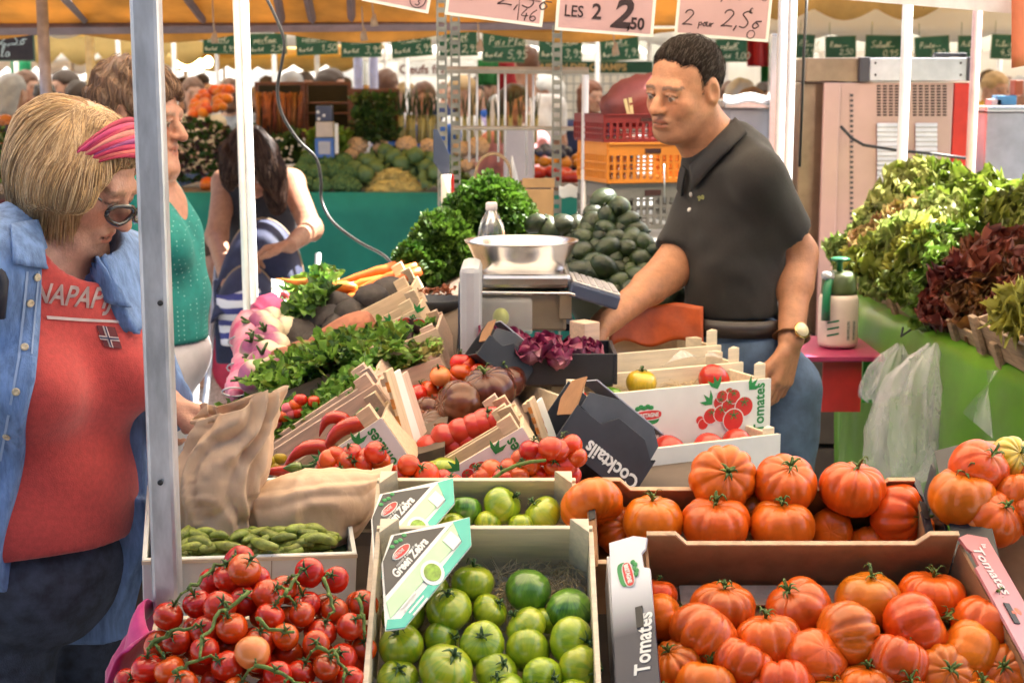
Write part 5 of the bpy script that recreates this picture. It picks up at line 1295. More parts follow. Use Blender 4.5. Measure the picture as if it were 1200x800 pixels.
def cloth(u, v):
 p = edge(u)
 if v < .22:
  t = v / .22; return p + V((.9 * (1 - t), .1 * (1 - t), .02 + .30 * (1 - t) * .7))
 t = (v - .22) / .78; k = min(1, t * 5)
 return p + V((-.02 * math.sin(min(1, t * 4) * 1.57) + (.012 * math.sin(u * 38) + .016 * math.sin(u * 17 + 1)) * t * 1.6, -.02 * math.sin(u * 31) * t, .02 * (1 - k) - .55 * t))
b = MB(); b.grid(cloth, 70, 26)
tag(b.build('oilcloth', OIL, thick=.002), 'shiny green oilcloth over the lettuce table on the right', 'cloth')
def board_crate(label, a, c, Y0, Y1, H=.07):
 p0, p1 = P(*a, Y0), P(*c, Y1)
 M = frame(p0, p1 - p0, V((1, .55, .38)))
 L = (p1 - p0).length
 r = tag(empty('lettuce_crate', M), label, 'crate', 'lettuce crates on the green cloth')
 wo = mat('weathered_wood', (.30, .20, .12), .7, var=.3, scale=6, stretch=(3, 20, 20), bump=.3)
 for k in range(2): MB().box((L / 2, .004 + .003 * k, -.018 - .036 * k), (L, .008, .033)).build('side_board', wo, r, bevel=.002)
 MB().box((L / 2, .30, -.03), (L, .008, .07)).build('back_board', wo, r)
 for x in (.012, L - .012): MB().box((x, -.006, -.030), (.03, .012, .085)).build('corner_post', wo, r, bevel=.002); MB().box((x, .15, -.03), (.01, .29, .07)).build('end_board', wo, r)
 MB().box((L / 2, .15, -.062), (L - .03, .28, .006)).build('base', wo, r)
 return r, M, L
bc1, bM1, bL1 = board_crate('weathered crate of pale lettuces at the far end of the green table', (994, 318), (1046, 350), 4.4, 4.05)
bc2, bM2, bL2 = board_crate('weathered crate of green lettuces above the hanging bags', (1046, 352), (1112, 388), 3.95, 3.50)
bc3, bM3, bL3 = board_crate('weathered crate of dark red lettuces above the clear bags', (1116, 378), (1172, 408), 3.40, 3.10)
bc4, bM4, bL4 = board_crate('crate with a thick pale board and yellow frisee at the right border', (1142, 374), (1225, 418), 3.20, 2.85)
lets = [(1075, 225, 4.35, .115, 0, LF_LIGHT), (1110, 228, 4.3, .11, 1, LF_GREEN), (1150, 228, 4.15, .12, 2, LF_GREEN), (1178, 240, 3.95, .12, 0, LF_GREEN), (1040, 258, 4.4, .10, 1, LF_LIGHT), (1030, 285, 4.25, .09, 2, LF_PINK), (1075, 262, 4.2, .10, 0, LF_PINK),
  (1110, 262, 4.1, .11, 1, LF_LIGHT), (1145, 270, 3.95, .11, 2, LF_GREEN), (1005, 290, 4.45, .085, 0, LF_LIGHT), (1050, 298, 4.1, .10, 2, LF_GREEN), (1090, 295, 3.95, .105, 0, LF_YEL), (1125, 300, 3.8, .11, 1, LF_GREEN), (1040, 322, 4.1, .08, 1, LF_LIGHT),
  (1080, 330, 3.85, .10, 2, LF_GREEN), (1110, 335, 3.7, .10, 0, LF_GREEN), (1180, 275, 3.75, .12, 1, LF_GREEN), (1215, 250, 3.7, .13, 0, LF_GREEN), (1165, 310, 3.6, .12, 1, LF_RED), (1130, 350, 3.5, .10, 2, LF_RED), (1195, 300, 3.5, .12, 0, LF_RED), (1165, 345, 3.4, .105, 2, LF_RED), (1215, 335, 3.35, .11, 1, LF_RED), (1105, 358, 3.6, .075, 2, LF_GREEN), (1190, 365, 3.25, .07, 0, LF_RED)]
nm = {LF_LIGHT: 'pale green curly lettuce', LF_GREEN: 'olive green leafy lettuce', LF_PINK: 'rosy tinged lettuce', LF_YEL: 'yellowish frilly lettuce', LF_RED: 'dark red oak leaf lettuce'}
for i, (x, y, Y, r, k, m) in enumerate(lets):
 o = mesh_obj('lettuce', LET[k], None, Matrix.Translation(P(x, y + 12 + (16 if x > 1130 else 0), Y)) @ rot_to((R4.uniform(-.8, .0), R4.uniform(-.8, -.2), R4.uniform(.4, 1)), R4.uniform(0, 6.28)) @ Matrix.Scale(r / .10, 4))
 if not o.data.materials: o.data.materials.append(LF_LIGHT)
 o.material_slots[0].link = 'OBJECT'; o.material_slots[0].material = m
 if i == 0: tag(o, 'tall pale lettuce crowning the salad heap, stalk showing', 'lettuce')
 else: tag(o, nm[m] + ' in the heap on the green table', 'lettuce', nm[m] + ' heap')
for i, (x, y, Y, m, l) in enumerate([(1195, 372, 3.0, LF_YEL, 'bright yellow frisee head in the crate at the right border'), (1060, 282, 4.05, LF_LIGHT, 'pale frilly endive in the middle of the lettuce heap'), (1015, 302, 4.35, LF_YEL, 'yellow green endive low at the far end of the lettuces'), (1090, 305, 3.85, LF_GREEN, 'green frilly endive above the weathered crate board')]):
 o = mesh_obj('frisee', FRI[i % 2], None, Matrix.Translation(P(x, y, Y)) @ rot_to((-.4, -.5, .8), i) @ Matrix.Scale([.75, .8, .7, .8][i], 4))
 if not o.data.materials: o.data.materials.append(LF_YEL)
 o.material_slots[0].link = 'OBJECT'; o.material_slots[0].material = m; tag(o, l, 'lettuce')
tk = tag(empty('lettuce_table', P(1150, 480, 3.5)), 'table under the green oilcloth on the right', 'table')
b = MB(); q = [edge(0) + V((.06, .1, -.03)), edge(.8) + V((.06, 0, -.03)), edge(.8) + V((.9, .2, .15)), edge(0) + V((.9, .2, .2))]
b.add([*q, *[p - V((0, 0, .03)) for p in q]], [(3, 2, 1, 0), (4, 5, 6, 7), (0, 1, 5, 4), (1, 2, 6, 5), (2, 3, 7, 6), (3, 0, 4, 7)]); b.build('table_top', mat('dark_board'), tk, T(*(-P(1150, 480, 3.5))))
for u in (.05, .75): q = edge(u) + V((.12, .1, 0)); MB().box((q.x, q.y, (q.z - .06) / 2), (.04, .04, q.z - .06)).build('leg', METAL, tk, T(*(-P(1150, 480, 3.5))))
def hang_bag(label, top, w0, px_path, Y, seed, wide):
 R = random.Random(seed); b = MB()
 n = 60; vs = []; fs = []; k = len(px_path)
 for i, (x, y, hw) in enumerate(px_path):
  c = P(x, y, Y - .03 - .02 * i / k); s = 1 / pxm(Y, y)
  for j in range(n):
   th = 2 * math.pi * j / n; q = 1 + .24 * math.sin(th * 5 + i * .5 + seed) + .18 * math.sin(th * 9 - i * .7) + .1 * math.sin(th * 15 + i)
   vs.append(c + V((hw * s * math.cos(th) * q, .4 * hw * s * math.sin(th) * q, .006 * math.sin(th * 4 + i))))
 for i in range(k - 1):
  for j in range(n): fs.append((i * n + j, i * n + (j + 1) % n, (i + 1) * n + (j + 1) % n, (i + 1) * n + j))
 b.add(vs, fs, 0, True)
 o = b.build('film_bag', mat('cloudy_film', (.80, .79, .83), .12, var=.15, scale=14, alpha=.30, bump=1.0, bscale=38, stretch=(1, 1, .4)), None, None)
 return tag(o, label, 'bag', None)
hang_bag('cloudy clear plastic bags hooked on the green cloth, longest bunch', 0, 0, [(1092, 404, 5), (1082, 418, 16), (1070, 440, 26), (1064, 470, 33), (1062, 500, 38), (1062, 530, 40), (1060, 552, 36), (1056, 562, 20)], 3.40, 1, 1)
hang_bag('smaller clear plastic bag hooked left of the long bag', 0, 0, [(1055, 404, 4), (1050, 415, 12), (1044, 432, 20), (1038, 452, 24), (1030, 462, 20), (1024, 470, 6)], 3.62, 4, 1)
b = MB(); b.grid(lambda u, v: P(1170 - 14 * u - 42 * v * (1 - u) + 4 * v * u * 2, 434 + 50 * v + 28 * u * v * 1.1 + 2 * math.sin(6 * v), 3.04 - .02 * v + .02 * math.sin(4 * u)), 8, 8)
tag(b.build('film_sheet', mat('cloudy_film')), 'single clear plastic sheet clipped to the green cloth at right', 'film')
b = MB(); b.tube([P(1058, 384, 3.70), P(1056, 394, 3.64), P(1062, 390, 3.62), P(1072, 383, 3.66)], .003, 6); tag(b.build('bag_hook', PBLACK), 'thin black wire hook holding the plastic bags', 'hook')
sp_ = tag(empty('spray_bottle', P(981, 405, 4.0)), 'white pump sprayer with green handle and printed stripes', 'bottle')
SW = mat('white_plastic', (.70, .58, .52), .4, var=.06); SG = mat('green_plastic', (.012, .16, .07), .35, var=.1)
MB().lathe([(.045, 0), (.051, .006), (.052, .012), (.052, .105), (.051, .125), (.047, .138)], 28).build('tank', SW, sp_)
MB().lathe([(.047, .138), (.046, .15), (.044, .185), (.036, .195), (.02, .198)], 28).build('pump_head', mat('green_brown_plastic', (.07, .10, .035), .35, var=.3), sp_)
MB().lathe([(.008, .198), (.008, .222), (.024, .226), (.026, .231), (.018, .234)], 20).build('pump_knob', SG, sp_)
b = MB(); b.tube([(-.030, -.03, .185), (-.040, -.045, .16), (-.043, -.05, .12), (-.043, -.05, .075)], [.010, .011, .011, .012], 12); b.build('grip', SG, sp_)
b = MB(); b.tube([(-.028, -.028, .185), (-.05, -.04, .192)], [.014, .010], 12); b.build('nozzle', mat('grey_plastic'), sp_)
for k in range(3):
 b = MB(); b.grid(lambda u, v: (.0532 * math.sin(-.75 + .6 * u), -.0532 * math.cos(-.75 + .6 * u), .03 + .017 * k + .008 * u + .005 * v), 6, 1); b.build('printed_stripe', SG, sp_)
for k in range(2):
 b = MB(); b.grid(lambda u, v: (.0532 * math.sin(.25 + .35 * k + .16 * u), -.0532 * math.cos(.25 + .35 * k + .16 * u), .022 + .05 * v), 3, 1); b.build('small_print', mat('grey_ink', (.30, .30, .28), .5, var=.8, scale=260), sp_)
MAG = mat('magenta_board', (.36, .03, .10), .4, var=.1)
sh = tag(empty('side_shelf', P(985, 420, 3.9)), 'magenta topped shelf carrying the pump sprayer', 'shelf'); SHI = T(*(-P(985, 420, 3.9)))
q = P(985, 406, 4.0); MB().box((q.x + .02, 4.02, q.z - .008), (.28, .34, .014)).build('shelf_top', MAG, sh, SHI, bevel=.002)
MB().box((q.x - .02, 3.88, q.z - .085), (.10, .005, .13)).build('red_sheet', mat('red_plastic', (.5, .02, .02), .3), sh, SHI)
MB().box((q.x + .075, 3.90, q.z - .075), (.075, .005, .11)).build('green_sheet', mat('bright_green_plastic', (.03, .35, .03), .3), sh, SHI)
for x in (-.1, .14): MB().box((q.x + x, 4.1, (q.z - .02) / 2), (.03, .03, q.z - .02)).build('leg', METAL, sh, SHI)
pb2 = tag(empty('shade_backing', P(960, 500, 4.7)), 'added dark slabs under the magenta shelf, standing for shade', 'shade_slab'); q = P(965, 470, 4.7)  # dark slabs added where there is only shade under the table
for k in range(6): MB().box((q.x + .05 - P(960, 500, 4.7).x, .3, .07 + .14 * k - P(960, 500, 4.7).z), (.85, .6, .125)).build('shade_slab', mat('shade_slab_dark', (.05, .034, .022), .85, var=.4, scale=8), pb2, bevel=.006)
from mathutils.bvhtree import BVHTree
SKINM = mat('skin', (.5, .3, .2), .48, var=.13, scale=55, attr='col', subsurf=.08, bump=.28, bscale=260)
def face_axes(f, roll=0.0):
 f = V(f).normalized(); up = V((0, 0, 1)); ez = (up - f * up.dot(f)).normalized(); ey = -f; ex = ey.cross(ez)
 if roll:
  q = Matrix.Rotation(math.radians(roll), 3, f); ex = q @ ex; ez = q @ ez
 return np.array([[ex.x, ey.x, ez.x], [ex.y, ey.y, ez.y], [ex.z, ey.z, ez.z]])
def head_prims(s, c, R, k=1.0, neck=None, nose=1.0, jowl=1.0, smile=0.0):
 c = np.array(c); W = lambda x, y, z: c + R @ (np.array([x, y, z]) * k)
 s.ell(W(0, .015, .035), np.array([.075, .093, .082]) * k, R, .0)
 s.ell(W(0, -.028, -.035), np.array([.060, .064, .084]) * k, R, .03 * k)
 for q in (-1, 1):
  s.cone(W(q * .052, .008, -.045), W(q * .024, -.062, -.090), .024 * k * jowl, .022 * k * jowl, .03 * k)
  s.ell(W(q * .036, -.058, -.024), np.array([.026, .024, .026]) * k, R, .022 * k)
 s.ell(W(0, -.071, -.094), np.array([.024, .020, .018]) * k, R, .022 * k)
 s.cone(W(-.036, -.076, .022), W(.036, -.076, .022), .014 * k, .014 * k, .016 * k)
 for q in (-1, 1): s.ell(W(q * .032, -.101, .001), np.array([.019, .020, .013]) * k, R, .012 * k, 'sub')
 s.chain([W(0, -.086, .010), W(0, -.102, -.010), W(0, -.113 * nose, -.024)], [.0085 * k, .010 * k, .0135 * k], .010 * k)
 for q in (-1, 1): s.ell(W(q * .0125, -.099, -.028), np.array([.0085, .011, .008]) * k, R, .007 * k)
 s.ell(W(0, -.086, -.058), np.array([.028, .016, .020]) * k, R, .012 * k)
 s.cone(W(-.019, -.093, -.0535), W(.019, -.093, -.0535), .0062 * k, .0062 * k, .005 * k)
 s.cone(W(-.016, -.0925, -.066), W(.016, -.0925, -.066), .0072 * k, .0072 * k, .005 * k)
 s.cone(W(-.024, -.098, -.0598 + smile), W(.024, -.098, -.0598 + smile), .0026 * k, .0026 * k, .002 * k, 'sub')
 for q in (-1, 1):
  s.ell(W(q * .031, -.0775, .002), np.array([.0125, .0125, .0125]) * k, R, .0)
  s.cone(W(q * .021, -.089, .0085), W(q * .044, -.083, .0075), .0042 * k, .0038 * k, .004 * k)
  s.cone(W(q * .022, -.087, -.0085), W(q * .043, -.082, -.0075), .0034 * k, .0032 * k, .004 * k)
  s.ell(W(q * .077, .012, -.004), np.array([.0125, .021, .033]) * k, R, .010 * k)
  s.ell(W(q * .087, .004, -.002), np.array([.008, .011, .018]) * k, R, .006 * k, 'sub')
 if neck is not None:
  s.cone(W(0, .022, -.06), neck[0], .055 * k, neck[1] * .95, .03 * k)
def head_color(c, R, k, base, lips=(.75, .42, .40), brow=(.25, .2, .18), stubble=0.0, iris=(.10, .06, .04), blush=.12):
 c = np.array(c); base = np.array(base)
 def fn(vs):
  col = np.tile(base, (len(vs), 1))
  L = ((vs - c) @ R) / k
  x, y, z = L[:, 0], L[:, 1], L[:, 2]; ax = np.abs(x)
  front = y < -.045
  def mixin(m, t):
   nonlocal col
   col = col * (1 - m[:, None]) + np.array(t) * m[:, None]
  g = lambda v, w: np.clip(1 - v / w, 0, 1)
  d = np.hypot((ax - .042) / 1.3, (z + .022)); mixin(g(d, .03) * blush * 3 * front, base * np.array([1.12, .72, .66]))
  mixin(g(np.hypot(ax, (z + .026) * .8), .018) * .35 * (y < -.09), base * np.array([1.1, .72, .66]))
  if stubble: mixin((np.clip((-z - .035) / .02, 0, 1) * np.clip((.04 - y) / .03, 0, 1) * stubble) * (np.abs(L).max(1) < .135), base * np.array([.55, .56, .60]))
  m = ((np.hypot(ax / 1.6, (z + .0595) * 1.15) < .0135) & (y < -.088)).astype(float); mixin(m * .75, base * np.array(lips))
  m = ((np.abs(z + .0598) < .0018) & (ax < .023) & (y < -.082)).astype(float); mixin(m * .8, base * .28)
  bz = .0265 - np.abs(ax - .028) * .22; m = ((np.abs(z - bz) < .0042) & (ax > .010) & (ax < .053) & (y < -.06)).astype(float); mixin(m * .62, brow)
  e = np.hypot(ax - .031, z - .001)
  eye = (np.hypot((ax - .031) / 1.45, z + .0005) < .0062) & (y < -.075); mixin(eye.astype(float), (.42, .36, .33))
  ir = (np.hypot(ax - .031, z + .002) < .0058) & (y < -.075); mixin(ir.astype(float), iris)
  lash = (np.abs(np.hypot((ax - .031) / 1.5, z - .0005) - .0082) < .0016) & (z > .001) & (y < -.07); mixin(lash * .85, np.array(brow) * .5)
  nos = (np.hypot(ax - .007, z + .034) < .0042) & (y < -.092); mixin(nos * .75, base * .3)
  return col
 return fn
def hand(s, w, f, n, side, k=1.0, curl=(.5, .6, .5), spread=.10, thumb=(.65, .55, .35)):
 """w wrist, f towards the fingers, n out of the palm, side +1/-1 puts the thumb."""
 w, f, n = V(w), V(f).normalized(), V(n); n = (n - f * n.dot(f)).normalized(); t = f.cross(n) * side
 for i in range(4):
  q = (1.5 - i) * .0195
  s.cone(w + f * .012 + t * q * .75, w + f * (.085 - .004 * abs(i - 1.2)) * k + t * q * k, .0155 * k, .0125 * k, .012)
 for i in range(4):
  q = (1.5 - i) * .0205; p = w + f * (.084 - .005 * abs(i - 1.2)) * k + t * q * k; d = (f + t * (1.5 - i) * spread).normalized(); a = 0
  pts = [p]; rs = [.0100]
  for j, L in enumerate([(.040, .025, .021), (.045, .029, .023), (.042, .027, .022), (.033, .021, .019)][i]):
   a += curl[j] * (1 + .08 * i); dd = d * math.cos(a) + n * math.sin(a)
   p = p + dd * L * k; pts.append(p); rs.append([.0092, .0084, .0068][j])
  s.chain(pts, [r * k for r in rs], .003)
 p0 = w + f * .022 * k + t * .026 * k; d = (f * thumb[0] + t * thumb[1] + n * thumb[2]).normalized(); p1 = p0 + d * .042 * k; p2 = p1 + (d + f * .5).normalized() * .032 * k; p3 = p2 + (f + n * .3).normalized() * .026 * k
 s.chain([p0, p1, p2, p3], [.016 * k, .0125 * k, .0105 * k, .0078 * k], .008)
def bvh_of(o):
 o_m = Matrix.Translation(o.location if o.parent is None else o.parent.location + o.location)
 return BVHTree.FromPolygons([o_m @ v.co for v in o.data.vertices], [tuple(p.vertices) for p in o.data.polygons])
def hit(bvh, px, py):
 o = V((0, 0, CAMZ)); d = (P(px, py, 2.0) - o).normalized(); r = bvh.ray_cast(o, d)
 return (r[0], r[1]) if r[0] is not None else (None, None)
def drape(me, M, bvh, lift=.002):
 """Lay a flat mesh on a body along the flat mesh's normal."""
 n = (M.to_3x3() @ V((0, 0, 1))).normalized()
 for v in me.vertices:
  p = M @ v.co; r = bvh.ray_cast(p + n * .3, -n)
  v.co = (r[0] + n * lift) if r[0] is not None else p
def patch(bvh, pts, m, name, parent, loc, n=6, lift=.0022):
 """Quad patch draped on a body through four photo points (tl, tr, br, bl)."""
 b = MB(); vs = []
 def at(u, v):
  x = (pts[0][0] * (1 - u) + pts[1][0] * u) * (1 - v) + (pts[3][0] * (1 - u) + pts[2][0] * u) * v
  y = (pts[0][1] * (1 - u) + pts[1][1] * u) * (1 - v) + (pts[3][1] * (1 - u) + pts[2][1] * u) * v
  p, nn = hit(bvh, x, y)
  return (p + nn * lift - loc) if p is not None else None
 g = {}
 for j in range(n + 1):
  for i in range(n + 1): g[i, j] = at(i / n, j / n)
 ok = [p for p in g.values() if p is not None]
 if not ok: return None
 for kk in g:
  if g[kk] is None: g[kk] = ok[0]
 b.grid(lambda u, v: g[round(u * n), round(v * n)], n, n)
 return b.build(name, m, parent)
def fuzz(o, n, L, rad, flow, mats, loc, lift=.004, seed=0, steps=6, wild=.12):
 """Fine hairs that follow flow(p) over the surface of a hair mesh."""
 R = random.Random(seed); bv = bvh_of(o); B = [MB() for _ in mats]; ps = o.data.polygons; M = Matrix.Translation(o.location if o.parent is None else o.parent.location + o.location)
 for i in range(n):
  pl = ps[R.randrange(len(ps))]; p = M @ pl.center; nn = pl.normal.copy(); h = lift * R.random(); pts = []; l = L * R.uniform(.6, 1.3)
  w_ = V((R.uniform(-1, 1), R.uniform(-1, 1), R.uniform(-1, 1))) * wild
  for k in range(steps):
   pts.append(p + nn * (h + .0008) - loc); d = flow(p) + w_; d = d - nn * d.dot(nn)
   if d.length < 1e-5: break
   q = p + d.normalized() * l / steps; r_ = bv.find_nearest(q)
   if r_[0] is None: break
   p, nn = r_[0], r_[1]
  if len(pts) > 2: B[R.randrange(len(mats))].tube(pts, [rad * (1 - .7 * j / (len(pts) - 1)) for j in range(len(pts))], 3, 0, caps=False)
 for b, m in zip(B, mats): b.build('hair_strands', m, o, None)
def strands(bvh_pts, n, fn, r, m, name, parent, loc, seed=0):
 R = random.Random(seed); b = MB()
 for i in range(n):
  pts = fn(R)
  if pts is None: continue
  k = len(pts); b.tube([p - loc for p in pts], [r * (1 - .75 * j / (k - 1)) for j in range(k)], 4, 0, caps=False)
 return b.build(name, m, parent)
Y0 = 3.45
pm = lambda x, y, d=0: P(x, y, Y0 + d)
base = pm(870, 400, 0); base.z = 0
LOC = V((base.x, base.y, 0))
hc = pm(802, 104, -.02); HR = face_axes((-.70, -.66, -.24), -5); HK = .925
ls, rs_ = pm(890, 206, -.11), pm(829, 214, .10)
le, lw = pm(934, 298, .0), pm(927, 398, -.12)
re_, rw = pm(784, 318, -.01), pm(706, 381, -.20)
nk = pm(838, 172, .03)
BR = face_axes((-.72, -.69, 0))
def man_body():
 s = SDF((base.x - .50, base.y - .48, 0), (base.x + .34, base.y + .40, 1.86), .014,
   fine=[((hc.x - .14, hc.y - .16, hc.z - .16), (hc.x + .14, hc.y + .16, hc.z + .16), .0033), ((lw.x - .08, lw.y - .12, lw.z - .20), (lw.x + .06, lw.y + .06, lw.z + .05), .0045), ((rw.x - .12, rw.y - .14, rw.z - .08), (rw.x + .06, rw.y + .06, rw.z + .06), .0045)])
 s.ell(pm(856, 240), (.10, .07, .15), BR, .0); s.ell(pm(860, 335), (.09, .075, .14), BR, .05)
 s.cone(nk, ls, .045, .045, .04).cone(nk, rs_, .045, .045, .04)
 head_prims(s, hc, HR, HK, (nk, .062), jowl=1.0)
 s.cone(hc + V((.02, .02, -.07)), nk + V((.015, .01, -.05)), .054, .060, .03)
 s.chain([ls, le, lw], [.050, .040, .029], .03); s.cone(le, le.lerp(lw, .35), .041, .041, .02)
 s.chain([rs_, re_, rw], [.044, .039, .029], .03); s.cone(re_, re_.lerp(rw, .3), .039, .039, .02)
 hand(s, lw + V((-.002, 0, -.012)), (-.22, -.12, -1), (-.75, .55, 0), -1, 1.02, (.25, .45, .35), .05, (.8, .35, .4))
 hand(s, rw + V((-.006, -.006, -.006)), (-.75, -.5, -.45), (.25, .1, -.9), 1, 1.0, (.35, .6, .5), .06, (.8, .4, .6))
 for q in (-.085, .085): s.chain([V((base.x + q, base.y, .95)), V((base.x + q, base.y - .02, .5)), V((base.x + q, base.y + .02, .07))], [.085, .055, .042], .03); s.cone((base.x + q, base.y, .05), (base.x + q - .08, base.y - .1, .04), .04, .035, .03)
 return s
tan = (.44, .195, .10)
man = man_body().build('person', SKINM, None, LOC, head_color(hc, HR, HK, tan, stubble=.42, brow=(.05, .035, .028), blush=.10))
tag(man, 'seller in a dark polo shirt and jeans reaching across the stall', 'person')
POLO = mat('charcoal_knit', (.015, .012, .011), .85, var=.15, scale=160, bump=.3, bscale=700, sheen=.1)
s = SDF((base.x - .30, base.y - .34, .98), (base.x + .30, base.y + .36, 1.68), .0075)
s.ell(pm(858, 228), (.121, .092, .165), BR, 0); s.ell(pm(861, 315, .0), (.108, .092, .15), BR, .08); s.cone(pm(861, 330), pm(862, 392), .097, .102, .05)
s.cone(nk + V((.03, .02, -.02)), ls + V((-.01, 0, -.005)), .060, .058, .05).cone(nk + V((0, 0, -.02)), rs_ + V((.01, 0, 0)), .066, .058, .05)
s.wrinkle(.008, 24, seed=3); s.wrinkle(.0022, 70, seed=13)
def sleeve(s, a, e, t, r0, r1):
 q = SDF.__new__(SDF); q.ax = s.ax; q.F = np.full_like(s.F, 1.0)
 q.cone(a, a.lerp(e, 1.0), r0, r1, .03); d = e - a; q.wrinkle(.003, 40, seed=6); q.cut(a.lerp(e, t), d)
 h = np.maximum(.03 - np.abs(s.F - q.F), 0) / .03; s.F = np.minimum(s.F, q.F) - h * h * .0075
sleeve(s, ls, le, .70, .055, .060); sleeve(s, rs_, re_, .80, .052, .052)
s.cut(pm(860, 378, -.12), (0.05, 0, -1)); s.cut(hc + V((.01, .0, -.125)), (-.45, -.32, .85)); s.ell(pm(812, 182, -.10), (.05, .05, .052), None, .012, 'sub')
polo = s.build('polo_shirt', POLO, man, LOC)
pb = bvh_of(polo); mb_ = bvh_of(man)
CK = mat('collar_knit', (.024, .021, .022), .8, var=.15, scale=200, bump=.3, bscale=600)
def collar_leaf(tops, bots):
 T_, B_ = [], []
 for (x, y) in tops: p, n = hit(mb_, x, y); T_.append((p + n * .010) if p else None)
 for (x, y) in bots: p, n = hit(pb, x, y); B_.append((p + n * .009) if p else None)
 k = [i for i in range(len(T_)) if T_[i] is not None and B_[i] is not None]
 if len(k) < 2: return
 T_ = [T_[i] - LOC for i in k]; B_ = [B_[i] - LOC for i in k]; n = len(k) - 1
 def fn(u, v):
  f = u * n; i = min(int(f), n - 1); t = f - i; a = T_[i].lerp(T_[i + 1], t); b_ = B_[i].lerp(B_[i + 1], t)
  return a.lerp(b_, v) + V((-.002, -.010, .004)) * math.sin(math.pi * v)
 b = MB(); b.grid(fn, 18, 6); b.build('collar', CK, man, None, thick=.005)
collar_leaf([(866, 132), (858, 142), (848, 153), (836, 165), (824, 178), (812, 192)], [(881, 146), (875, 160), (860, 175), (845, 190), (830, 206), (815, 222)])
collar_leaf([(790, 182), (797, 186), (803, 192), (808, 196)], [(790, 206), (794, 214), (798, 222), (803, 230)])
for (x, y) in ((810, 228), (808, 246)):
 p, n = hit(pb, x, y)
 if p:
  b = MB(); b.lathe([(.0055, 0), (.0055, .002), (.004, .0024)], 12, 0, Matrix.Translation(p - LOC) @ rot_to(n, 0)); b.build('button', mat('pearl_button', (.6, .55, .5), .3), man)
ep = [(0, 2), (3, 4), (6, 3), (8, 5), (12, 4), (13, 1), (10, -1), (6, 0), (4, -3), (2, -2), (3, 0)]
p, n = hit(pb, 822, 233)
if p:
 M = Matrix.Translation(p + n * .0025 - LOC) @ rot_to(n, 0); Q = frame(M.translation, V((1, -.6, 0)), V((0, 0, 1)))
 MB().prism([(x * .0016 - .009, y * .0018) for x, y in ep][::-1], 0, .001, Q).build('emblem', mat('green_gold_thread', (.22, .22, .07), .7, var=.4, scale=300), man)
HAIRD = mat('dark_hair', (.014, .008, .006), .75, spec=.15, var=.4, scale=60, bump=.7, bscale=160, stretch=(1, 1, .35))
s = SDF((hc.x - .14, hc.y - .14, hc.z - .10), (hc.x + .14, hc.y + .16, hc.z + .16), .0045)
W = lambda x, y, z: np.array(hc) + HR @ (np.array([x, y, z]) * HK)
s.ell(W(0, .018, .038), np.array([.079, .0965, .085]) * HK, HR, 0)
s.ell(W(0, -.100, .020), np.array([.085, .074, .072]) * HK, HR, .012, 'sub')
for q in (-1, 1): s.ell(W(q * .066, -.070, .03), np.array([.03, .052, .055]) * HK, HR, .012, 'sub'); s.ell(W(q * .086, .010, -.010), np.array([.022, .028, .042]) * HK, HR, .006, 'sub')
s.ell(W(0, .09, -.085), np.array([.09, .07, .05]) * HK, HR, .01, 'sub')
s.warp(lambda X, Y, Z, F: F + .0016 * np.sin(150 * X + 60 * Z) * np.sin(130 * Y + 40 * X) * np.sin(60 * Z))
mh = s.build('hair', HAIRD, man, LOC); cr_ = hc + V((.03, .03, .13)); fuzz(mh, 2600, .022, .0007, lambda p: (p - cr_) + V((0, 0, -.02)) + V((-.05, -.05, 0)), [HAIRD, mat('hair_sheen', (.04, .026, .018), .5)], LOC, .003, 2, 4, .05)  # some strands in a lighter brown
JEAN = mat('blue_jeans', (.07, .115, .20), .8, var=.3, scale=18, bump=.3, bscale=500)
s = SDF((base.x - .26, base.y - .24, .06), (base.x + .28, base.y + .24, 1.14), .014)
s.ell(pm(862, 415), (.130, .112, .13), BR, 0)
for q in (-.08, .08): s.chain([V((base.x + q, base.y, .98)), V((base.x + q, base.y - .02, .5)), V((base.x + q, base.y + .02, .08))], [.105, .075, .062], .04)
s.cut(pm(860, 380, -.1), (0, 0, 1)); s.wrinkle(.003, 30, seed=5); jeans = s.build('jeans', JEAN, man, LOC)
b = MB(); c = pm(862, 378); F_ = V((-.72, -.69, 0)); E_ = V((.69, -.72, 0))
ring_ = [c + E_ * .121 * math.cos(t * .1963) + F_ * .112 * math.sin(t * .1963) - LOC for t in range(33)]
for dz in (0,):
 b.add([p + V((0, 0, -.019)) for p in ring_] + [p + V((0, 0, .019)) for p in ring_], [(i, i + 1, i + 34, i + 33) for i in range(32)], 0, True)
b.build('belt', mat('belt_leather', (.035, .024, .022), .4, var=.2), man, None, thick=.006)
wd = (lw - le).normalized(); wc = le.lerp(lw, .96)
b = MB(); e1 = wd.orthogonal().normalized(); e2 = wd.cross(e1)
b.tube([wc + e1 * .036 * math.cos(t * .262) + e2 * .036 * math.sin(t * .262) - LOC for t in range(25)], .0065, 8, flat=.35); b.build('watch_strap', mat('tan_leather', (.22, .09, .03), .5), man)
fd = (V((.35, -1, .1)) - wd * V((.35, -1, .1)).dot(wd)).normalized()
b = MB(); b.lathe([(.017, 0), (.0185, .003), (.0185, .007), (.016, .009)], 22, 0, Matrix.Translation(wc + fd * .034 - LOC) @ rot_to(fd, 0)); b.build('watch_case', mat('gold', (.75, .5, .2), .25, 1.0), man)
b = MB(); b.lathe([(.0155, .0088), (.0155, .0096)], 22, 0, Matrix.Translation(wc + fd * .034 - LOC) @ rot_to(fd, 0)); b.build('watch_dial', mat('cream_dial', (.65, .55, .36), .3), man)
Y0 = 2.36
pm = lambda x, y, d=0: P(x, y, Y0 + d)
base = pm(78, 400, .05); LOC = V((base.x, base.y, 0))
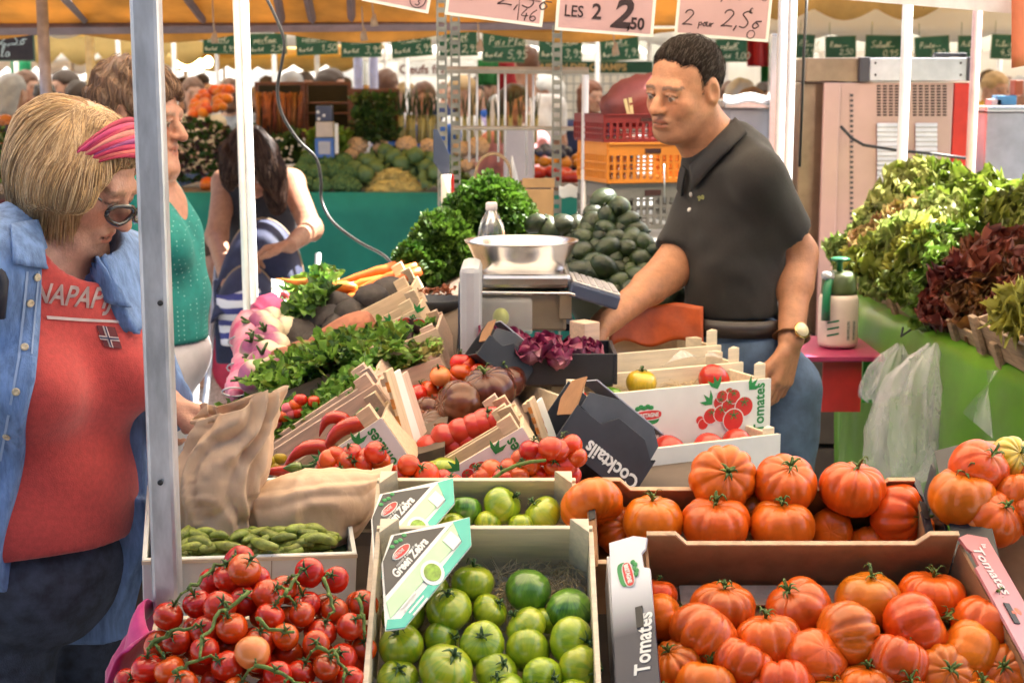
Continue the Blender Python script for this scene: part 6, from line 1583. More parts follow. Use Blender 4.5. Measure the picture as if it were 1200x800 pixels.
hc = pm(92, 204, .0); HR = face_axes((.80, -.16, -.56), 0); HK = .92
Fb = V((.74, -.67, 0)); Eb = V((.67, .74, 0)); BR = face_axes((.74, -.67, 0))
nk = pm(70, 290, .03)
ls, rs_ = pm(140, 324, .14), pm(-18, 318, -.12)
le, lw = pm(168, 455, .14), pm(196, 478, .02)
s = SDF((base.x - .36, base.y - .34, 0), (base.x + .36, base.y + .40, 1.80), .014,
  fine=[((hc.x - .14, hc.y - .14, hc.z - .16), (hc.x + .14, hc.y + .14, hc.z + .14), .004), ((lw.x - .04, lw.y - .10, lw.z - .09), (lw.x + .15, lw.y + .06, lw.z + .07), .004)])
s.ell(pm(62, 400), (.12, .08, .18), BR, 0); s.ell(pm(48, 560), (.11, .09, .18), BR, .06)
s.cone(nk, ls, .05, .05, .04).cone(nk, rs_, .05, .05, .04); head_prims(s, hc, HR, HK, (nk, .056), jowl=1.15, nose=.98)
s.chain([ls, le, lw], [.055, .043, .029], .03)
hand(s, lw + V((.0, 0, 0)), (1, -.20, -.12), (-.05, -.25, -1), -1, 1.0, (.45, .75, .6), .04, (.8, .3, .45))
ra, rb = pm(-75, 480, -.10), pm(-95, 640, -.10)
s.chain([rs_, ra, rb], [.055, .043, .03], .03); hand(s, rb, (.3, -.2, -1), (.7, 0, 0), 1, 1.0)
for q in (-.09, .09):
 o_ = Eb * q * .95 - V((.058, 0, 0)); s.chain([LOC + o_ + V((0, 0, .90)), LOC + o_ + V((0, 0, .5)), LOC + o_ + V((0, .0, .06))], [.07, .055, .040], .03); s.cone(LOC + o_ + V((0, 0, .045)), LOC + o_ + Fb * .14 + V((0, 0, .035)), .04, .03, .03)
skin2 = (.50, .255, .175)
wo = s.build('person', SKINM, None, LOC, head_color(hc, HR, HK, skin2, blush=.16, brow=(.2, .12, .07)))
tag(wo, 'blonde shopper in a coral T-shirt and open denim shirt holding a paper bag', 'person')
TEE = mat('coral_jersey', (.50, .052, .045), .85, var=.12, scale=120, bump=.25, bscale=500, sheen=.3)
def torso(s, g, bust=True):
 s.ell(pm(58, 385, .0), (.165 + g, .112 + g, .19 + g), BR, 0); s.ell(pm(44, 545, .0), (.152 + g, .125 + g, .20 + g), BR, .08)
 s.ell(pm(42, 600, .0) + Fb * .02, (.15 + g, .120 + g, .12 + g), BR, .06)
 s.cone(nk + V((0, .01, -.03)), ls, .06 + g, .058 + g, .05).cone(nk + V((0, .01, -.03)), rs_, .06 + g, .058 + g, .05)
 for q in (-.074, .074): s.ell(pm(58, 432, .0) + Fb * .088 + Eb * q, (.076 + g, .070 + g, .074 + g), BR, .05)
s = SDF((base.x - .30, base.y - .32, .78), (base.x + .34, base.y + .34, 1.48), .0075); torso(s, .0)
s.wrinkle(.0048, 28, seed=8); s.cut(pm(76, 648, -.1), (.06, -.1, -1)); s.ell(nk + V((.01, -.01, .02)) + Fb * .05, (.085, .085, .075), None, .01, 'sub')
tee = s.build('tshirt', TEE, wo, LOC); tb_ = bvh_of(tee)
DENIM = mat('light_denim', (.135, .225, .43), .8, var=.30, scale=70, bump=.35, bscale=420, stretch=(1, 1, .25))
s = SDF((base.x - .42, base.y - .38, .66), (base.x + .40, base.y + .40, 1.50), .0075); torso(s, .016)
s.ell(pm(74, 620, .10) + Eb * .03, (.165, .145, .17), BR, .06); s.cone(pm(72, 660, .12), pm(76, 770, .12), .150, .155, .05); s.cone(pm(136, 540, .12), pm(142, 745, .12), .075, .062, .04)
s.chain([ls, le], [.072, .064], .03); s.cone(le, le.lerp(lw, .86), .062, .047, .03); s.chain([rs_, ra, rb], [.075, .066, .05], .03)
s.cone(le, le.lerp(lw, .86), .06, .046, .02)
s.wrinkle(.005, 26, seed=2)
ax = pm(54, 400, 0)
def opening(X, Y, Z, F):
 u = (X - ax.x) * Eb.x + (Y - ax.y) * Eb.y; w_ = (X - ax.x) * Fb.x + (Y - ax.y) * Fb.y
 ph = np.degrees(np.arctan2(u, w_))
 z0 = pm(0, 300).z; z1 = pm(0, 420).z; z2 = pm(0, 620).z
 t = np.clip((z0 - Z) / (z0 - z1), 0, 1); t2 = np.clip((z1 - Z) / (z1 - z2), 0, 1)
 pl = -31 - 5 * t - 24 * t2; pr = 18 + 6 * t + 24 * t2
 mid = (pl + pr) / 2; hw = (pr - pl) / 2
 r = np.sqrt(u * u + w_ * w_)
 d = (hw - np.abs(ph - mid)) * np.pi / 180 * np.minimum(r, .25)
 arm = (X - lw.x) ** 2 + (Y - lw.y) ** 2 + (Z - lw.z) ** 2 < .12 ** 2
 return np.where(arm, F, np.maximum(F, d))
s.warp(opening); s.cut(pm(140, 733, .1), (.0, 0, -1))
cd = (lw - le).normalized(); cc = le.lerp(lw, .86)
s.warp(lambda X, Y, Z, F: np.where((X - lw.x) ** 2 + (Y - lw.y) ** 2 + (Z - lw.z) ** 2 < .15 ** 2, np.maximum(F, (X - cc.x) * cd.x + (Y - cc.y) * cd.y + (Z - cc.z) * cd.z), F))
s.ell(nk + V((.01, -.01, .03)) + Fb * .03, (.07, .07, .075), None, .01, 'sub')
den = s.build('denim_shirt', DENIM, wo, LOC); db = bvh_of(den)
def lap(pts, nm):
 o = patch(db, pts, DENIM, nm, wo, LOC, 8, .007)
 if o: md = o.modifiers.new('thick', 'SOLIDIFY'); md.thickness = .005; md.offset = 0
lap([(10, 268), (42, 262), (54, 316), (14, 310)], 'collar'); lap([(98, 296), (118, 302), (150, 362), (126, 352)], 'collar')
for (x, y) in ((46, 325), (38, 355), (32, 407), (22, 459), (11, 511)):
 p, n = hit(db, x - 3, y)
 if p: b = MB(); b.lathe([(.0058, 0), (.0058, .0018), (.0045, .0026), (.003, .002)], 14, 0, Matrix.Translation(p - LOC + n * .001) @ rot_to(n, 0)); b.build('button', mat('bone_button', (.55, .45, .30), .35, var=.3, scale=200), wo)
for pts in ([(30, 318), (33, 318), (24, 420), (21, 420)], [(21, 420), (24, 420), (2, 540), (-1, 540)], [(44, 318), (46, 318), (38, 415), (36, 415)]):
 patch(db, pts, mat('pale_seam', (.28, .37, .55), .8), 'seam', wo, LOC, 5, .0016)
pc, pn = hit(tb_, 100, 365)
if pc:
 M = frame(pc + V((0, -.08, 0)), V((1, .10, -.30)), V((.12, -.1, 1)))
 me = txt('NAPAPIJRI', .040, mat('white_flock', (.62, .48, .46), .8), Matrix.Identity(4), wo, 'printed_word', bold=.0007, align='CENTER', shear=.0, sx=.72)
 bm = me.data
 import bmesh
 bb_ = bmesh.new(); bb_.from_mesh(bm); bmesh.ops.triangulate(bb_, faces=bb_.faces[:]); bmesh.ops.subdivide_edges(bb_, edges=bb_.edges[:], cuts=1); bb_.to_mesh(bm); bb_.free()
 drape(bm, M, tb_, .0025)
 for v in bm.vertices: v.co -= LOC
 bar = patch(tb_, [(54, 370), (140, 376), (141, 379), (55, 374)], mat('white_flock'), 'printed_line', wo, LOC, 8, .0022)
patch(tb_, [(112, 381), (134, 384), (143, 409), (122, 406)], mat('maroon_patch', (.13, .010, .016), .7), 'flag_patch', wo, LOC, 6, .0022)
patch(tb_, [(119, 382), (124, 383), (133, 408), (128, 407)], mat('white_flock'), 'flag_stripe', wo, LOC, 6, .0030)
patch(tb_, [(115, 393), (138, 396), (140, 401), (117, 398)], mat('white_flock'), 'flag_stripe', wo, LOC, 6, .0032)
patch(tb_, [(120.5, 382), (122.5, 383), (131.5, 408), (129.5, 407)], mat('navy_patch', (.02, .025, .08), .7), 'flag_stripe', wo, LOC, 6, .0040)
patch(tb_, [(115, 394.6), (138, 397.6), (139, 399.4), (117, 396.6)], mat('navy_patch'), 'flag_stripe', wo, LOC, 6, .0042)
INDIGO = mat('indigo_jeans', (.034, .044, .072), .8, var=.45, scale=34, bump=.35, bscale=450)
s = SDF((base.x - .28, base.y - .28, .05), (base.x + .30, base.y + .28, 1.02), .012)
s.ell(pm(40, 660, .0), (.148, .130, .14), BR, 0)
LL = LOC + V((-.02, 0, 0))
for q in (-.088, .088): o_ = Eb * q * .95 - V((.058, 0, 0)); s.chain([LOC + o_ + V((0, 0, .86)), LOC + o_ + Fb * .01 + V((0, 0, .5)), LOC + o_ + V((0, .0, .07))], [.094, .074, .058], .012)
s.wrinkle(.004, 34, seed=12); s.cut(pm(80, 610, 0), (0, 0, 1)); s.build('trousers', INDIGO, wo, LOC)
BLOND = mat('blonde_hair', (.36, .20, .085), .42, var=.55, scale=26, bump=.9, bscale=90, stretch=(1.0, 1.0, .16), col2=(.66, .44, .22), lo=.42, hi=.62)
BLONDS = mat('blonde_strands', (.50, .31, .14), .38, var=.4, scale=30, hue=.0)
W = lambda x, y, z: np.array(hc) + HR @ (np.array([x, y, z]) * HK)
s = SDF((hc.x - .22, hc.y - .20, hc.z - .20), (hc.x + .16, hc.y + .20, hc.z + .16), .0048)
s.ell(W(0, .020, .026), (.084, .100, .080), HR, 0)
s.cone(pm(71, 220, .0), pm(58, 282, .0), .074, .056, .06); s.cone(pm(84, 232, -.07), pm(82, 292, -.07), .052, .026, .05); s.cone(pm(60, 235, .06), pm(56, 284, .06), .055, .04, .05)
s.ell(W(0, -.100, -.02), (.095, .082, .085), HR, .012, 'sub')
s.ell(W(-.075, -.058, -.06), (.05, .05, .06), HR, .015, 'sub')
def hairwave(X, Y, Z, F):
 a = 95 * (X * .55 + Z * .55 + Y * .5); return F + .0012 * np.sin(a + 2.2 * np.sin(22 * Z + 15 * X)) + .002 * np.sin(34 * X - 20 * Z)
s.cut(pm(80, 302, 0), (0, 0, -1)); s.warp(hairwave); hr = s.build('hair', BLOND, wo, LOC); hb = bvh_of(hr)
def strand(R):
 u = R.random(); g = R.random(); x0 = 84 + 56 * g; y0 = 118 + 14 * u + 66 * max(0, g - .55) * u; f = R.random()
 x1 = 8 + f ** .9 * 96; y1 = 225 + 74 * min(1, (x1 - 4) / 40) + R.uniform(-16, 6); cx = x1 - 4 + (x0 - x1) * .22 * R.uniform(.5, 1.6); cy = y0 + 8 + 40 * u * f; pts = []
 for i in range(12):
  t = i / 11; a_, b_, c_ = (1 - t) ** 2, 2 * t * (1 - t), t * t; x = a_ * x0 + b_ * cx + c_ * x1; y = a_ * y0 + b_ * cy + c_ * y1 + 1.5 * math.sin(8 * t + 20 * u)
  p, n = hit(hb, x, y)
  if p is None:
   if len(pts) > 3: break
   continue
  pts.append(p + n * (.001 + .005 * u))
 for _ in range(3): pts = [pts[0]] + [(pts[i - 1] + pts[i] * 2 + pts[i + 1]) / 4 for i in range(1, len(pts) - 1)] + pts[-1:] if len(pts) > 3 else pts
 return pts if len(pts) > 3 else None
cr1 = pm(112, 128, -.03)
fuzz(hr, 6500, .10, .0007, lambda p: (p - cr1).normalized() * 1.0 + V((-.25, 0, -.75)), [BLONDS, mat('pale_blonde_strands', (.66, .46, .26), .35), mat('dark_blonde_strands', (.30, .17, .08), .45)], LOC, .005, 3, 7, .08)
for k, (m_, n_) in enumerate([(BLONDS, 800), (mat('pale_blonde_strands', (.66, .46, .26), .35), 560), (mat('dark_blonde_strands', (.30, .17, .08), .45), 520)]): strands(hb, n_, strand, .0008, m_, 'hair_strands', hr, LOC, 4 + k)
BC = [(.34, .012, .05), (.52, .10, .09), (.42, .015, .07), (.22, .03, .14), (.50, .03, .09), (.58, .20, .17), (.36, .015, .06), (.48, .04, .14), (.30, .012, .05)]
def bandf(u, v):
 a = math.radians(-108 + 216 * u)
 wd_ = .004 + .026 * max(0, math.cos(a * .78)) ** 1.3
 yy = -.052 + .034 * (1 - math.cos(a)) + (v - .5) * 2 * wd_
 r = 1.035 + .02 * math.sin(v * 22 + 2 * math.sin(u * 9))
 e = math.sqrt(max(.05, 1 - ((yy - .02) / .125) ** 2))
 return V(np.array(hc) + HR @ np.array([math.sin(a) * .0925 * e * r, yy, .030 + math.cos(a) * .0905 * e * r])) - LOC
b = MB()
for k in range(9): b.grid(lambda u, v: bandf(u, (k + v) / 9), 44, 2, k)
b.build('headband', [mat('band_stripe_%s' % 'abcdefghi'[k], c_, .65, var=.2, scale=40) for k, c_ in enumerate(BC)], wo, None, thick=.002)
GLM = mat('dark_frames', (.012, .012, .016), .2, coat=.5)
def gl(x, y, z): return V(np.array(hc) + HR @ np.array([x, y, z])) - LOC
for q in (-1, 1):
 b = MB(); b.tube([gl(q * .073, -.080, .012), gl(q * .080, -.04, .016), gl(q * .083, .01, .012)], .0035, 8, flat=.6); b.build('glasses_arm', GLM, wo)
 b = MB(); b.tube([gl(q * (.034 + .030 * math.cos(t * .393)), -.106 + .014 * abs(math.cos(t * .393)) * (1 if math.cos(t * .393) > 0 else 0), .0 + .0165 * math.sin(t * .393)) for t in range(17)], .0036, 8); b.build('glasses_rim', GLM, wo)
for q in (-1, 1):
 b = MB(); b.add([gl(q * (.034 + .030 * math.cos(t * .393)), -.106 + .014 * max(0, math.cos(t * .393)), .0165 * math.sin(t * .393)) for t in range(16)], [tuple(range(16))]); b.build('lens', mat('smoked_lens', (.03, .02, .02), .08, alpha=.55), wo)
b = MB(); b.tube([gl(-.006, -.106, .006), gl(.006, -.106, .006)], .0022, 6); b.build('glasses_bridge', GLM, wo)
b = MB(); b.tube([pm(-4, 300, -.17), pm(2, 330, -.185), pm(-2, 372, -.18)], .010, 10); b.build('bag_strap', mat('dark_strap', (.02, .02, .03), .6), wo, T(*(-LOC)))
Y0 = 3.55
pm = lambda x, y, d=0: P(x - 18, y, Y0 + d)
base = pm(182, 400, .02); LOC = V((base.x, base.y, 0))
hc = pm(182, 136, 0); HR = face_axes((.94, -.22, -.20)); HK = .98; Fb = V((.95, -.3, 0)).normalized(); BR = face_axes((.95, -.3, 0))
nk = pm(176, 205, .01); ls, rs_ = pm(190, 222, .15), pm(168, 218, -.15)
s = SDF((base.x - .28, base.y - .30, 0), (base.x + .30, base.y + .30, 1.80), .014, fine=[((hc.x - .13, hc.y - .13, hc.z - .15), (hc.x + .13, hc.y + .13, hc.z + .13), .0045)])
s.ell(pm(184, 280), (.15, .11, .18), BR, 0); s.ell(pm(184, 370), (.14, .13, .18), BR, .06); s.cone(nk, ls, .05, .05, .04).cone(nk, rs_, .05, .05, .04)
head_prims(s, hc, HR, HK, (nk, .056), jowl=1.15, nose=1.0); s.ell(hc + V((.05, -.02, -.12)), (.04, .045, .03), None, .03)
for a_, d_ in ((ls, .12), (rs_, -.14)): s.chain([a_, a_ + V((-.05, d_ * .2, -.26)), a_ + V((.02, d_ * .1, -.46))], [.05, .04, .028], .03); hand(s, a_ + V((.02, d_ * .1, -.47)), (.2, 0, -1), (.3, 1, 0), 1)
for q in (-.085, .085): s.chain([LOC + V((0, q, .92)), LOC + V((0, q, .5)), LOC + V((0, q, .06))], [.085, .058, .042], .03); s.cone(LOC + V((0, q, .045)), LOC + V((.13, q, .035)), .04, .03, .03)
w2 = s.build('person', SKINM, None, LOC, head_color(hc, HR, HK, (.42, .20, .13), blush=.2, brow=(.2, .14, .1)))
tag(w2, 'older shopper in a teal polka dot top standing behind the thick steel pole', 'person')
TEAL2 = mat('teal_dotted_jersey', (.008, .20, .18), .8, var=.15, scale=30)
N, L, bs = nodes_of(TEAL2); tc = N.new('ShaderNodeTexCoord'); vo = N.new('ShaderNodeTexVoronoi'); vo.inputs['Scale'].default_value = 92; vo.inputs['Randomness'].default_value = .12; L.new(tc.outputs['Object'], vo.inputs['Vector'])
lt = N.new('ShaderNodeMath'); lt.operation = 'LESS_THAN'; lt.inputs[1].default_value = .17; L.new(vo.outputs['Distance'], lt.inputs[0])
mx = N.new('ShaderNodeMix'); mx.data_type = 'RGBA'; L.new(lt.outputs[0], mx.inputs[0]); L.new(bs.inputs['Base Color'].links[0].from_socket, mx.inputs[6]); mx.inputs[7].default_value = (.25, .50, .46, 1); L.new(mx.outputs[2], bs.inputs['Base Color'])
s = SDF((base.x - .30, base.y - .30, .98), (base.x + .30, base.y + .30, 1.56), .008)
s.ell(pm(176, 262), (.175, .115, .16), BR, 0); s.ell(pm(184, 350), (.165, .148, .17), BR, .08)
for q in (-.07, .07): s.ell(pm(184, 282) + Fb * .070 + V((0, q, 0)), (.070, .066, .075), BR, .05)
s.cone(pm(190, 365), pm(192, 410), .13, .135, .05); s.cone(nk + V((-.02, 0, -.04)), ls, .05, .06, .05).cone(nk + V((-.02, 0, -.04)), rs_, .05, .06, .05)
s.chain([rs_, rs_ + V((-.035, -.03, -.14))], [.068, .062], .03); s.chain([ls, ls + V((-.03, .03, -.14))], [.068, .062], .03)
s.wrinkle(.007, 26, seed=4); s.cut(pm(190, 405, -.1), (0, 0, -1)); s.ell(nk + V((.055, -.02, .02)), (.085, .10, .085), None, .01, 'sub'); s.build('dotted_top', TEAL2, w2, LOC)
BROWN = mat('brown_hair', (.16, .085, .05), .45, var=.45, scale=22, bump=.8, bscale=120, stretch=(1, 1, .22))
W = lambda x, y, z: np.array(hc) + HR @ (np.array([x, y, z]) * HK)
s = SDF((hc.x - .17, hc.y - .16, hc.z - .14), (hc.x + .15, hc.y + .16, hc.z + .16), .0055)
s.ell(W(0, .022, .040), (.086, .106, .092), HR, 0); s.ell(W(0, .075, -.03), (.075, .05, .07), HR, .03); s.ell(W(0, -.105, -.02), (.10, .075, .085), HR, .012, 'sub')
for q in (-1, 1): s.ell(W(q * .085, -.015, -.03), (.03, .04, .052), HR, .01, 'sub')
s.warp(lambda X, Y, Z, F: F + .004 * np.sin(120 * X + 60 * Z + 3 * np.sin(30 * Y + 20 * Z)) + .0025 * np.sin(230 * X + 90 * Y + 40 * Z)); h2 = s.build('hair', BROWN, w2, LOC); c2_ = hc + V((-.02, 0, .13)); fuzz(h2, 1500, .06, .0011, lambda p: (p - c2_).normalized() + V((-.3, 0, -.5)), [BROWN, mat('light_brown_strands', (.30, .17, .10), .4), mat('umber_strands', (.09, .045, .025), .5)], LOC, .006, 5, 5, .12)
s = SDF((base.x - .24, base.y - .24, .05), (base.x + .24, base.y + .24, 1.10), .014); s.ell(pm(190, 415), (.165, .145, .13), BR, 0)
for q in (-.085, .085): s.chain([LOC + V((0.02, q, .95)), LOC + V((0.02, q, .5)), LOC + V((.02, q, .08))], [.10, .075, .065], .035)
s.wrinkle(.003, 32, seed=6); s.cut(pm(190, 395, 0), (0, 0, 1)); s.build('trousers', mat('white_trousers', (.62, .62, .66), .8, var=.08, scale=20, bump=.2), w2, LOC)
Y0 = 6.2
pm = lambda x, y, d=0: P(x, y, Y0 + d)
base = pm(305, 400, .15); LOC = V((base.x, base.y, 0))
hc = pm(294, 192, -.22); HR = face_axes((-.04, -.62, -.78)); HK = 1.0; Fb = V((0, -1, 0)); BR = face_axes((0, -1, -.35))
nk = pm(302, 205, -.02); rs_, ls = pm(264, 214, -.02), pm(342, 214, .0)
s = SDF((base.x - .34, base.y - .92, 0), (base.x + .34, base.y + .30, 1.62), .016, fine=[((hc.x - .13, hc.y - .14, hc.z - .15), (hc.x + .13, hc.y + .13, hc.z + .13), .007), ((base.x - .2, base.y - .85, pm(0, 350).z), (base.x + .2, base.y - .1, pm(0, 280).z), .007)])
s.ell(pm(304, 245, .05), (.14, .11, .18), BR, 0); s.ell(pm(306, 310, .12), (.15, .13, .18), None, .06); s.cone(nk, ls, .05, .05, .04).cone(nk, rs_, .05, .05, .04)
head_prims(s, hc, HR, HK, (nk, .052))
re_, rw = pm(254, 278, -.10), pm(268, 336, -.50); le, lw = pm(364, 268, -.28), pm(340, 288, -.60)
s.chain([rs_, re_, rw], [.05, .042, .028], .03); s.chain([ls, le, lw], [.05, .044, .029], .03)
hand(s, rw, (.2, -.35, -.9), (.8, .3, 0), -1, 1.05); hand(s, lw, (-1, -.25, -.12), (0, -.2, -1), 1, 1.1, (.5, .7, .5))
for q in (-.085, .085): s.chain([LOC + V((q, 0, .9)), LOC + V((q, -.03, .5)), LOC + V((q, 0, .06))], [.085, .058, .042], .03); s.cone(LOC + V((q, 0, .045)), LOC + V((q, -.13, .035)), .04, .03, .03)
w3 = s.build('person', SKINM, None, LOC, head_color(hc, HR, HK, (.34, .16, .095)))
tag(w3, 'dark haired woman in a black top bending over the navy pushchair', 'person')
s = SDF((base.x - .28, base.y - .34, .75), (base.x + .28, base.y + .34, 1.50), .011); s.ell(pm(304, 245, .05), (.165, .125, .19), BR, 0); s.ell(pm(306, 305, .12), (.165, .14, .16), None, .06)
s.cone(nk + V((0, 0, -.02)), rs_ + V((.01, 0, -.01)), .055, .066, .04).cone(nk + V((0, 0, -.02)), ls + V((-.01, 0, -.01)), .055, .066, .04); s.wrinkle(.004, 30, seed=9); s.ell(nk + V((-.01, -.07, .0)), (.065, .08, .09), None, .01, 'sub')
s.cut(pm(305, 330, 0), (0, 0, -1)); s.build('black_top', mat('black_jersey', (.012, .012, .018), .85, var=.3, scale=40, sheen=.2), w3, LOC)
s = SDF((base.x - .30, base.y - .30, .30), (base.x + .30, base.y + .36, 1.08), .014); s.cone(pm(306, 318, .10), pm(306, 420, .10), .155, .215, .03); s.wrinkle(.008, 30, seed=1); s.cut(pm(305, 300, 0), (0, 0, 1)); s.cut(V((0, 0, .42)), (0, 0, -1)); s.build('red_skirt', mat('red_skirt_cloth', (.50, .02, .06), .75, var=.2), w3, LOC)
W = lambda x, y, z: np.array(hc) + HR @ (np.array([x, y, z]) * HK)
s = SDF((hc.x - .20, hc.y - .20, hc.z - .26), (hc.x + .20, hc.y + .22, hc.z + .18), .009); s.ell(W(0, .022, .040), (.09, .11, .095), HR, 0)
s.chain([W(-.06, .0, .05), pm(272, 205, -.30), pm(280, 228, -.30)], [.05, .035, .02], .04); s.chain([W(.06, .0, .05), pm(318, 205, -.26), pm(326, 240, -.22)], [.05, .048, .03], .04); s.ell(W(0, -.11, -.03), (.052, .08, .085), HR, .012, 'sub')
s.warp(lambda X, Y, Z, F: F + .006 * np.sin(60 * X + 40 * Z + 2 * np.sin(30 * Y)) + .003 * np.sin(120 * X + 60 * Z)); h3 = s.build('hair', mat('dark_brown_hair', (.035, .018, .014), .6, spec=.25, var=.5, scale=20, bump=.8, bscale=90), w3, LOC); c3_ = hc + V((0, -.05, .12)); fuzz(h3, 1500, .09, .0014, lambda p: (p - c3_).normalized() * .5 + V((0, 0, -1)), [MATS['dark_brown_hair'], mat('umber_strands')], LOC, .008, 8, 5, .12)
ps = tag(empty('pushchair', pm(300, 420, -.45)), 'navy pushchair with striped blanket in front of the bending woman', 'pushchair'); PSI = T(*(-pm(300, 420, -.45)))
NAV = mat('navy_canvas', (.018, .024, .065), .75, var=.25, scale=20, bump=.2)
def hood(c, r, nm, a0=0, a1=180, dep=.8):
 b = MB(); b.grid(lambda u, v: c + V((-.62 * r * math.cos(math.radians(a0 + (a1 - a0) * u)) , -dep * r * math.sin(v * 1.5) * 1.0, r * 1.05 * math.sin(math.radians(a0 + (a1 - a0) * u)) * math.cos(v * 1.35))), 20, 8)
 o = b.build(nm, NAV, ps, PSI, thick=.006)
 b = MB(); b.tube([c + V((-.62 * r * 1.01 * math.cos(t * .1571), -.005, r * 1.06 * math.sin(t * .1571))) for t in range(21)], .006, 6); b.build('hood_piping', mat('tan_piping', (.25, .17, .10), .6), o, None)
 b_ = o.children[0]; b_.matrix_basis = PSI @ o.matrix_basis.inverted() if False else Matrix.Identity(4)
hood(pm(310, 335, -.30), .245, 'hood'); hood(pm(292, 372, -.52), .185, 'inner_hood')
b = MB(); b.box((pm(310, 380, -.3).x, pm(0, 0, -.22).y, pm(310, 380, -.3).z), (.42, .03, .34)); b.build('back_panel', NAV, ps, PSI, bevel=.02)
b = MB(); b.box((pm(312, 336, -.52).x, pm(0, 0, -.50).y, pm(312, 345, -.52).z), (.05, .02, .07)); b.build('hood_patch', mat('grey_print'), ps, PSI)
STRP = mat_stripes('blue_striped_cloth', [(0, (.70, .70, .74)), (.55, (.04, .05, .22))], 'Z', 20, .8, .03)
b = MB(); b.grid(lambda u, v: pm(254 + 50 * u + 6 * v, 346 - 6 * u + 58 * v + 2 * math.sin(6 * u), -.62 - .05 * math.sin(3 * u) - .03 * math.sin(7 * v)), 14, 12); b.build('striped_blanket', STRP, ps, PSI, thick=.01)
for q in (-.2, .2):
 b = MB(); c = pm(300, 420, -.45); x = c.x + q; b.tube([(x, c.y + .35, 1.02), (x, c.y + .1, .6), (x, c.y - .3, .12)], .012, 8); b.build('frame_tube', METAL, ps, PSI)
 for dy in (-.3, .35):
  b = MB(); b.tube([(x + q * .1, c.y + dy + .09 * math.cos(t * .393), .10 + .09 * math.sin(t * .393)) for t in range(17)], .016, 8); b.build('wheel', PBLACK, ps, PSI)
b = MB(); b.tube([pm(270, 312, -.42), pm(300, 306, -.45), pm(332, 312, -.42)], .012, 8); b.build('handle', mat('tan_leather'), ps, PSI)
def make_person(name, hgt, arm, hairlen, dress=False):
 """Standing figure at the origin facing -y: continuous body with hair and clothes as children."""
 k = hgt / 1.72; s = SDF((-.34, -.30, 0), (.34, .30, 1.80 * k), .017, fine=[((-.13, -.16, 1.42 * k), (.13, .14, 1.78 * k), .009)])
 hc = V((0, -.02, 1.60 * k)); R = face_axes((0, -1, -.12)); hk = .96 * (k ** .45)
 s.ell((0, 0, 1.22 * k), (.15 * k, .10 * k, .2 * k), None, 0); s.ell((0, 0, .98 * k), (.15 * k, .115 * k, .16 * k), None, .06)
 head_prims(s, hc, R, hk, (V((0, .01, 1.40 * k)), .05 * k))
 arms = {'down': [((-.19, 0, 1.36), (-.23, .03, 1.08), (-.21, -.06, .84)), ((.19, 0, 1.36), (.23, .03, 1.08), (.21, -.06, .84))], 'bent': [((-.19, 0, 1.36), (-.22, .06, 1.10), (-.08, -.20, 1.10)), ((.19, 0, 1.36), (.22, .06, 1.10), (.12, -.22, 1.02))], 'up': [((-.19, 0, 1.36), (-.25, -.06, 1.12), (-.10, -.16, 1.36)), ((.19, 0, 1.36), (.23, .03, 1.08), (.21, -.06, .84))]}[arm]
 for ch in arms:
  ch = [V(c) * k for c in ch]; s.cone(V((0, 0, 1.38 * k)), ch[0], .05 * k, .052 * k, .04); s.chain(ch, [.05 * k, .04 * k, .028 * k], .02); d = (ch[2] - ch[1]).normalized(); hand(s, ch[2], d, V((1, .3, 0)) * (1 if ch[0].x < 0 else -1), 1, .95 * k)
 for q in (-.085, .085): s.chain([V((q, 0, .9)) * k, V((q, -.02, .5)) * k, V((q, .02, .07)) * k], [.085 * k, .057 * k, .042 * k], .03); s.cone(V((q, 0, .045)) * k, V((q, -.13, .035)) * k, .04 * k, .03 * k, .02)
 o = s.build(name, SKINM, None, (0, 0, 0), head_color(hc, R, hk, (.44, .24, .16)))
 s = SDF((-.36, -.26, .3), (.36, .26, 1.50 * k), .018); s.ell((0, 0, 1.22 * k), (.175 * k, .12 * k, .2 * k), None, 0); s.ell((0, 0, 1.0 * k), (.165 * k, .13 * k, .14 * k), None, .06)
 for ch in arms: ch = [V(c) * k for c in ch]; s.cone(V((0, 0, 1.37 * k)), ch[0], .058 * k, .066 * k, .04); s.cone(ch[0], ch[0].lerp(ch[1], .62), .066 * k, .058 * k, .02)
 if dress: s.cone((0, 0, 1.0 * k), (0, 0, .55 * k), .14 * k, .23 * k, .05)
 s.wrinkle(.004, 30, seed=1); s.cut((0, 0, (.55 if dress else .90) * k), (0, 0, -1)); s.build('top' if not dress else 'dress', WHITE, o)
 if not dress:
  s = SDF((-.26, -.22, .05), (.26, .22, 1.02 * k), .02); s.ell((0, 0, .93 * k), (.165 * k, .13 * k, .11 * k), None, 0)
  for q in (-.085, .085): s.chain([V((q, 0, .88)) * k, V((q, -.02, .5)) * k, V((q, .02, .1)) * k], [.10 * k, .072 * k, .06 * k], .03)
  s.cut((0, 0, .97 * k), (0, 0, 1)); s.build('trousers', INDIGO, o)
 s = SDF((-.17, -.17, 1.25 * k), (.17, .19, 1.85 * k), .011); W = lambda x, y, z: np.array(hc) + R @ (np.array([x, y, z]) * hk)
 s.ell(W(0, .02, .04), np.array([.086, .104, .09]) * hk, R, 0)
 if hairlen: s.chain([W(0, .07, .02), W(0, .075, -.07 - .05 * hairlen)], [.085 * hk, .07 * hk], .03)
 s.ell(W(0, -.10, -.01), np.array([.095, .075, .07]) * hk, R, .012, 'sub')
 for q in (-1, 1): s.ell(W(q * .086, -.015, -.03), np.array([.03, .04, .05]) * hk, R, .01, 'sub')
 s.warp(lambda X, Y, Z, F: F + .003 * np.sin(90 * X + 70 * Z)); s.build('hair', HAIRD, o)
 return o
SPK = mat('speckled_dress', (.48, .38, .33), .85, var=.35, scale=160)
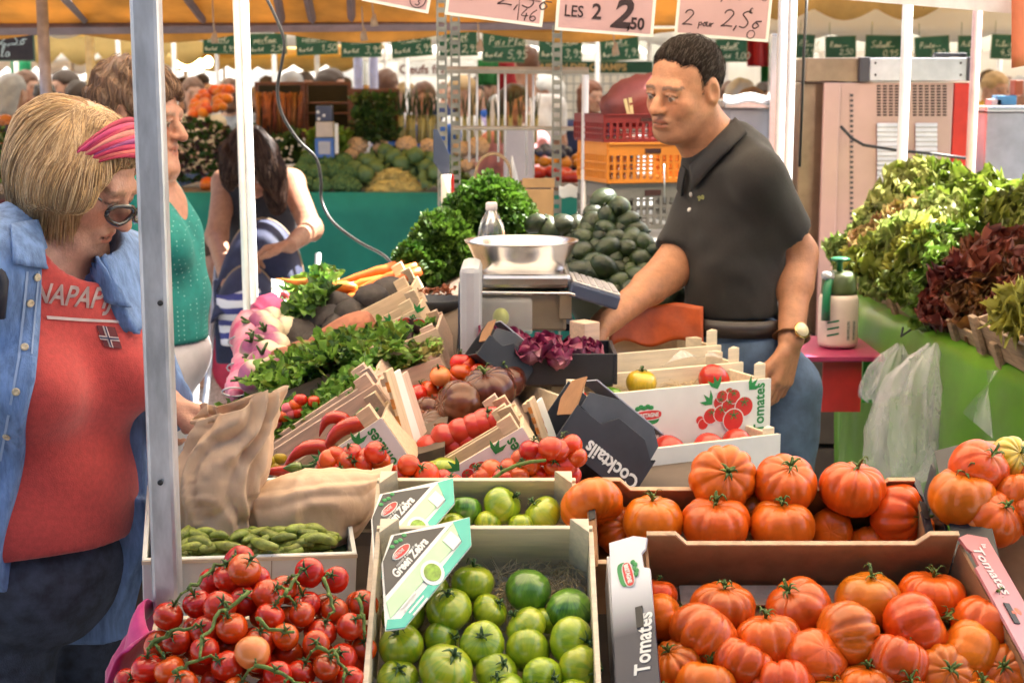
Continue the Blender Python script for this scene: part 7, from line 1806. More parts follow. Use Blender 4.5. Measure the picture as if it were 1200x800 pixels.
girl = make_person('person', 1.06, 'down', 0, True); gp = P(245, 430, 6.3)
girl.location = (gp.x, gp.y, 0.0); girl.rotation_euler.z = math.radians(62)
for c in girl.children:
 if c.name.startswith('dress'): c.data.materials[0] = SPK
 if c.name.startswith('hair'): c.data.materials[0] = mat('chestnut_hair', (.07, .035, .02), .5, var=.3)
tag(girl, 'small girl in a speckled pale dress standing behind the teal shopper', 'person')
girl.location.z = 0
ASPH = mat('asphalt', (.16, .155, .15), .9, var=.25, scale=2.2, bump=.4, bscale=120)
b = MB(); b.box((0, 60, -.05), (400, 260, .1)); tag(b.build('ground', ASPH), kind='structure')
TARP = mat('amber_tarpaulin', (.54, .31, .075), .7, var=.3, scale=3, trans=.30, bump=.25, bscale=6)
CREAM = mat('white_tarpaulin', (.84, .82, .78), .7, var=.04, scale=3, trans=.6)
YELT = mat('cream_tarpaulin', (.74, .56, .22), .7, var=.12, scale=2, trans=.45)
BEAM = mat('violet_grey_steel', (.22, .17, .18), .5, .3, var=.15, scale=12)
def sheet(name, label, fn, m, nu=24, nv=8, cat='awning', thick=.004, group=None):
 b = MB(); b.grid(fn, nu, nv); return tag(b.build(name, m, thick=thick), label, cat, group)
sheet('awning', 'pale cloth awning stretched above the front produce, its rear edge holding the price cards', lambda u, v: (-1.9 + 4.2 * u, 1.7 + 2.45 * v, 2.55 - .18 * v + .03 * math.sin(6 * u) * math.sin(3.1 * v)), mat('warm_tarpaulin', (.88, .80, .68), .7, var=.04, scale=3, trans=.7), 20, 12)
def amb(u, v):
 x = -2.35 + 3.15 * u
 z = P(300, 30, 6.1).z
 return (x, 4.75 + 1.35 * v, z + .48 * (1 - v) - .035 * abs(math.sin(u * 11)) * math.sin(math.pi * v))
sheet('awning', 'amber tarpaulin awning glowing over the left half behind a grey beam', amb, TARP, 44, 10)
def scal(u, v):
 x = -2.35 + 3.15 * u; s = abs(math.sin(u * math.pi * 3.9 + .9)); zt = P(300, 34, 6.12).z
 return (x + .01 * math.sin(v * 5), 6.12 + .02 * v, zt - v * (.008 + .045 * s ** 1.3))
sheet('awning_valance', 'scalloped amber valance hanging under the grey beam', scal, TARP, 60, 4)
def bar(name, label, a, c, r, m=METAL, cat='pole', group=None, sq=True, n=4):
 a, c = V(a), V(c); b = MB()
 if sq: b.tube([a, c], r * 1.25, 4, ref=V((1, 1, 0)))
 else: b.tube([a, c], r, 14)
 o = b.build(name, m, bevel=r * .22 if sq else 0)
 for p in o.data.polygons: p.use_smooth = not sq
 return tag(o, label, cat, group)
bar('beam', 'long violet grey beam carrying the amber awning', P(-30, 34, 6.08), P(760, 26, 6.08), .022, BEAM, 'beam')
for i, (x0, y0, x1, y1, Y0_, Y1_) in enumerate([(238, 24, 190, -40, 6.05, 5.2), (330, 24, 318, -40, 6.05, 5.2), (366, 24, 352, -40, 6.05, 5.2), (412, 22, 410, -40, 6.05, 5.2)]):
 bar('rafter', ['slanting rafter under the amber awning beside the thick pole', 'second rafter under the amber awning', 'thin rafter under the amber awning', 'rafter under the amber awning behind the leftmost price card'][i], P(x0, y0, Y0_), P(x1, y1, Y1_), .014, BEAM, 'beam')
bar('beam', 'left beam joining the white tarpaulins', P(-30, 36, 6.9), P(165, 34, 6.9), .020, BEAM, 'beam')
bar('beam', 'slanting dark strut between white tarpaulins at upper left', P(72, -5, 4.2), P(104, 30, 6.6), .012, BEAM, 'beam')
def ypole(x, y0, y1, Y, r, label, m=METAL, sq=True, x1=None):
 a = P(x, y0, Y); c = P(x if x1 is None else x1, y1, Y)
 return bar('pole', label, (a.x, Y, a.z), (a.x, Y, max(0.0, c.z)), r, m, 'pole', None, sq)
mp = tag(empty('pole', P(182, 400, 2.12)), 'thick square galvanised pole in front of the two shoppers', 'pole'); MI = T(*(-P(182, 400, 2.12)))
q = P(182, 300, 2.12); b = MB(); b.box((q.x, 2.12, 1.25), (.0385, .036, 2.5)); pl = b.build('post', mat('worn_galvanised', (.50, .50, .53), .42, .55, var=.25, scale=26, bump=.15, bscale=70, stretch=(1, 1, .3)), mp, MI, bevel=.006)
for y in (355, 565): b = MB(); p_ = P(188, y, 2.10); b.lathe([(.004, 0), (.004, .002)], 10, 0, Matrix.Translation(p_) @ RX(90)); b.build('bolt_hole', PBLACK, mp, MI)
wpl = mat('white_aluminium', (.66, .64, .63), .35, .3, var=.06)
pp = tag(empty('pole', P(288, 200, 3.95)), 'slim white aluminium pole rising from the pink cloth', 'pole'); PI_ = T(*(-P(288, 200, 3.95)))
a, c = P(280, -60, 3.95), P(297, 372, 3.9)
for dx, nm, m in ((-.010, 'profile', wpl), (.010, 'profile', mat('sunlit_aluminium', (.8, .79, .78), .3, .2))): b = MB(); b.tube([a + V((dx, 0, 0)), V((c.x + dx, c.y, 0))], .012, 4, ref=V((1, 1, 0))); b.build(nm, m, pp, PI_)  # right profile painted brighter for the sun on that side
ypole(47, -40, 2600, 5.4, .020, 'grey pole rising behind the blonde shopper', METAL, False, 50)
ypole(104, 26, 1800, 8.2, .024, 'far grey pole left of the teal shopper', METAL, False)
ypole(919, -40, 2600, 4.6, .014, 'left one of two white poles behind the seller shoulder', wpl, False)
ypole(930, -40, 2600, 4.8, .014, 'right one of two white poles behind the seller shoulder', wpl, False)
ypole(1064, 4, 2600, 4.45, .015, 'white pole standing in front of the steel oven', wpl, False)
rp = ypole(1146, 8, 2600, 4.5, .014, 'pole beside the red oven strip, bright on one edge', mat('rosy_aluminium', (.55, .36, .33), .35, .3), False)
ypole(806, 28, 60, 6.5, .02, 'short white pole showing above the seller', wpl, False)
PERF = mat('zinc_angle', (.26, .26, .23), .45, .6, var=.25)
def perforated(x, y0, y1, Y, label, w=.026, x1=None):
 a = P(x, y0, Y); c = P(x if x1 is None else x1, y1, Y); c.x = a.x; H = a.z
 r = tag(empty('slotted_upright', (a.x, Y, 0)), label, 'upright', 'slotted metal uprights')
 for dx in (-w / 2, w / 2): b = MB(); b.box((dx, 0, H / 2), (w * .26, .003, H)); b.build('edge_strip', PERF, r)
 b = MB(); z = c.z
 while z < H - .02: b.box((0, 0.0005, z), (w * .8, .0028, .016)); z += .030
 o = b.build('bridge', PERF, r); o['kind'] = 'stuff'
 b = MB(); b.box((w / 2, .014, H / 2), (.003, .028, H)); b.build('side_flange', PERF, r)
 return r
perforated(517, -20, 330, 5.0, 'slotted metal upright left of the pair by the striped tube'); perforated(533, -10, 300, 5.25, 'slotted metal upright right of the pair by the striped tube'); perforated(653, 30, 300, 5.1, 'slotted metal upright left of the stacked plastic crates')
ypole(686, 88, 900, 4.75, .011, 'white round upright touching the orange crate', wpl, False)
GALV = mat('grey_beige_bar', (.42, .37, .30), .45, .4)
bar('rack_bar', 'upper horizontal rack bar between the slotted uprights', P(520, 82, 5.15), P(690, 83, 5.15), .010, GALV, 'bar'); bar('rack_bar', 'lower thin rack bar between the slotted uprights', P(530, 150, 5.15), P(690, 151, 5.15), .006, GALV, 'bar')
for x in (550, 559, 584, 592, 617, 625): bar('rack_wire', 'thin upright wire hanging on the upper rack bar', P(x, 84, 5.16), P(x, 205 if x > 600 else 190, 5.16), .004, wpl, 'wire', 'upright wires of the rack', False)
st = tag(empty('striped_tube', P(524, 255, 4.2)), 'cream tube with green band and red edge above the scale display', 'tube'); SI_ = T(*(-P(524, 255, 4.2)))
a, c = P(523, 205, 4.2), P(524, 306, 4.2)
b = MB(); b.tube([a, a.lerp(c, .62)], .015, 14); b.build('tube', mat('cream_tube', (.66, .56, .48), .5), st, SI_)
b = MB(); b.tube([a.lerp(c, .62), a.lerp(c, .80)], .0155, 14); b.build('green_band', mat('green_band', (.02, .26, .06), .45), st, SI_)
b = MB(); b.tube([a.lerp(c, .80), c], .015, 14); b.build('tube', mat('cream_tube'), st, SI_)
b = MB(); b.box(((a.x + c.x) / 2 + .016, 4.2, (a.z + c.z) / 2), (.008, .012, a.z - c.z)); b.build('red_edge', mat('red_plastic'), st, SI_)
b = MB(); b.prism([(0, 0), (.035, -.05), (.045, -.05), (.045, .02), (.012, .09), (0, .09)], 0, .006, Matrix.Translation(P(508, 190, 4.3)) @ RX(90)); tag(b.build('bracket', NAVY), 'dark blue metal bracket on the slotted upright', 'bracket')
b = MB(); pts = [P(308, -10, 4.0), P(322, 18, 4.0), P(333, 48, 4.0), P(330, 75, 4.0), P(325, 105, 4.0), P(331, 135, 4.0), P(350, 165, 4.0), P(370, 185, 4.0), P(376, 210, 4.0), P(377, 235, 4.0), P(390, 260, 3.95), P(420, 283, 3.9), P(448, 298, 3.85), P(462, 312, 3.8), P(475, 328, 3.72), P(482, 334, 3.6)]
fine = []
for i in range(len(pts) - 1):
 p0, p1, p2, p3 = pts[max(i - 1, 0)], pts[i], pts[i + 1], pts[min(i + 2, len(pts) - 1)]
 for t in (0, .25, .5, .75): fine.append(.5 * ((2 * p1) + (p2 - p0) * t + (2 * p0 - 5 * p1 + 4 * p2 - p3) * t * t + (3 * p1 - p0 - 3 * p2 + p3) * t ** 3))
b.tube(fine, .0042, 8); tag(b.build('cable', mat('black_rubber', (.015, .014, .014), .4)), 'black power cable hanging down to the carrot crate', 'cable')
b = MB(); b.tube([P(946, -10, 4.2), P(942, 60, 4.2), P(940, 120, 4.2), P(937, 195, 4.25)], .004, 8); tag(b.build('cable', mat('black_rubber')), 'black cable hanging straight down beside the twin poles', 'cable')
for i, (x, y0, y1) in enumerate([(250, 0, 48), (425, 8, 45), (437, 0, 28), (561, 26, 58), (720, 40, 62)]):
 b = MB(); b.tube([P(x - 1, y0, 5.6), P(x, (y0 + y1) / 2, 5.6), P(x + 2, y1, 5.6)], .003, 6); b.tube([P(x + 2, y1 - 12, 5.6), P(x + 1, y1 - 4, 5.6), P(x + 2, y1 + 3, 5.6)], [.004, .012, .014], 8)
 tag(b.build('rope', mat('hemp', (.42, .30, .20), .8)), ['frayed rope hanging beside the slim white pole', 'rope hanging over the green slates under the leftmost price card', 'short rope end under the leftmost price card', 'knotted rope under the second price card', 'rope behind the large two euro fifty card'][i], 'rope')
PAPR = mat('pink_lit_card', (.62, .40, .42), .6, var=.05, scale=4, trans=.25)  # pink of the light through the red awning put into the paper colour
INK = mat('marker_ink', (.03, .012, .016), .5)
def card(label, tl, tr, br, bl, Y, writer, m=PAPR, border=True):
 o = P(*bl, Y); M = frame(o, P(*br, Y) - o, P(*tl, Y) - o); w_ = (P(*br, Y) - o).length; h = (P(*tl, Y) - o).length
 r = tag(empty('price_card', M), label, 'price card', 'price cards along the awning edge')
 b = MB(); b.box((w_ / 2, h / 2, -.0006), (w_, h, .0012)); b.build('paper', m, r)
 if border:
  b = MB(); b.box((w_ / 2, h / 2, -.0012), (w_ + .014, h + .014, .001)); b.build('clear_sleeve', WHITE, r)
 b = MB(); writer(b, w_, h); o_ = b.build('handwriting', INK, r)
 return r, w_, h
I4 = Matrix.Identity(4)
card('leftmost pink-lit card with a circled number 3', (428, -70), (502, -58), (499, 12), (428, -2), 3.55, lambda b, w, h: (script(b, 'O', w * .76, h * .03, .032, .0011, I4), script(b, '3', w * .80, h * .05, .018, .0011, I4), script(b, '2 >2,00', w * .05, h * .3, .05, .0014, I4)))
card('second pink-lit card reading two for 2,50 with a boxed 46', (527, -45), (636, -35), (632, 28), (525, 14), 3.55, lambda b, w, h: (script(b, '2 >2,So', w * .08, h * .28, .045, .0015, I4, w=.7), script(b, 'e', w * .74, h * .70, .014, .0011, I4), script(b, '46', w * .78, h * .03, .026, .0011, I4), b.tube([(w * .76, h * .02, .0006), (w * .755, h * .45, .0006), (w * .98, h * .44, .0006)], .0009, 5)))
r_, w_, h_ = card('large pink-lit card lettered LES 2 for 2,50', (656, -40), (766, -30), (762, 40), (654, 32), 3.55, lambda b, w, h: (script(b, 'O', w * .80, h * .62, .028, .0010, I4), script(b, '10', w * .835, h * .68, .014, .0009, I4)))
txt('LES', .036, INK, T(w_ * .05, h_ * .19, .001), r_, bold=.0004, sx=.86); txt('2', .048, INK, T(w_ * .35, h_ * .18, .001), r_, bold=.001, sx=.95); txt('2', .088, INK, T(w_ * .56, h_ * .08, .001), r_, bold=.003, shear=.25); txt('€', .022, INK, T(w_ * .76, h_ * .55, .001), r_); txt(',50', .036, INK, T(w_ * .74, h_ * .06, .001), r_, bold=.0012, sx=.9)
card('pink-lit card above the seller reading two for 2,50 ditto', (796, -40), (902, -30), (897, 46), (794, 38), 3.72, lambda b, w, h: (script(b, '1,So', w * .33, h * .55, .034, .0014, I4), script(b, 'e', w * .64, h * .72, .012, .001, I4), script(b, 'DITTO', w * .72, h * .58, .014, .001, I4), script(b, '2', w * .04, h * .12, .036, .0014, I4), script(b, 'pour', w * .22, h * .12, .022, .0012, I4), script(b, '2,So', w * .48, h * .14, .04, .0015, I4), script(b, 'e', w * .78, h * .36, .014, .0012, I4), script(b, 'O', w * .80, h * .0, .016, .0009, I4)))
card('long blank white card at the upper right of the stall', (905, -60), (1206, -40), (1197, 17), (968, -2), 3.4, lambda b, w, h: b.box((w * .5, -.004, 0), (.002, .002, .001)), mat('white_card', (.72, .70, .74), .5, trans=.2), False)
b = MB(); b.grid(lambda u, v: P(1186 + 60 * u, -20 + 100 * v - 12 * u, 3.35 + .1 * u), 6, 6); tag(b.build('awning_flap', mat('salmon_cloth', (.66, .20, .10), .7, var=.1, trans=.35), thick=.003), 'salmon cloth flap at the upper right corner', 'cloth')
YF = 8.6
far = lambda x, y, d=0: P(x, y, YF + d)
GCL = mat('green_table_cloth', (.008, .20, .13), .75, var=.18, scale=3, bump=.2, bscale=10)
zt = far(300, 226).z
ft = tag(empty('market_table', (far(350, 226).x, YF, 0)), 'long market table with deep green cloth across the aisle', 'table'); FI = T(-far(350, 226).x, -YF, 0)
xa, xb = far(185, 226).x, far(690, 226).x
b = MB(); b.box(((xa + xb) / 2, YF + .55, zt - .02), (xb - xa, 1.1, .04)); b.build('table_top', mat('dark_board'), ft, FI)
b = MB(); b.grid(lambda u, v: (xa + (xb - xa) * u, YF - .012 - .02 * math.sin(u * 60) * v - .012 * math.sin(u * 23 + 2) * v, zt + .004 - (zt - .05) * v), 90, 8); b.build('table_cloth', GCL, ft, FI, thick=.004)
for x in (xa + .1, xb - .1):
 for dy in (.15, .95): b = MB(); b.box((x, YF + dy, (zt - .04) / 2), (.04, .04, zt - .04)); b.build('leg', METAL, ft, FI)
BROC = mat('broccoli_florets', (.045, .105, .03), .85, var=.35, scale=60, bump=.8, bscale=140, col2=(.09, .17, .05))
CAUL = mat('cauliflower_curd', (.56, .38, .22), .8, var=.15, scale=60, bump=.7, bscale=120)
CABB = mat('cabbage_leaf', (.05, .11, .035), .55, var=.4, scale=9, col2=(.13, .21, .07))
def knob_mesh(name, r, seed, m, leaf=None, fl=.8):
 b = MB(); R = random.Random(seed); b.ell((0, 0, 0), (r, r, r * fl), 20, 12, fn=lambda d: 1 + .10 * fbm(d.x + seed, d.y, d.z, 4, 2))
 for i in range(46):
  d = V((R.gauss(0, 1), R.gauss(0, 1), abs(R.gauss(0, 1)) + .1)).normalized(); b.ell(V((d.x * r, d.y * r, d.z * r * fl)) * .93, (r * .24,) * 3, 7, 5)
 me = b.mesh(name); me.materials.append(m); return me
BRM = [knob_mesh('broccoli', .055, i, BROC) for i in range(3)]; CAM = [knob_mesh('cauliflower', .058, 5 + i, CAUL) for i in range(2)]
def place(name, me, px, py, d, s, label, cat, group, up=(0, -.5, .8)):
 o = mesh_obj(name, me, None, Matrix.Translation(far(px, py, d)) @ rot_to(up, rnd.uniform(0, 6)) @ Matrix.Scale(s, 4)); return tag(o, label, cat, group)
for i, (x, y, d) in enumerate([(358, 217, .10), (378, 218, .08), (399, 216, .10), (412, 220, .1), (354, 201, .22), (372, 203, .2), (392, 201, .22), (408, 204, .22), (362, 190, .34), (384, 189, .34), (402, 190, .34), (345, 220, .12)]):
 place('broccoli', BRM[i % 3], x, y, d, 1.0, 'dark green broccoli head stacked behind the green cloth edge', 'broccoli', 'broccoli heads across the aisle')
for i, (x, y, d, s) in enumerate([(419, 172, .5, 1), (447, 174, .5, .85), (476, 171, .5, 1), (502, 173, .5, .9), (540, 176, .5, .9), (560, 173, .5, 1.1), (545, 195, .35, .7), (412, 182, .45, .7)]):
 place('cauliflower', CAM[i % 2], x, y, d, s, 'cream cauliflower set behind the cabbages across the aisle', 'cauliflower', 'cauliflowers across the aisle')
def cabbage_mesh(seed):
 b = MB(); R = random.Random(seed); b.ell((0, 0, 0), (.052, .052, .05), 16, 10, fn=lambda d: 1 + .06 * math.sin(5 * d.x + seed) * math.sin(4 * d.y))
 for k in range(8): ruffled_leaf(b, Matrix.Rotation(k * .8, 4, 'Z') @ T(0, .012, -.045) @ Matrix.Rotation(math.radians(R.uniform(35, 65)), 4, 'X'), .09, .10, -.5, .2, R, 0, 4, 5)
 me = b.mesh('cabbage'); me.materials.append(CABB); return me
CBM = [cabbage_mesh(i) for i in range(2)]
for i, (x, y, d) in enumerate([(430, 190, .35), (462, 184, .38), (487, 183, .36), (508, 188, .34), (440, 198, .3), (416, 198, .3), (512, 202, .2), (520, 196, .25), (428, 205, .22), (500, 197, .3), (452, 178, .45), (470, 192, .33)]):
 place('cabbage', CBM[i % 2], x, y, d, 1.0, 'round green cabbage between the beans and cauliflowers', 'cabbage', 'cabbages across the aisle')
BEAN = mat('wax_bean', (.56, .46, .16), .5, var=.25, scale=20)
b = MB(); R5 = random.Random(2); bc = far(461, 226, .25)
b.ell((bc.x, bc.y, bc.z - .02), (.19, .16, .12), 18, 9)
for i in range(620):
 a = R5.uniform(0, 6.28); q = R5.random() ** .6; x, y = .20 * q * math.cos(a), .17 * q * math.sin(a); z = .135 * (1 - q ** 1.7) + R5.uniform(-.006, .01)
 t = R5.uniform(0, 6.28); L = R5.uniform(.02, .045); d = V((math.cos(t), math.sin(t), R5.uniform(-.4, .4))) * L; c = V((bc.x + x, bc.y + y, bc.z - .012 + z))
 b.tube([c - d, c + V((0, 0, .006)), c + d], [.002, .0042, .002], 5)
tag(b.build('bean_heap', BEAN), 'heap of pale yellow beans on the green clothed table', 'beans', kind='stuff')
RUST = mat('reddish_wood', (.14, .05, .028), .65, var=.3, scale=8, stretch=(1, 1, 8))
def fbox(nm, a, c, d, dep, m, parent=None, Inv=None, bev=.003): return wbox(nm, a, c, dep, m, parent, Inv or I4, bev, YF + d)
def rack(label, x0, x1, y0, y1, d, inner=DARKM if 'DARKM' in globals() else None):
 r = tag(empty('display_rack', far(x0, y1, d)), label, 'rack', 'wooden racks across the aisle'); I_ = T(*(-far(x0, y1, d)))
 fbox('back_board', (x0, y0), (x1, y1), d + .30, .02, mat('dark_backing', (.02, .018, .012), .9), r, I_)
 for x in (x0, x1): fbox('upright', (x - 2, y0 - 3), (x + 2, y1), d, .03, RUST, r, I_)
 fbox('top_rail', (x0 - 2, y0 - 4), (x1 + 2, y0), d - .035, .03, RUST, r, I_)
 return r
rack('reddish rack of hanging carrots across the aisle', 300, 354, 100, 162, .75); rack('reddish rack of dark green herbs across the aisle', 412, 466, 108, 166, .75)
rk = rack('open reddish shelf behind the blue scale across the aisle', 358, 409, 100, 180, .8)
for y in (120, 132, 150): fbox('shelf_board', (358, y), (409, y + 2), .82, .2, RUST, rk, T(*(-far(358, 180, .8))))
for i in range(9):
 x = 303 + i * 6; b = MB()
 for k in range(6):
  q = far(x + R5.uniform(-3, 3), 110 + R5.uniform(-3, 3), .72 + R5.uniform(0, .08)); q2 = far(x + R5.uniform(-3, 3), 158 + R5.uniform(-10, 4), .72 + R5.uniform(0, .05)); b.tube([q, q.lerp(q2, .5), q2], [.011, .009, .003], 6)
 tag(b.build('carrot_bunch', mat('dusky_carrot', (.26, .075, .018), .6, var=.4, scale=30, hue=.02, val=.3)), 'long bunch of dusky orange carrots hanging on the reddish rack', 'carrots', 'carrot bunches on the rack')
LEEKG = mat('leek_green', (.035, .062, .016), .6, var=.4, scale=20); LEEKW = mat('leek_white', (.40, .36, .14), .5, var=.2, scale=20)
for i in range(22):
 x = (468 + i * 4.4) if i < 11 else (536 + (i - 11) * 9.5 * .95); x += R5.uniform(-1, 1); d = .62 + R5.uniform(0, .1)
 r = tag(empty('leek', far(x, 168, d)), 'tall leek standing upright with dark green fan', 'leek', 'leeks standing across the aisle'); o = far(x, 168, d)
 top = far(x + R5.uniform(-2, 2), 135, d + .03); b = MB(); b.tube([V((0, 0, 0)), (top - o) * .5, top - o], [.012, .013, .014], 8); b.build('shank', LEEKW, r)
 b = MB()
 for k in range(5):
  e_ = far(x + R5.uniform(-8, 8), R5.uniform(98, 112), d + R5.uniform(0, .08)) - o; t_ = top - o; b.tube([t_ * .8, t_.lerp(e_, .5) + V((0, -.01, 0)), e_], [.012, .015, .003], 5, flat=.25)
 b.build('leaf_fan', LEEKG, r)
for i, (x0, x1, y0, y1, m, l) in enumerate([(414, 464, 112, 166, LF_DEEP, 'dark green herbs filling the reddish rack'), (322, 348, 160, 192, LF_DEEP, 'dark radish leaves beside the blue scale'), (200, 252, 140, 214, LF_DEEP, 'dark artichoke leaves at the left of the clothed table'), (252, 300, 150, 200, LF_DEEP, 'dark leafy greens behind the bending woman'), (520, 540, 190, 215, LF_HERB, 'green herbs between the slotted uprights'), (360, 408, 152, 180, LF_HERB, 'leafy greens on the open shelf')]):
 b = small_leaves('leafy_greens', 300, lambda u, v: far(x0 + (x1 - x0) * u, y0 + (y1 - y0) * v, .45 + .2 * random.random()), .05, [m, LF_HERB if i > 3 else LF_DEEP, LF_PURP if i in (2, 3) else m], None, None, 40 + i); tag(b, l, 'greens', kind='stuff')
WON = mat('small_white_bulb', (.62, .56, .44), .5)
for i in range(16):
 q = far(R5.uniform(322, 347), R5.uniform(161, 190), .38); b = MB(); b.ell((0, 0, 0), (.008, .008, .009), 8, 6); tag(b.build('radish', WON, None, Matrix.Translation(q)), 'tiny white radish among dark leaves by the blue scale', 'radish', 'white radishes among dark leaves')
fs = tag(empty('market_scale', far(381, 185, .3)), 'small blue and beige scale among the vegetables across the aisle', 'scale'); FSI = T(*(-far(381, 185, .3)))
fbox('display_head', (370, 124), (389, 142), .3, .06, NAVY, fs, FSI); fbox('body', (370, 143), (390, 161), .3, .08, mat('beige_plastic', (.52, .44, .36), .5), fs, FSI); fbox('base_frame', (369, 162), (391, 185), .3, .10, mat('blue_plastic', (.06, .16, .45), .4), fs, FSI); fbox('base_plate', (373, 166), (387, 181), .295, .02, mat('grey_plastic'), fs, FSI); fbox('side_post', (392, 145), (396, 180), .3, .02, WHITE, fs, FSI)
for (x, y) in ((371, 130), (378, 134), (372, 138)): fbox('display_dot', (x, y), (x + 3, y + 3), .292, .006, WHITE, fs, FSI, .0)
ORG = mat('orange_fruit_skin', (.60, .13, .012), .4, var=.15, hue=.02, val=.2); REDF = mat('red_fruit_skin', (.50, .03, .015), .3, var=.15, val=.2)
OF = MB().ell((0, 0, 0), (.045, .045, .038), 12, 8).mesh('orange_fruit'); OF.materials.append(ORG)
def heap(n, x0, x1, y0, y1, d, label, cat, group, m, s=1.0, slope=0, nm='fruit'):
 for i in range(n):
  u, v = R5.random(), R5.random()
  o = mesh_obj(nm, OF, None, Matrix.Translation(far(x0 + (x1 - x0) * u, y0 + (y1 - y0) * v - slope * u, d + .25 * (1 - v))) @ Matrix.Scale(s * R5.uniform(.85, 1.15), 4)); o.material_slots[0].link = 'OBJECT'; o.material_slots[0].material = m; tag(o, label, cat, group)
heap(34, 226, 272, 112, 136, 1.2, 'orange red fruit in the heap behind the teal shopper', 'fruit', 'orange red fruit heap', ORG, .8, 14)
heap(3, 234, 246, 214, 222, .1, 'orange fruit on the green cloth by the bending woman', 'fruit', 'oranges on the green cloth', ORG, .9)
heap(14, 627, 690, 186, 192, .5, 'orange pepper behind the slotted upright', 'fruit', 'orange peppers across the aisle', mat('amber_fruit', (.62, .24, .01), .4, val=.2), .8)
heap(12, 627, 690, 200, 208, .3, 'red tomato in the row behind the slotted upright', 'tomato', 'red tomatoes across the aisle', REDF, 1.0)
heap(16, 628, 668, 172, 182, .6, 'blue black plum in the blue box across the aisle', 'plum', 'plums across the aisle', mat('plum_skin', (.04, .05, .10), .5, val=.4), .6, 0, 'plum')
heap(20, 0, 60, 150, 200, .3, 'dusky red fruit low at the left edge', 'fruit', 'dusky red fruit at the left edge', mat('dusky_red', (.20, .03, .02), .5, val=.5), 1.0)
heap(16, 0, 60, 138, 160, .6, 'rust orange fruit at the left edge', 'fruit', 'rust orange fruit at the left edge', mat('rust_orange', (.32, .10, .02), .5, val=.4), 1.0)
b = small_leaves('leafy_greens', 260, lambda u, v: far(-5 + 70 * u, 150 + 60 * v, .25 + .1 * random.random()), .06, [LF_DEEP, LF_HERB, LF_PURP], None, None, 60); tag(b, 'dark greens between fruit at the left edge', 'greens', kind='stuff')
lt_ = tag(empty('market_table', far(30, 230, .2)), 'produce table at the left edge behind the blonde shopper', 'table'); b = MB(); b.box((0, .4, 0.0), (.9, 1.0, .04)); b.build('table_top', mat('dark_board'), lt_)
b = MB(); b.box((0, -.12, -.5), (.9, .02, .98)); b.build('table_cloth', mat('dark_red_cloth', (.10, .02, .02), .8), lt_)
bo = fbox('board', (590, 152), (626, 212), -.9, .02, mat('beige_board', (.50, .42, .35), .8, var=.1, scale=6)); tag(bo, 'blank beige board with a faint mark behind the rack wires', 'board')
b = MB(); c = P(578, 212, 5.0); b.grid(lambda u, v: c + V((.058 * math.cos(math.pi * u), -.05 + .10 * v, .088 * math.sin(math.pi * u) ** .8)), 18, 6); tag(b.build('basket', mat('tan_wicker', (.36, .24, .13), .75, var=.3, scale=60), thick=.008), 'tan arched basket top above the feathery herbs', 'basket')
b = MB(); c = P(600, 215, 5.05); b.lathe([(.035, -.12), (.03, -.02), (.012, .05), (.002, .09)], 12, 0, Matrix.Translation(c)); tag(b.build('paper_cone', WHITE), 'white paper cone beside the arched basket', 'paper')
cbx = tag(empty('cardboard_box', P(630, 258, 4.5)), 'open brown cardboard box behind the avocado row', 'box'); CI_ = T(*(-P(630, 258, 4.5))); CB2 = mat('tan_cardboard', (.40, .24, .11), .8, var=.1)
wbox('front_panel', (610, 222), (648, 258), .005, CB2, cbx, CI_, .001, 4.5); wbox('back_flap', (612, 209), (650, 220), .005, CB2, cbx, CI_, .001, 4.62); wbox('side_panel', (647, 222), (649, 258), .12, CB2, cbx, CI_, .001, 4.51)
b = MB(); b.grid(lambda u, v: P(655 + 24 * u, 217 + 16 * v * (1 - .5 * abs(u - .5)) + 2 * math.sin(9 * u), 4.9), 8, 5); tag(b.build('white_paper', WHITE, thick=.002), 'crumpled white paper behind the slotted upright', 'paper')
def plastic_crate(label, x0, x1, y0, y1, Y, m, dep=.26, holes=(3, 13), skew=0):
 o = P(x0, y1, Y); r = tag(empty('plastic_crate', o), label, 'crate', 'plastic crates stacked beside the seller'); p1 = P(x1, y1, Y); p2 = P(x0, y0, Y); W_, H = p1.x - o.x, p2.z - o.z
 def wall(L, nm, M):
  b = MB(); b.box((L / 2, 0, H * .84), (L, .006, H * .30)); b.box((L / 2, 0, H * .05), (L, .006, H * .10)); b.box((L / 2, -.004, H * .985), (L, .014, H * .05))
  n = max(6, int(L / .020));
  for k in range(n + 1): b.box((L * k / n, 0, H * .40), (L / n * .42, .005, H * .62))
  for k in range(1, holes[0]): b.box((L / 2, .001, H * (.10 + .60 * k / holes[0])), (L, .0055, H * .05))
  return b.build(nm, m, r, M)
 wall(W_, 'front_wall', T(0, 0, 0)); wall(W_, 'back_wall', T(0, dep, 0)); wall(dep, 'side_wall', T(0, 0, 0) @ RZ(90)); wall(dep, 'side_wall', T(W_, 0, 0) @ RZ(90))
 b = MB(); b.box((W_ * .56, -.0045, H * .80), (W_ * .20, .003, H * .12)); b.build('hand_slot', mat('dark_slot', (.05, .012, .01), .7), r)
 b = MB(); b.box((W_ / 2, dep / 2, .006), (W_ - .01, dep - .01, .008)); b.build('base', m, r)
 return r
for nm_, ar in (('orange plastic crate, middle of the stack beside the seller', (712, 812, 168, 215, 4.55, mat('orange_plastic', (.66, .22, .02), .4, var=.05))), ('grey plastic crate at the bottom of the stack beside the seller', (712, 812, 216, 270, 4.57, mat('grey_crate_plastic', (.20, .19, .17), .5, var=.1))), ('dark red plastic crate on top of the orange one', (708, 806, 134, 167, 4.58, mat('dark_red_plastic', (.20, .012, .012), .4, var=.15)))):
 c_ = plastic_crate(nm_, *ar); c_.rotation_euler.z = math.radians(17)
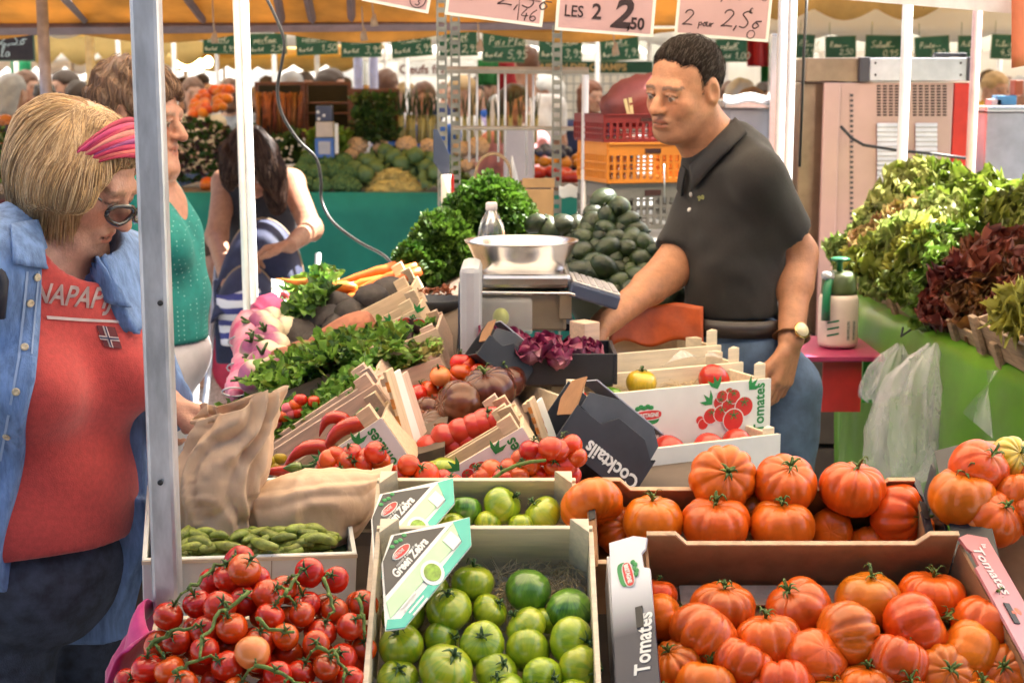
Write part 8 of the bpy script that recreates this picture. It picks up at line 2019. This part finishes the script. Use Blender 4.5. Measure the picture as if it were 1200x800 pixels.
b = MB(); R = random.Random(3); c = P(748, 118, 4.75)
b.ell((0, 0, 0), (.12, .09, .075), 24, 14, fn=lambda d: 1 + .16 * fbm(d.x, d.y, d.z, 2.5, 3)); tag(b.build('sack', mat('wine_sack', (.22, .055, .05), .5, var=.3, scale=6, bump=.4, bscale=14), None, Matrix.Translation(c) @ RY(-22)), 'wine red sack slumped on the dark red crate', 'sack')
b = MB(); b.box((0, 0, .03), (.010, .006, .065)); b.box((.012, 0, .03), (.010, .006, .065), R=Matrix.Rotation(.1, 3, 'Y')); tag(b.build('clothes_peg', mat('pale_peg', (.66, .56, .30), .5), None, Matrix.Translation(P(738, 140, 4.66)) @ RY(-14)), 'pale wooden clothes peg standing in the dark red crate', 'peg')
b = MB(); c = P(744, 137, 4.68); b.tube([c + V((.05 * math.cos(t * .393), .03 * math.sin(t * .393), .006 * math.sin(t * .393))) for t in range(17)], .004, 8); tag(b.build('wire_hoop', mat('ivory', (.65, .55, .42), .4)), 'pale wire hoop lying on the dark red crate', 'hoop')
bar('clamp_hook', 'thin wire hook hanging by the seller collar', P(778, 192, 4.0), P(779, 238, 4.0), .002, METAL, 'hook', None, False)
SLATE = mat('green_slate', (.010, .085, .045), .7, var=.25, scale=8); CHALK = mat('chalk', (.66, .72, .60), .9); SLF = mat('slate_frame', (.10, .16, .08), .7)
def slate(label, x0, x1, y0, y1, Y, words, tilt=0, m=SLATE):
 o = P(x0, y1, Y); M = Matrix.Translation(o) @ RY(-tilt) @ RX(90); q = P(x1, y0, Y); w_, h = q.x - o.x, q.z - o.z
 r = tag(empty('slate_sign', M), label, 'sign', 'green chalk slates on the far stall')
 b = MB(); b.box((w_ / 2, h / 2, 0), (w_, h, .006)); b.build('board', m, r)
 b = MB()
 for c_, d_ in (((w_ / 2, .003, .002), (w_, .006, .007)), ((w_ / 2, h - .003, .002), (w_, .006, .007)), ((.003, h / 2, .002), (.006, h - .012, .007)), ((w_ - .003, h / 2, .002), (.006, h - .012, .007))): b.box(c_, d_)
 b.build('frame', SLF, r)
 b = MB(); sd = int(x0)
 for (s_, fx, fy, hh) in words: script(b, s_, w_ * fx, h * fy, h * hh * 1.25, .0021, T(0, 0, .0045), 0, sd, .2, 0, .62)
 b.tube([(w_ * .25, h * .52, .0045), (w_ * .75, h * .55, .0045)], .0013, 4)
 b.build('chalk_writing', CHALK, r); b2 = MB(); b2.tube([(w_ * .15, h, .0), (w_ * .15, h + .08, .0)], .002, 4); b2.build('hanger', STEM, r)
 return r
W3 = lambda a, p: [(a, .14, .58, .22), ('la piece', .06, .18, .12), (p, .58, .14, .22)]
for i, (x0, x1, y0, y1, wd, tl, lb) in enumerate([(238, 276, 39, 63, W3('carottes', '1,95'), -2, 'leftmost green slate half behind the slim white pole'), (292, 336, 40, 65, W3('poireaux', '2,50'), 2, 'green slate just right of the slim white pole'), (348, 396, 38, 66, W3('salade', '1,50'), 3, 'green slate behind the hanging black cable'), (400, 447, 37, 68, W3('Ananas', '3,95'), 1, 'green slate with price 3,95 under a rope'), (460, 507, 37, 69, W3('CIOL Romano', '5,95'), 5, 'green slate left of the slotted upright pair'), (515, 560, 36, 67, W3('aromate', '2,95'), 2, 'green slate behind the slotted upright pair'),
  (565, 615, 38, 73, W3('Pois Plats', '5,95'), -1, 'green slate with price 5,95 beside a knotted rope'), (631, 682, 37, 72, W3('Cerneau', '3,95'), -1, 'green slate crossed by the middle slotted upright'), (704, 750, 41, 73, W3('pommes', '1,95'), 4, 'green slate left of the seller forehead'), (838, 876, 46, 73, W3('salade', '1,00'), 0, 'green slate right of the seller head')]):
 slate(lb, x0, x1, y0, y1, 8.7, wd, tl)
for i, (x0, x1, lb) in enumerate([(932, 954, 'narrow green slate beside the twin poles'), (967, 1004, 'green slate above the oven hood, left one'), (1013, 1060, 'green slate above the oven hood, middle one'), (1072, 1114, 'green slate left of the dark rod on the oven'), (1122, 1150, 'green slate behind the rosy pole'), (1160, 1186, 'green slate at the far right edge')]):
 slate(lb, x0, x1, 40 + (i * 3) % 5, 68 + (i * 5) % 4, 9.2 + .1 * (i % 3), [(['Persil', 'Roma', 'Salade', 'Pinto', 'Ail', 'Tilsit'][i], .14, .5, .2), (['1,95', '2,50', '0,95', '3,90', '1,00', '4,50'][i], .45, .15, .2)], [-3, 2, -1, 4, 1, -2][i])
slate('brown black chalkboard hanging above the left crowd', -10, 40, 36, 72, 7.4, [('2,So', .2, .55, .3), ('la', .2, .15, .3)], 0, mat('black_slate', (.035, .022, .018), .8, var=.3))
ov = tag(empty('oven', P(1040, 290, 5.2)), 'tall stainless oven with pink lit vented back and red edge', 'oven'); OI = T(*(-P(1040, 290, 5.2)))
PINKLIT = mat('pink_lit_steel', (.58, .36, .32), .35, .45, var=.06, scale=5); LOUV = mat('pale_louvre', (.68, .66, .66), .4)  # steel coloured pink for the light coming through the red awning
wbox('back_panel', (972, 97), (1118, 420), .45, PINKLIT, ov, OI, .004, 5.2); wbox('red_edge', (1119, 97), (1140, 420), .45, mat('red_enamel', (.55, .03, .02), .35), ov, OI, .004, 5.2)
wbox('left_side', (938, 97), (968, 420), .40, mat('brown_steel', (.32, .22, .15), .3, .7, var=.15), ov, OI, .004, 5.26); wbox('door_frame', (966, 97), (985, 420), .02, PINKLIT, ov, OI, .003, 5.17)
wbox('hood_front', (1020, 68), (1140, 95), .45, mat('pale_steel', (.66, .62, .64), .3, .4), ov, OI, .004, 5.18); wbox('hood_side', (945, 68), (1008, 96), .4, mat('brown_steel'), ov, OI, .004, 5.2); wbox('hood_corner', (1008, 67), (1020, 96), .44, mat('dark_corner', (.06, .05, .06), .5), ov, OI, .004, 5.175); wbox('hood_corner', (1134, 67), (1141, 95), .44, mat('dark_corner'), ov, OI, .004, 5.172)
SLOT = mat('vent_slot', (.04, .02, .02), .8)
for cs_ in (range(5), range(6, 12)):
 b = MB()
 for rr in range(11):
  for cc in cs_: p_ = P(1030 + cc * 7.0, 101 + rr * 3.4, 5.198); b.box((p_.x, 5.1985, p_.z), (.013, .003, .0052))
 b.build('vent_grille', SLOT, ov, OI)
for x0, x1 in ((1028, 1053), (1073, 1098)):
 b = MB(); n = 17
 for k in range(n): p_ = P((x0 + x1) / 2, 147 + k * 5.6, 5.19); b.box((p_.x, 5.19, p_.z), (.072, .008, .013), R=Matrix.Rotation(-.5, 3, 'X'))
 b.build('louvre_panel', LOUV, ov, OI)
b = MB()
for k in range(30): p_ = P(998, 112 + k * 6, 5.196); b.box((p_.x, 5.197, p_.z), (.010, .005, .008))
b.build('hinge_strip', mat('dark_corner'), ov, OI)
for (x, y) in ((1026, 74), (1026, 88), (1126, 74), (1126, 88)): b = MB(); p_ = P(x, y, 5.178); b.lathe([(.004, 0), (.003, .002)], 10, 0, Matrix.Translation(p_) @ RX(90)); b.build('screw', SLOT, ov, OI)
wbox('top_rod', (1096, 62), (1134, 67), .04, PBLACK, ov, OI, .006, 5.25)
b = MB(); b.tube([P(985, 148, 5.1), P(998, 162, 5.1), P(1012, 170, 5.1), P(1050, 176, 5.1), P(1098, 181, 5.1), P(1142, 187, 5.1)], .005, 8); tag(b.build('cable', mat('black_rubber')), 'dark cable slung across the oven back', 'cable')
cs = tag(empty('steel_counter', P(885, 118, 6.5)), 'steel counter behind the seller with white cloth on it', 'counter'); CSI = T(*(-P(885, 118, 6.5)))
wbox('counter_top', (850, 117), (908, 127), .5, STEEL, cs, CSI, .004, 6.5); wbox('front_panel', (856, 128), (906, 260), .4, SCG, cs, CSI, .004, 6.56); wbox('side_frame', (904, 40), (916, 260), .05, STEEL, cs, CSI, .003, 6.45)
c2 = tag(empty('steel_counter', P(1180, 130, 5.4)), 'steel counter at the right edge behind the lettuces', 'counter'); C2I = T(*(-P(1180, 130, 5.4)))
wbox('counter_top', (1156, 125), (1240, 131), .5, STEEL, c2, C2I, .004, 5.38); wbox('front_panel', (1156, 132), (1240, 300), .45, mat('grey_steel', (.40, .42, .46), .35, .7), c2, C2I, .004, 5.4)
for i, (x, y, w2_, h2, m, l) in enumerate([(1180, 124, 24, 12, mat('sky_blue', (.10, .35, .60), .5), 'blue packet on the right steel counter'), (1195, 112, 10, 18, mat('rust_tin', (.35, .09, .03), .5), 'rust red tin on the right steel counter'), (1168, 124, 14, 8, WHITE, 'white tray on the right steel counter')]):
 o = wbox('packet', (x - w2_ / 2, y - h2), (x + w2_ / 2, y), .06, m, None, I4, .004, 5.45); tag(o, l, 'packet')
b = MB(); b.grid(lambda u, v: P(848 + 58 * u, 112 + 8 * v + 2 * math.sin(9 * u), 6.48 + .3 * (1 - v)), 14, 4); tag(b.build('white_cloth', WHITE, thick=.01), 'white cloth crumpled on the counter behind the seller', 'cloth')
def flat_awning(label, x0, x1, y0, y1, Y, dep, m, sc_=0.02, n=5):
 a, c = P(x0, y1, Y), P(x1, y1, Y); top = P(x0, y0, Y).z
 def fn(u, v):
  x = a.x + (c.x - a.x) * u
  if v < .25: return (x, Y, a.z + (top - a.z) * v / .25 - (sc_ * abs(math.sin(u * math.pi * n)) if v == 0 else 0))
  t = (v - .25) / .75; return (x, Y + dep * t, top + .25 * math.sin(t * 2.2) - .04 * abs(math.sin(u * math.pi * n)) * math.sin(t * 3.1))
 return sheet('awning', label, fn, m, 50, 12)
flat_awning('white awning with sagging edge at upper left', -60, 160, -8, 26, 9.5, 3, CREAM, .10, 2.5)
flat_awning('cream awning deep in the left aisle', 30, 240, 44, 62, 15, 4, YELT, .12, 5)
flat_awning('second white awning seen past the chalkboard', -60, 110, 72, 78, 19, 4, CREAM, .1, 5)
flat_awning('pale awning far down the left aisle', 90, 330, 66, 74, 21, 5, YELT, .1, 7)
flat_awning('white awning above the right slates', 880, 1260, 6, 40, 9.6, 3, CREAM, .05, 4)
flat_awning('amber awning fringe at the upper right', 880, 1100, -30, 10, 8.0, 1.2, TARP, .06, 3)
flat_awning('white awning behind the green slates', 230, 900, 30, 47, 13, 4, CREAM, .06, 9)
flat_awning('far cream awning behind the rack', 380, 760, 62, 70, 24, 6, CREAM, .06, 9)
flat_awning('far amber awning over the middle crowd', 230, 420, 68, 76, 17, 4, YELT, .08, 5)
for i, (x, Y) in enumerate([(205, 14), (218, 17), (240, 20), (255, 15), (263, 22), (322, 13), (372, 14), (395, 18), (478, 13), (700, 13), (760, 15), (850, 12), (895, 16), (968, 13), (20, 13), (85, 16), (125, 19), (140, 14), (1170, 12), (610, 20), (452, 20)]):
 bar('pole', ['slim far pole standing in the crowd'][0], (P(x, 100, Y).x, Y, 0), (P(x, 100, Y).x, Y, 2.35), .022, wpl, 'pole', 'slim far poles in the crowd', False)
for i, x in enumerate((420, 438)): bar('pole', ['left blue striped post under the far slate', 'right blue striped post under the far slate'][i], (P(x, 100, 11).x, 11, 0), (P(x, 100, 11).x, 11, P(x, 64, 11).z), .032, mat('lavender_post', (.36, .40, .62), .5), 'post', None, False)
def banner(label, a, c, Y, m, words, size, wm, bold=.001, dx=.02):
 o = P(a[0], c[1], Y); q = P(c[0], a[1], Y); w_, h = q.x - o.x, q.z - o.z; M = Matrix.Translation(o) @ RX(90)
 r = tag(empty('banner', M), label, 'banner'); b = MB(); b.box((w_ / 2, h / 2, 0), (w_, h, .01)); b.build('cloth', m, r); txt(words, h * size, wm, T(w_ * dx, h * .22, .0065), r, bold=bold); return r
banner('white banner lettered Oeufs behind the slotted uprights', (466, 73), (560, 90), 13.0, WHITE, 'Oeufs frais', .85, mat('brown_ink', (.14, .05, .04), .6), .003)
banner('green banner with gold LA MAISON DES CHAMPS lettering', (600, 72), (765, 86), 13.6, mat('banner_green', (.012, .07, .035), .7), ' LA MAISON DES CHAMPS', .82, mat('gold_ink', (.55, .36, .14), .6), .003)
b = MB(); p0 = P(655, 88, 14.5); p1 = P(775, 150, 14.5)
for k in range(15): x = p0.x + (p1.x - p0.x) * k / 14; b.box((x, 14.5, (p0.z + p1.z) / 2), (.012, .012, p0.z - p1.z))
for k in range(7): z = p1.z + (p0.z - p1.z) * k / 6; b.box(((p0.x + p1.x) / 2, 14.512, z), (p1.x - p0.x, .012, .012))
tag(b.build('wire_grid', mat('grey_wire', (.4, .42, .42), .5)), 'pale wire grid panel below the green banner', 'grid')
b = MB(); b.grid(lambda u, v: P(640 + 160 * u, 86 + 70 * v, 15.2 + .1 * math.sin(7 * u)), 12, 4); tag(b.build('white_sheet', CREAM, thick=.01), 'added white sheet for the bright sky behind the wire grid', 'sheet')  # sheet added in place of the overexposed white sky
for i, (x0, x1, y0, y1, Y, m, l) in enumerate([(560, 600, 70, 100, 12, mat('flag_green', (.012, .16, .03), .7, trans=.2), 'dark green cloth hanging behind the rack'), (585, 612, 70, 108, 11.8, mat('flag_red', (.35, .008, .016), .7, trans=.2), 'red cloth hanging behind the rack'), (876, 900, 42, 78, 10, mat('flag_red'), 'red banner right of the seller'), (892, 915, 50, 96, 10.3, mat('flag_green'), 'green banner right of the seller'), (13, 36, 72, 88, 15, mat('mint_cloth', (.04, .50, .22), .6, trans=.3), 'mint green cloth under the chalkboard')]):
 b = MB(); b.grid(lambda u, v: P(x0 + (x1 - x0) * u, y0 + (y1 - y0) * v, Y + .05 * math.sin(9 * u)), 8, 6); tag(b.build('hanging_cloth', m, thick=.006), l, 'cloth')
for i in range(5):
 q = P(208 + 9 * i, 73 + (i % 2) * 3, 16); b = MB(); b.ell((0, 0, 0), (.05, .05, .06), 10, 8)
 m = mat('lamp_glow', (1, .8, .4)); nb = nodes_of(m)[2]; nb.inputs['Emission Color'].default_value = (1, .75, .35, 1); nb.inputs['Emission Strength'].default_value = 3.0
 tag(b.build('lamp', m, None, Matrix.Translation(q)), 'small warm lamp glowing under the far left awning', 'lamp', 'warm lamps under the far awning')
for i, (x0, x1, y0, y1, Y) in enumerate([(-80, 190, 76, 135, 26), (200, 420, 74, 130, 28), (430, 640, 72, 130, 27), (780, 960, 62, 140, 20), (960, 1290, 60, 150, 19)]):
 b = MB(); b.grid(lambda u, v: P(x0 + (x1 - x0) * u, y0 + (y1 - y0) * v, Y + .12 * math.sin(13 * u)), 24, 4); tag(b.build('stall_wall', CREAM, thick=.01), 'added white sheet for bright sky ' + ['at the far end of the left aisle', 'far behind the hanging carrots', 'far behind the leeks', 'behind the seller head', 'behind the oven'][i], 'cloth')  # white sheets added for the bright sky behind the crowd
protos = [make_person('person', 1.70, 'down', 0), make_person('person', 1.66, 'bent', 1), make_person('person', 1.76, 'up', 0), make_person('person', 1.62, 'bent', 2)]
CL = {'white': (.72, .72, .72), 'navy': (.02, .03, .09), 'olive': (.10, .11, .035), 'coral': (.55, .14, .10), 'pink': (.62, .28, .32), 'sky blue': (.22, .42, .70), 'grey': (.30, .32, .36), 'black': (.02, .02, .022), 'red': (.45, .03, .03), 'cobalt': (.03, .12, .50), 'sand': (.50, .38, .24), 'green': (.06, .22, .07), 'lilac': (.40, .32, .55), 'mustard': (.50, .32, .04)}
HC = {'dark': (.05, .03, .02), 'brown': (.15, .075, .045), 'grey': (.35, .34, .33), 'blond': (.45, .30, .14), 'white': (.6, .6, .58), 'auburn': (.16, .05, .02)}
TR = {'jeans': (.06, .09, .17), 'dark trousers': (.02, .02, .022), 'beige trousers': (.40, .32, .22)}
def cm(pre, n, c, r=.8): return mat(pre + '_' + n.replace(' ', '_'), c, r, var=.12, scale=20)
crowd = [  # photo x of the head, distance, top, hair, turn (degrees, 0 = towards us), height scale
 (14, 11.0, 'olive', 'grey', 160, 1.0, 1), (66, 11.6, 'pink', 'dark', 200, .95, 3), (92, 12.2, 'white', 'dark', 170, .98, 1), (52, 11.5, 'green', 'dark', 30, .95, 0), (76, 13, 'navy', 'dark', -40, 1.03, 1), (30, 12.5, 'coral', 'brown', 60, .97, 2), (116, 13, 'red', 'brown', 10, .96, 1), (110, 16, 'black', 'dark', 190, 1, 0),
 (128, 17, 'sand', 'grey', -20, .98, 0), (226, 13, 'sand', 'brown', 20, 1, 1), (214, 17, 'black', 'dark', 170, 1, 0), (237, 19, 'navy', 'dark', -30, 1.0, 2), (248, 16, 'coral', 'auburn', 40, 1, 3), (262, 21, 'black', 'grey', 0, 1, 0), (270, 14, 'grey', 'brown', 180, 1.0, 1), (313, 16, 'black', 'dark', 0, 1.0, 0),
 (342, 11.2, 'white', 'grey', 190, .99, 0), (357, 15, 'navy', 'dark', 30, 1.04, 1), (372, 13, 'green', 'auburn', -20, 1.0, 3), (388, 12, 'mustard', 'dark', 60, 1.03, 1), (404, 17, 'black', 'dark', 0, 1, 0), (430, 18, 'lilac', 'blond', 20, 1, 3), (452, 11.4, 'white', 'brown', 160, 1.0, 0), (475, 13.5, 'coral', 'blond', -30, 1.0, 3), (497, 11.0, 'cobalt', 'brown', 10, .97, 1),
 (541, 12.0, 'white', 'blond', -60, 1.0, 1), (555, 12.8, 'lilac', 'dark', 30, 1.01, 3), (567, 13.6, 'cobalt', 'brown', 90, 1.0, 0), (603, 9.9, 'pink', 'dark', 35, .98, 3), (618, 11.2, 'white', 'brown', 200, 1.05, 2), (642, 12.2, 'grey', 'white', -90, 1.0, 1), (632, 14, 'sky blue', 'dark', 40, 1.0, 1), (692, 12.2, 'navy', 'auburn', 30, .98, 1), (710, 17, 'red', 'dark', 0, .98, 0), (735, 18, 'white', 'grey', 60, 1, 3),
 (868, 8.9, 'sand', 'grey', 190, .97, 1), (881, 8.3, 'navy', 'brown', 170, .92, 0), (855, 12, 'sky blue', 'brown', 0, 1.0, 3), (898, 13, 'lilac', 'dark', 20, .98, 1), (962, 14, 'sand', 'blond', 0, 1, 0), (1010, 15, 'white', 'dark', 40, 1, 1), (1165, 10.5, 'white', 'blond', 20, .95, 2), (1180, 13, 'coral', 'brown', -40, 1, 1), (1195, 11.5, 'white', 'grey', 10, .97, 0), (1158, 16, 'mustard', 'dark', 30, 1, 2),
 (20, 18, 'red', 'dark', 20, 1, 1), (42, 21, 'white', 'brown', 10, 1, 0), (86, 20, 'coral', 'dark', 40, 1, 3), (150, 22, 'grey', 'dark', 0, 1, 0), (200, 24, 'white', 'brown', 90, 1, 1), (280, 25, 'red', 'dark', 10, 1, 0), (300, 22, 'white', 'blond', 30, 1, 3), (420, 25, 'black', 'dark', 20, 1, 1), (520, 24, 'navy', 'brown', 0, 1, 0), (585, 22, 'sand', 'dark', 30, 1, 1), (670, 22, 'coral', 'dark', 10, 1, 0)]
near_txt = lambda x, Y: ('far down the aisle' if Y > 15 else 'in the crowd') + (' behind the blonde shopper' if x < 135 else ' past the teal shopper' if x < 280 else ' above the hanging carrots' if x < 400 else ' behind the leeks' if x < 580 else ' behind the rack' if x < 760 else ' behind the seller' if x < 930 else ' beyond the oven')
SKN = {'': None}
seen = {}
for i, (x, Y, top, hair, turn, sc_, pr) in enumerate(crowd):
 o = copy_tree(protos[pr]); q = P(x, 100, Y)
 o.location = (q.x, Y, 0); o.rotation_euler.z = math.radians(turn); o.scale = (sc_ * 1.075,) * 3
 for c in o.children:
  m = cm('top', top, CL[top]) if c.name.startswith('top') else cm('hair', hair, HC[hair], .6) if c.name.startswith('hair') else cm('cloth', list(TR)[i % 3], TR[list(TR)[i % 3]])
  c.material_slots[0].link = 'OBJECT'; c.material_slots[0].material = m
 lab = f'shopper with {hair} hair in a {top} top {near_txt(x, Y)}'
 seen.setdefault(lab, []).append(o); tag(o, lab, 'person')
for lab, os_ in seen.items():
 for o in os_: o['group'] = 'shoppers in the market crowd'
for p in protos:
 for c in list(p.children): bpy.data.objects.remove(c)
 bpy.data.objects.remove(p)
op = tag(empty('stall', (0, -2.2, 0)), 'unseen dark stall added behind the viewer to block light', 'stall')  # out of view, added to block sky light from the front
b = MB(); b.grid(lambda u, v: (-4.5 + 9 * u, .02 * math.sin(40 * u), 2.3 * v), 40, 2); b.build('cloth_wall', mat('blocker_canvas', (.03, .05, .035), .9), op, thick=.01)
b = MB(); b.grid(lambda u, v: (-4.5 + 9 * u, 2.1 * v, 2.45 + .12 * v), 20, 3); b.build('blocker_roof', mat('blocker_canvas'), op, thick=.01)
for i, (y0, y1, z, m, l) in enumerate([(7.5, 10.4, 2.5, YELT, 'cream awning over the clothed table across the aisle'), (10.8, 14.4, 2.75, CREAM, 'pale awning over the nearer crowd'), (14.8, 18.6, 2.8, YELT, 'cream awning over the middle crowd'), (19, 24, 2.9, CREAM, 'pale awning over the far crowd')]):
 sheet('awning', l, lambda u, v: (-9 + 19 * u, y0 + (y1 - y0) * v, z + .12 * math.sin(math.pi * v) + .03 * math.sin(30 * u)), m, 30, 6)
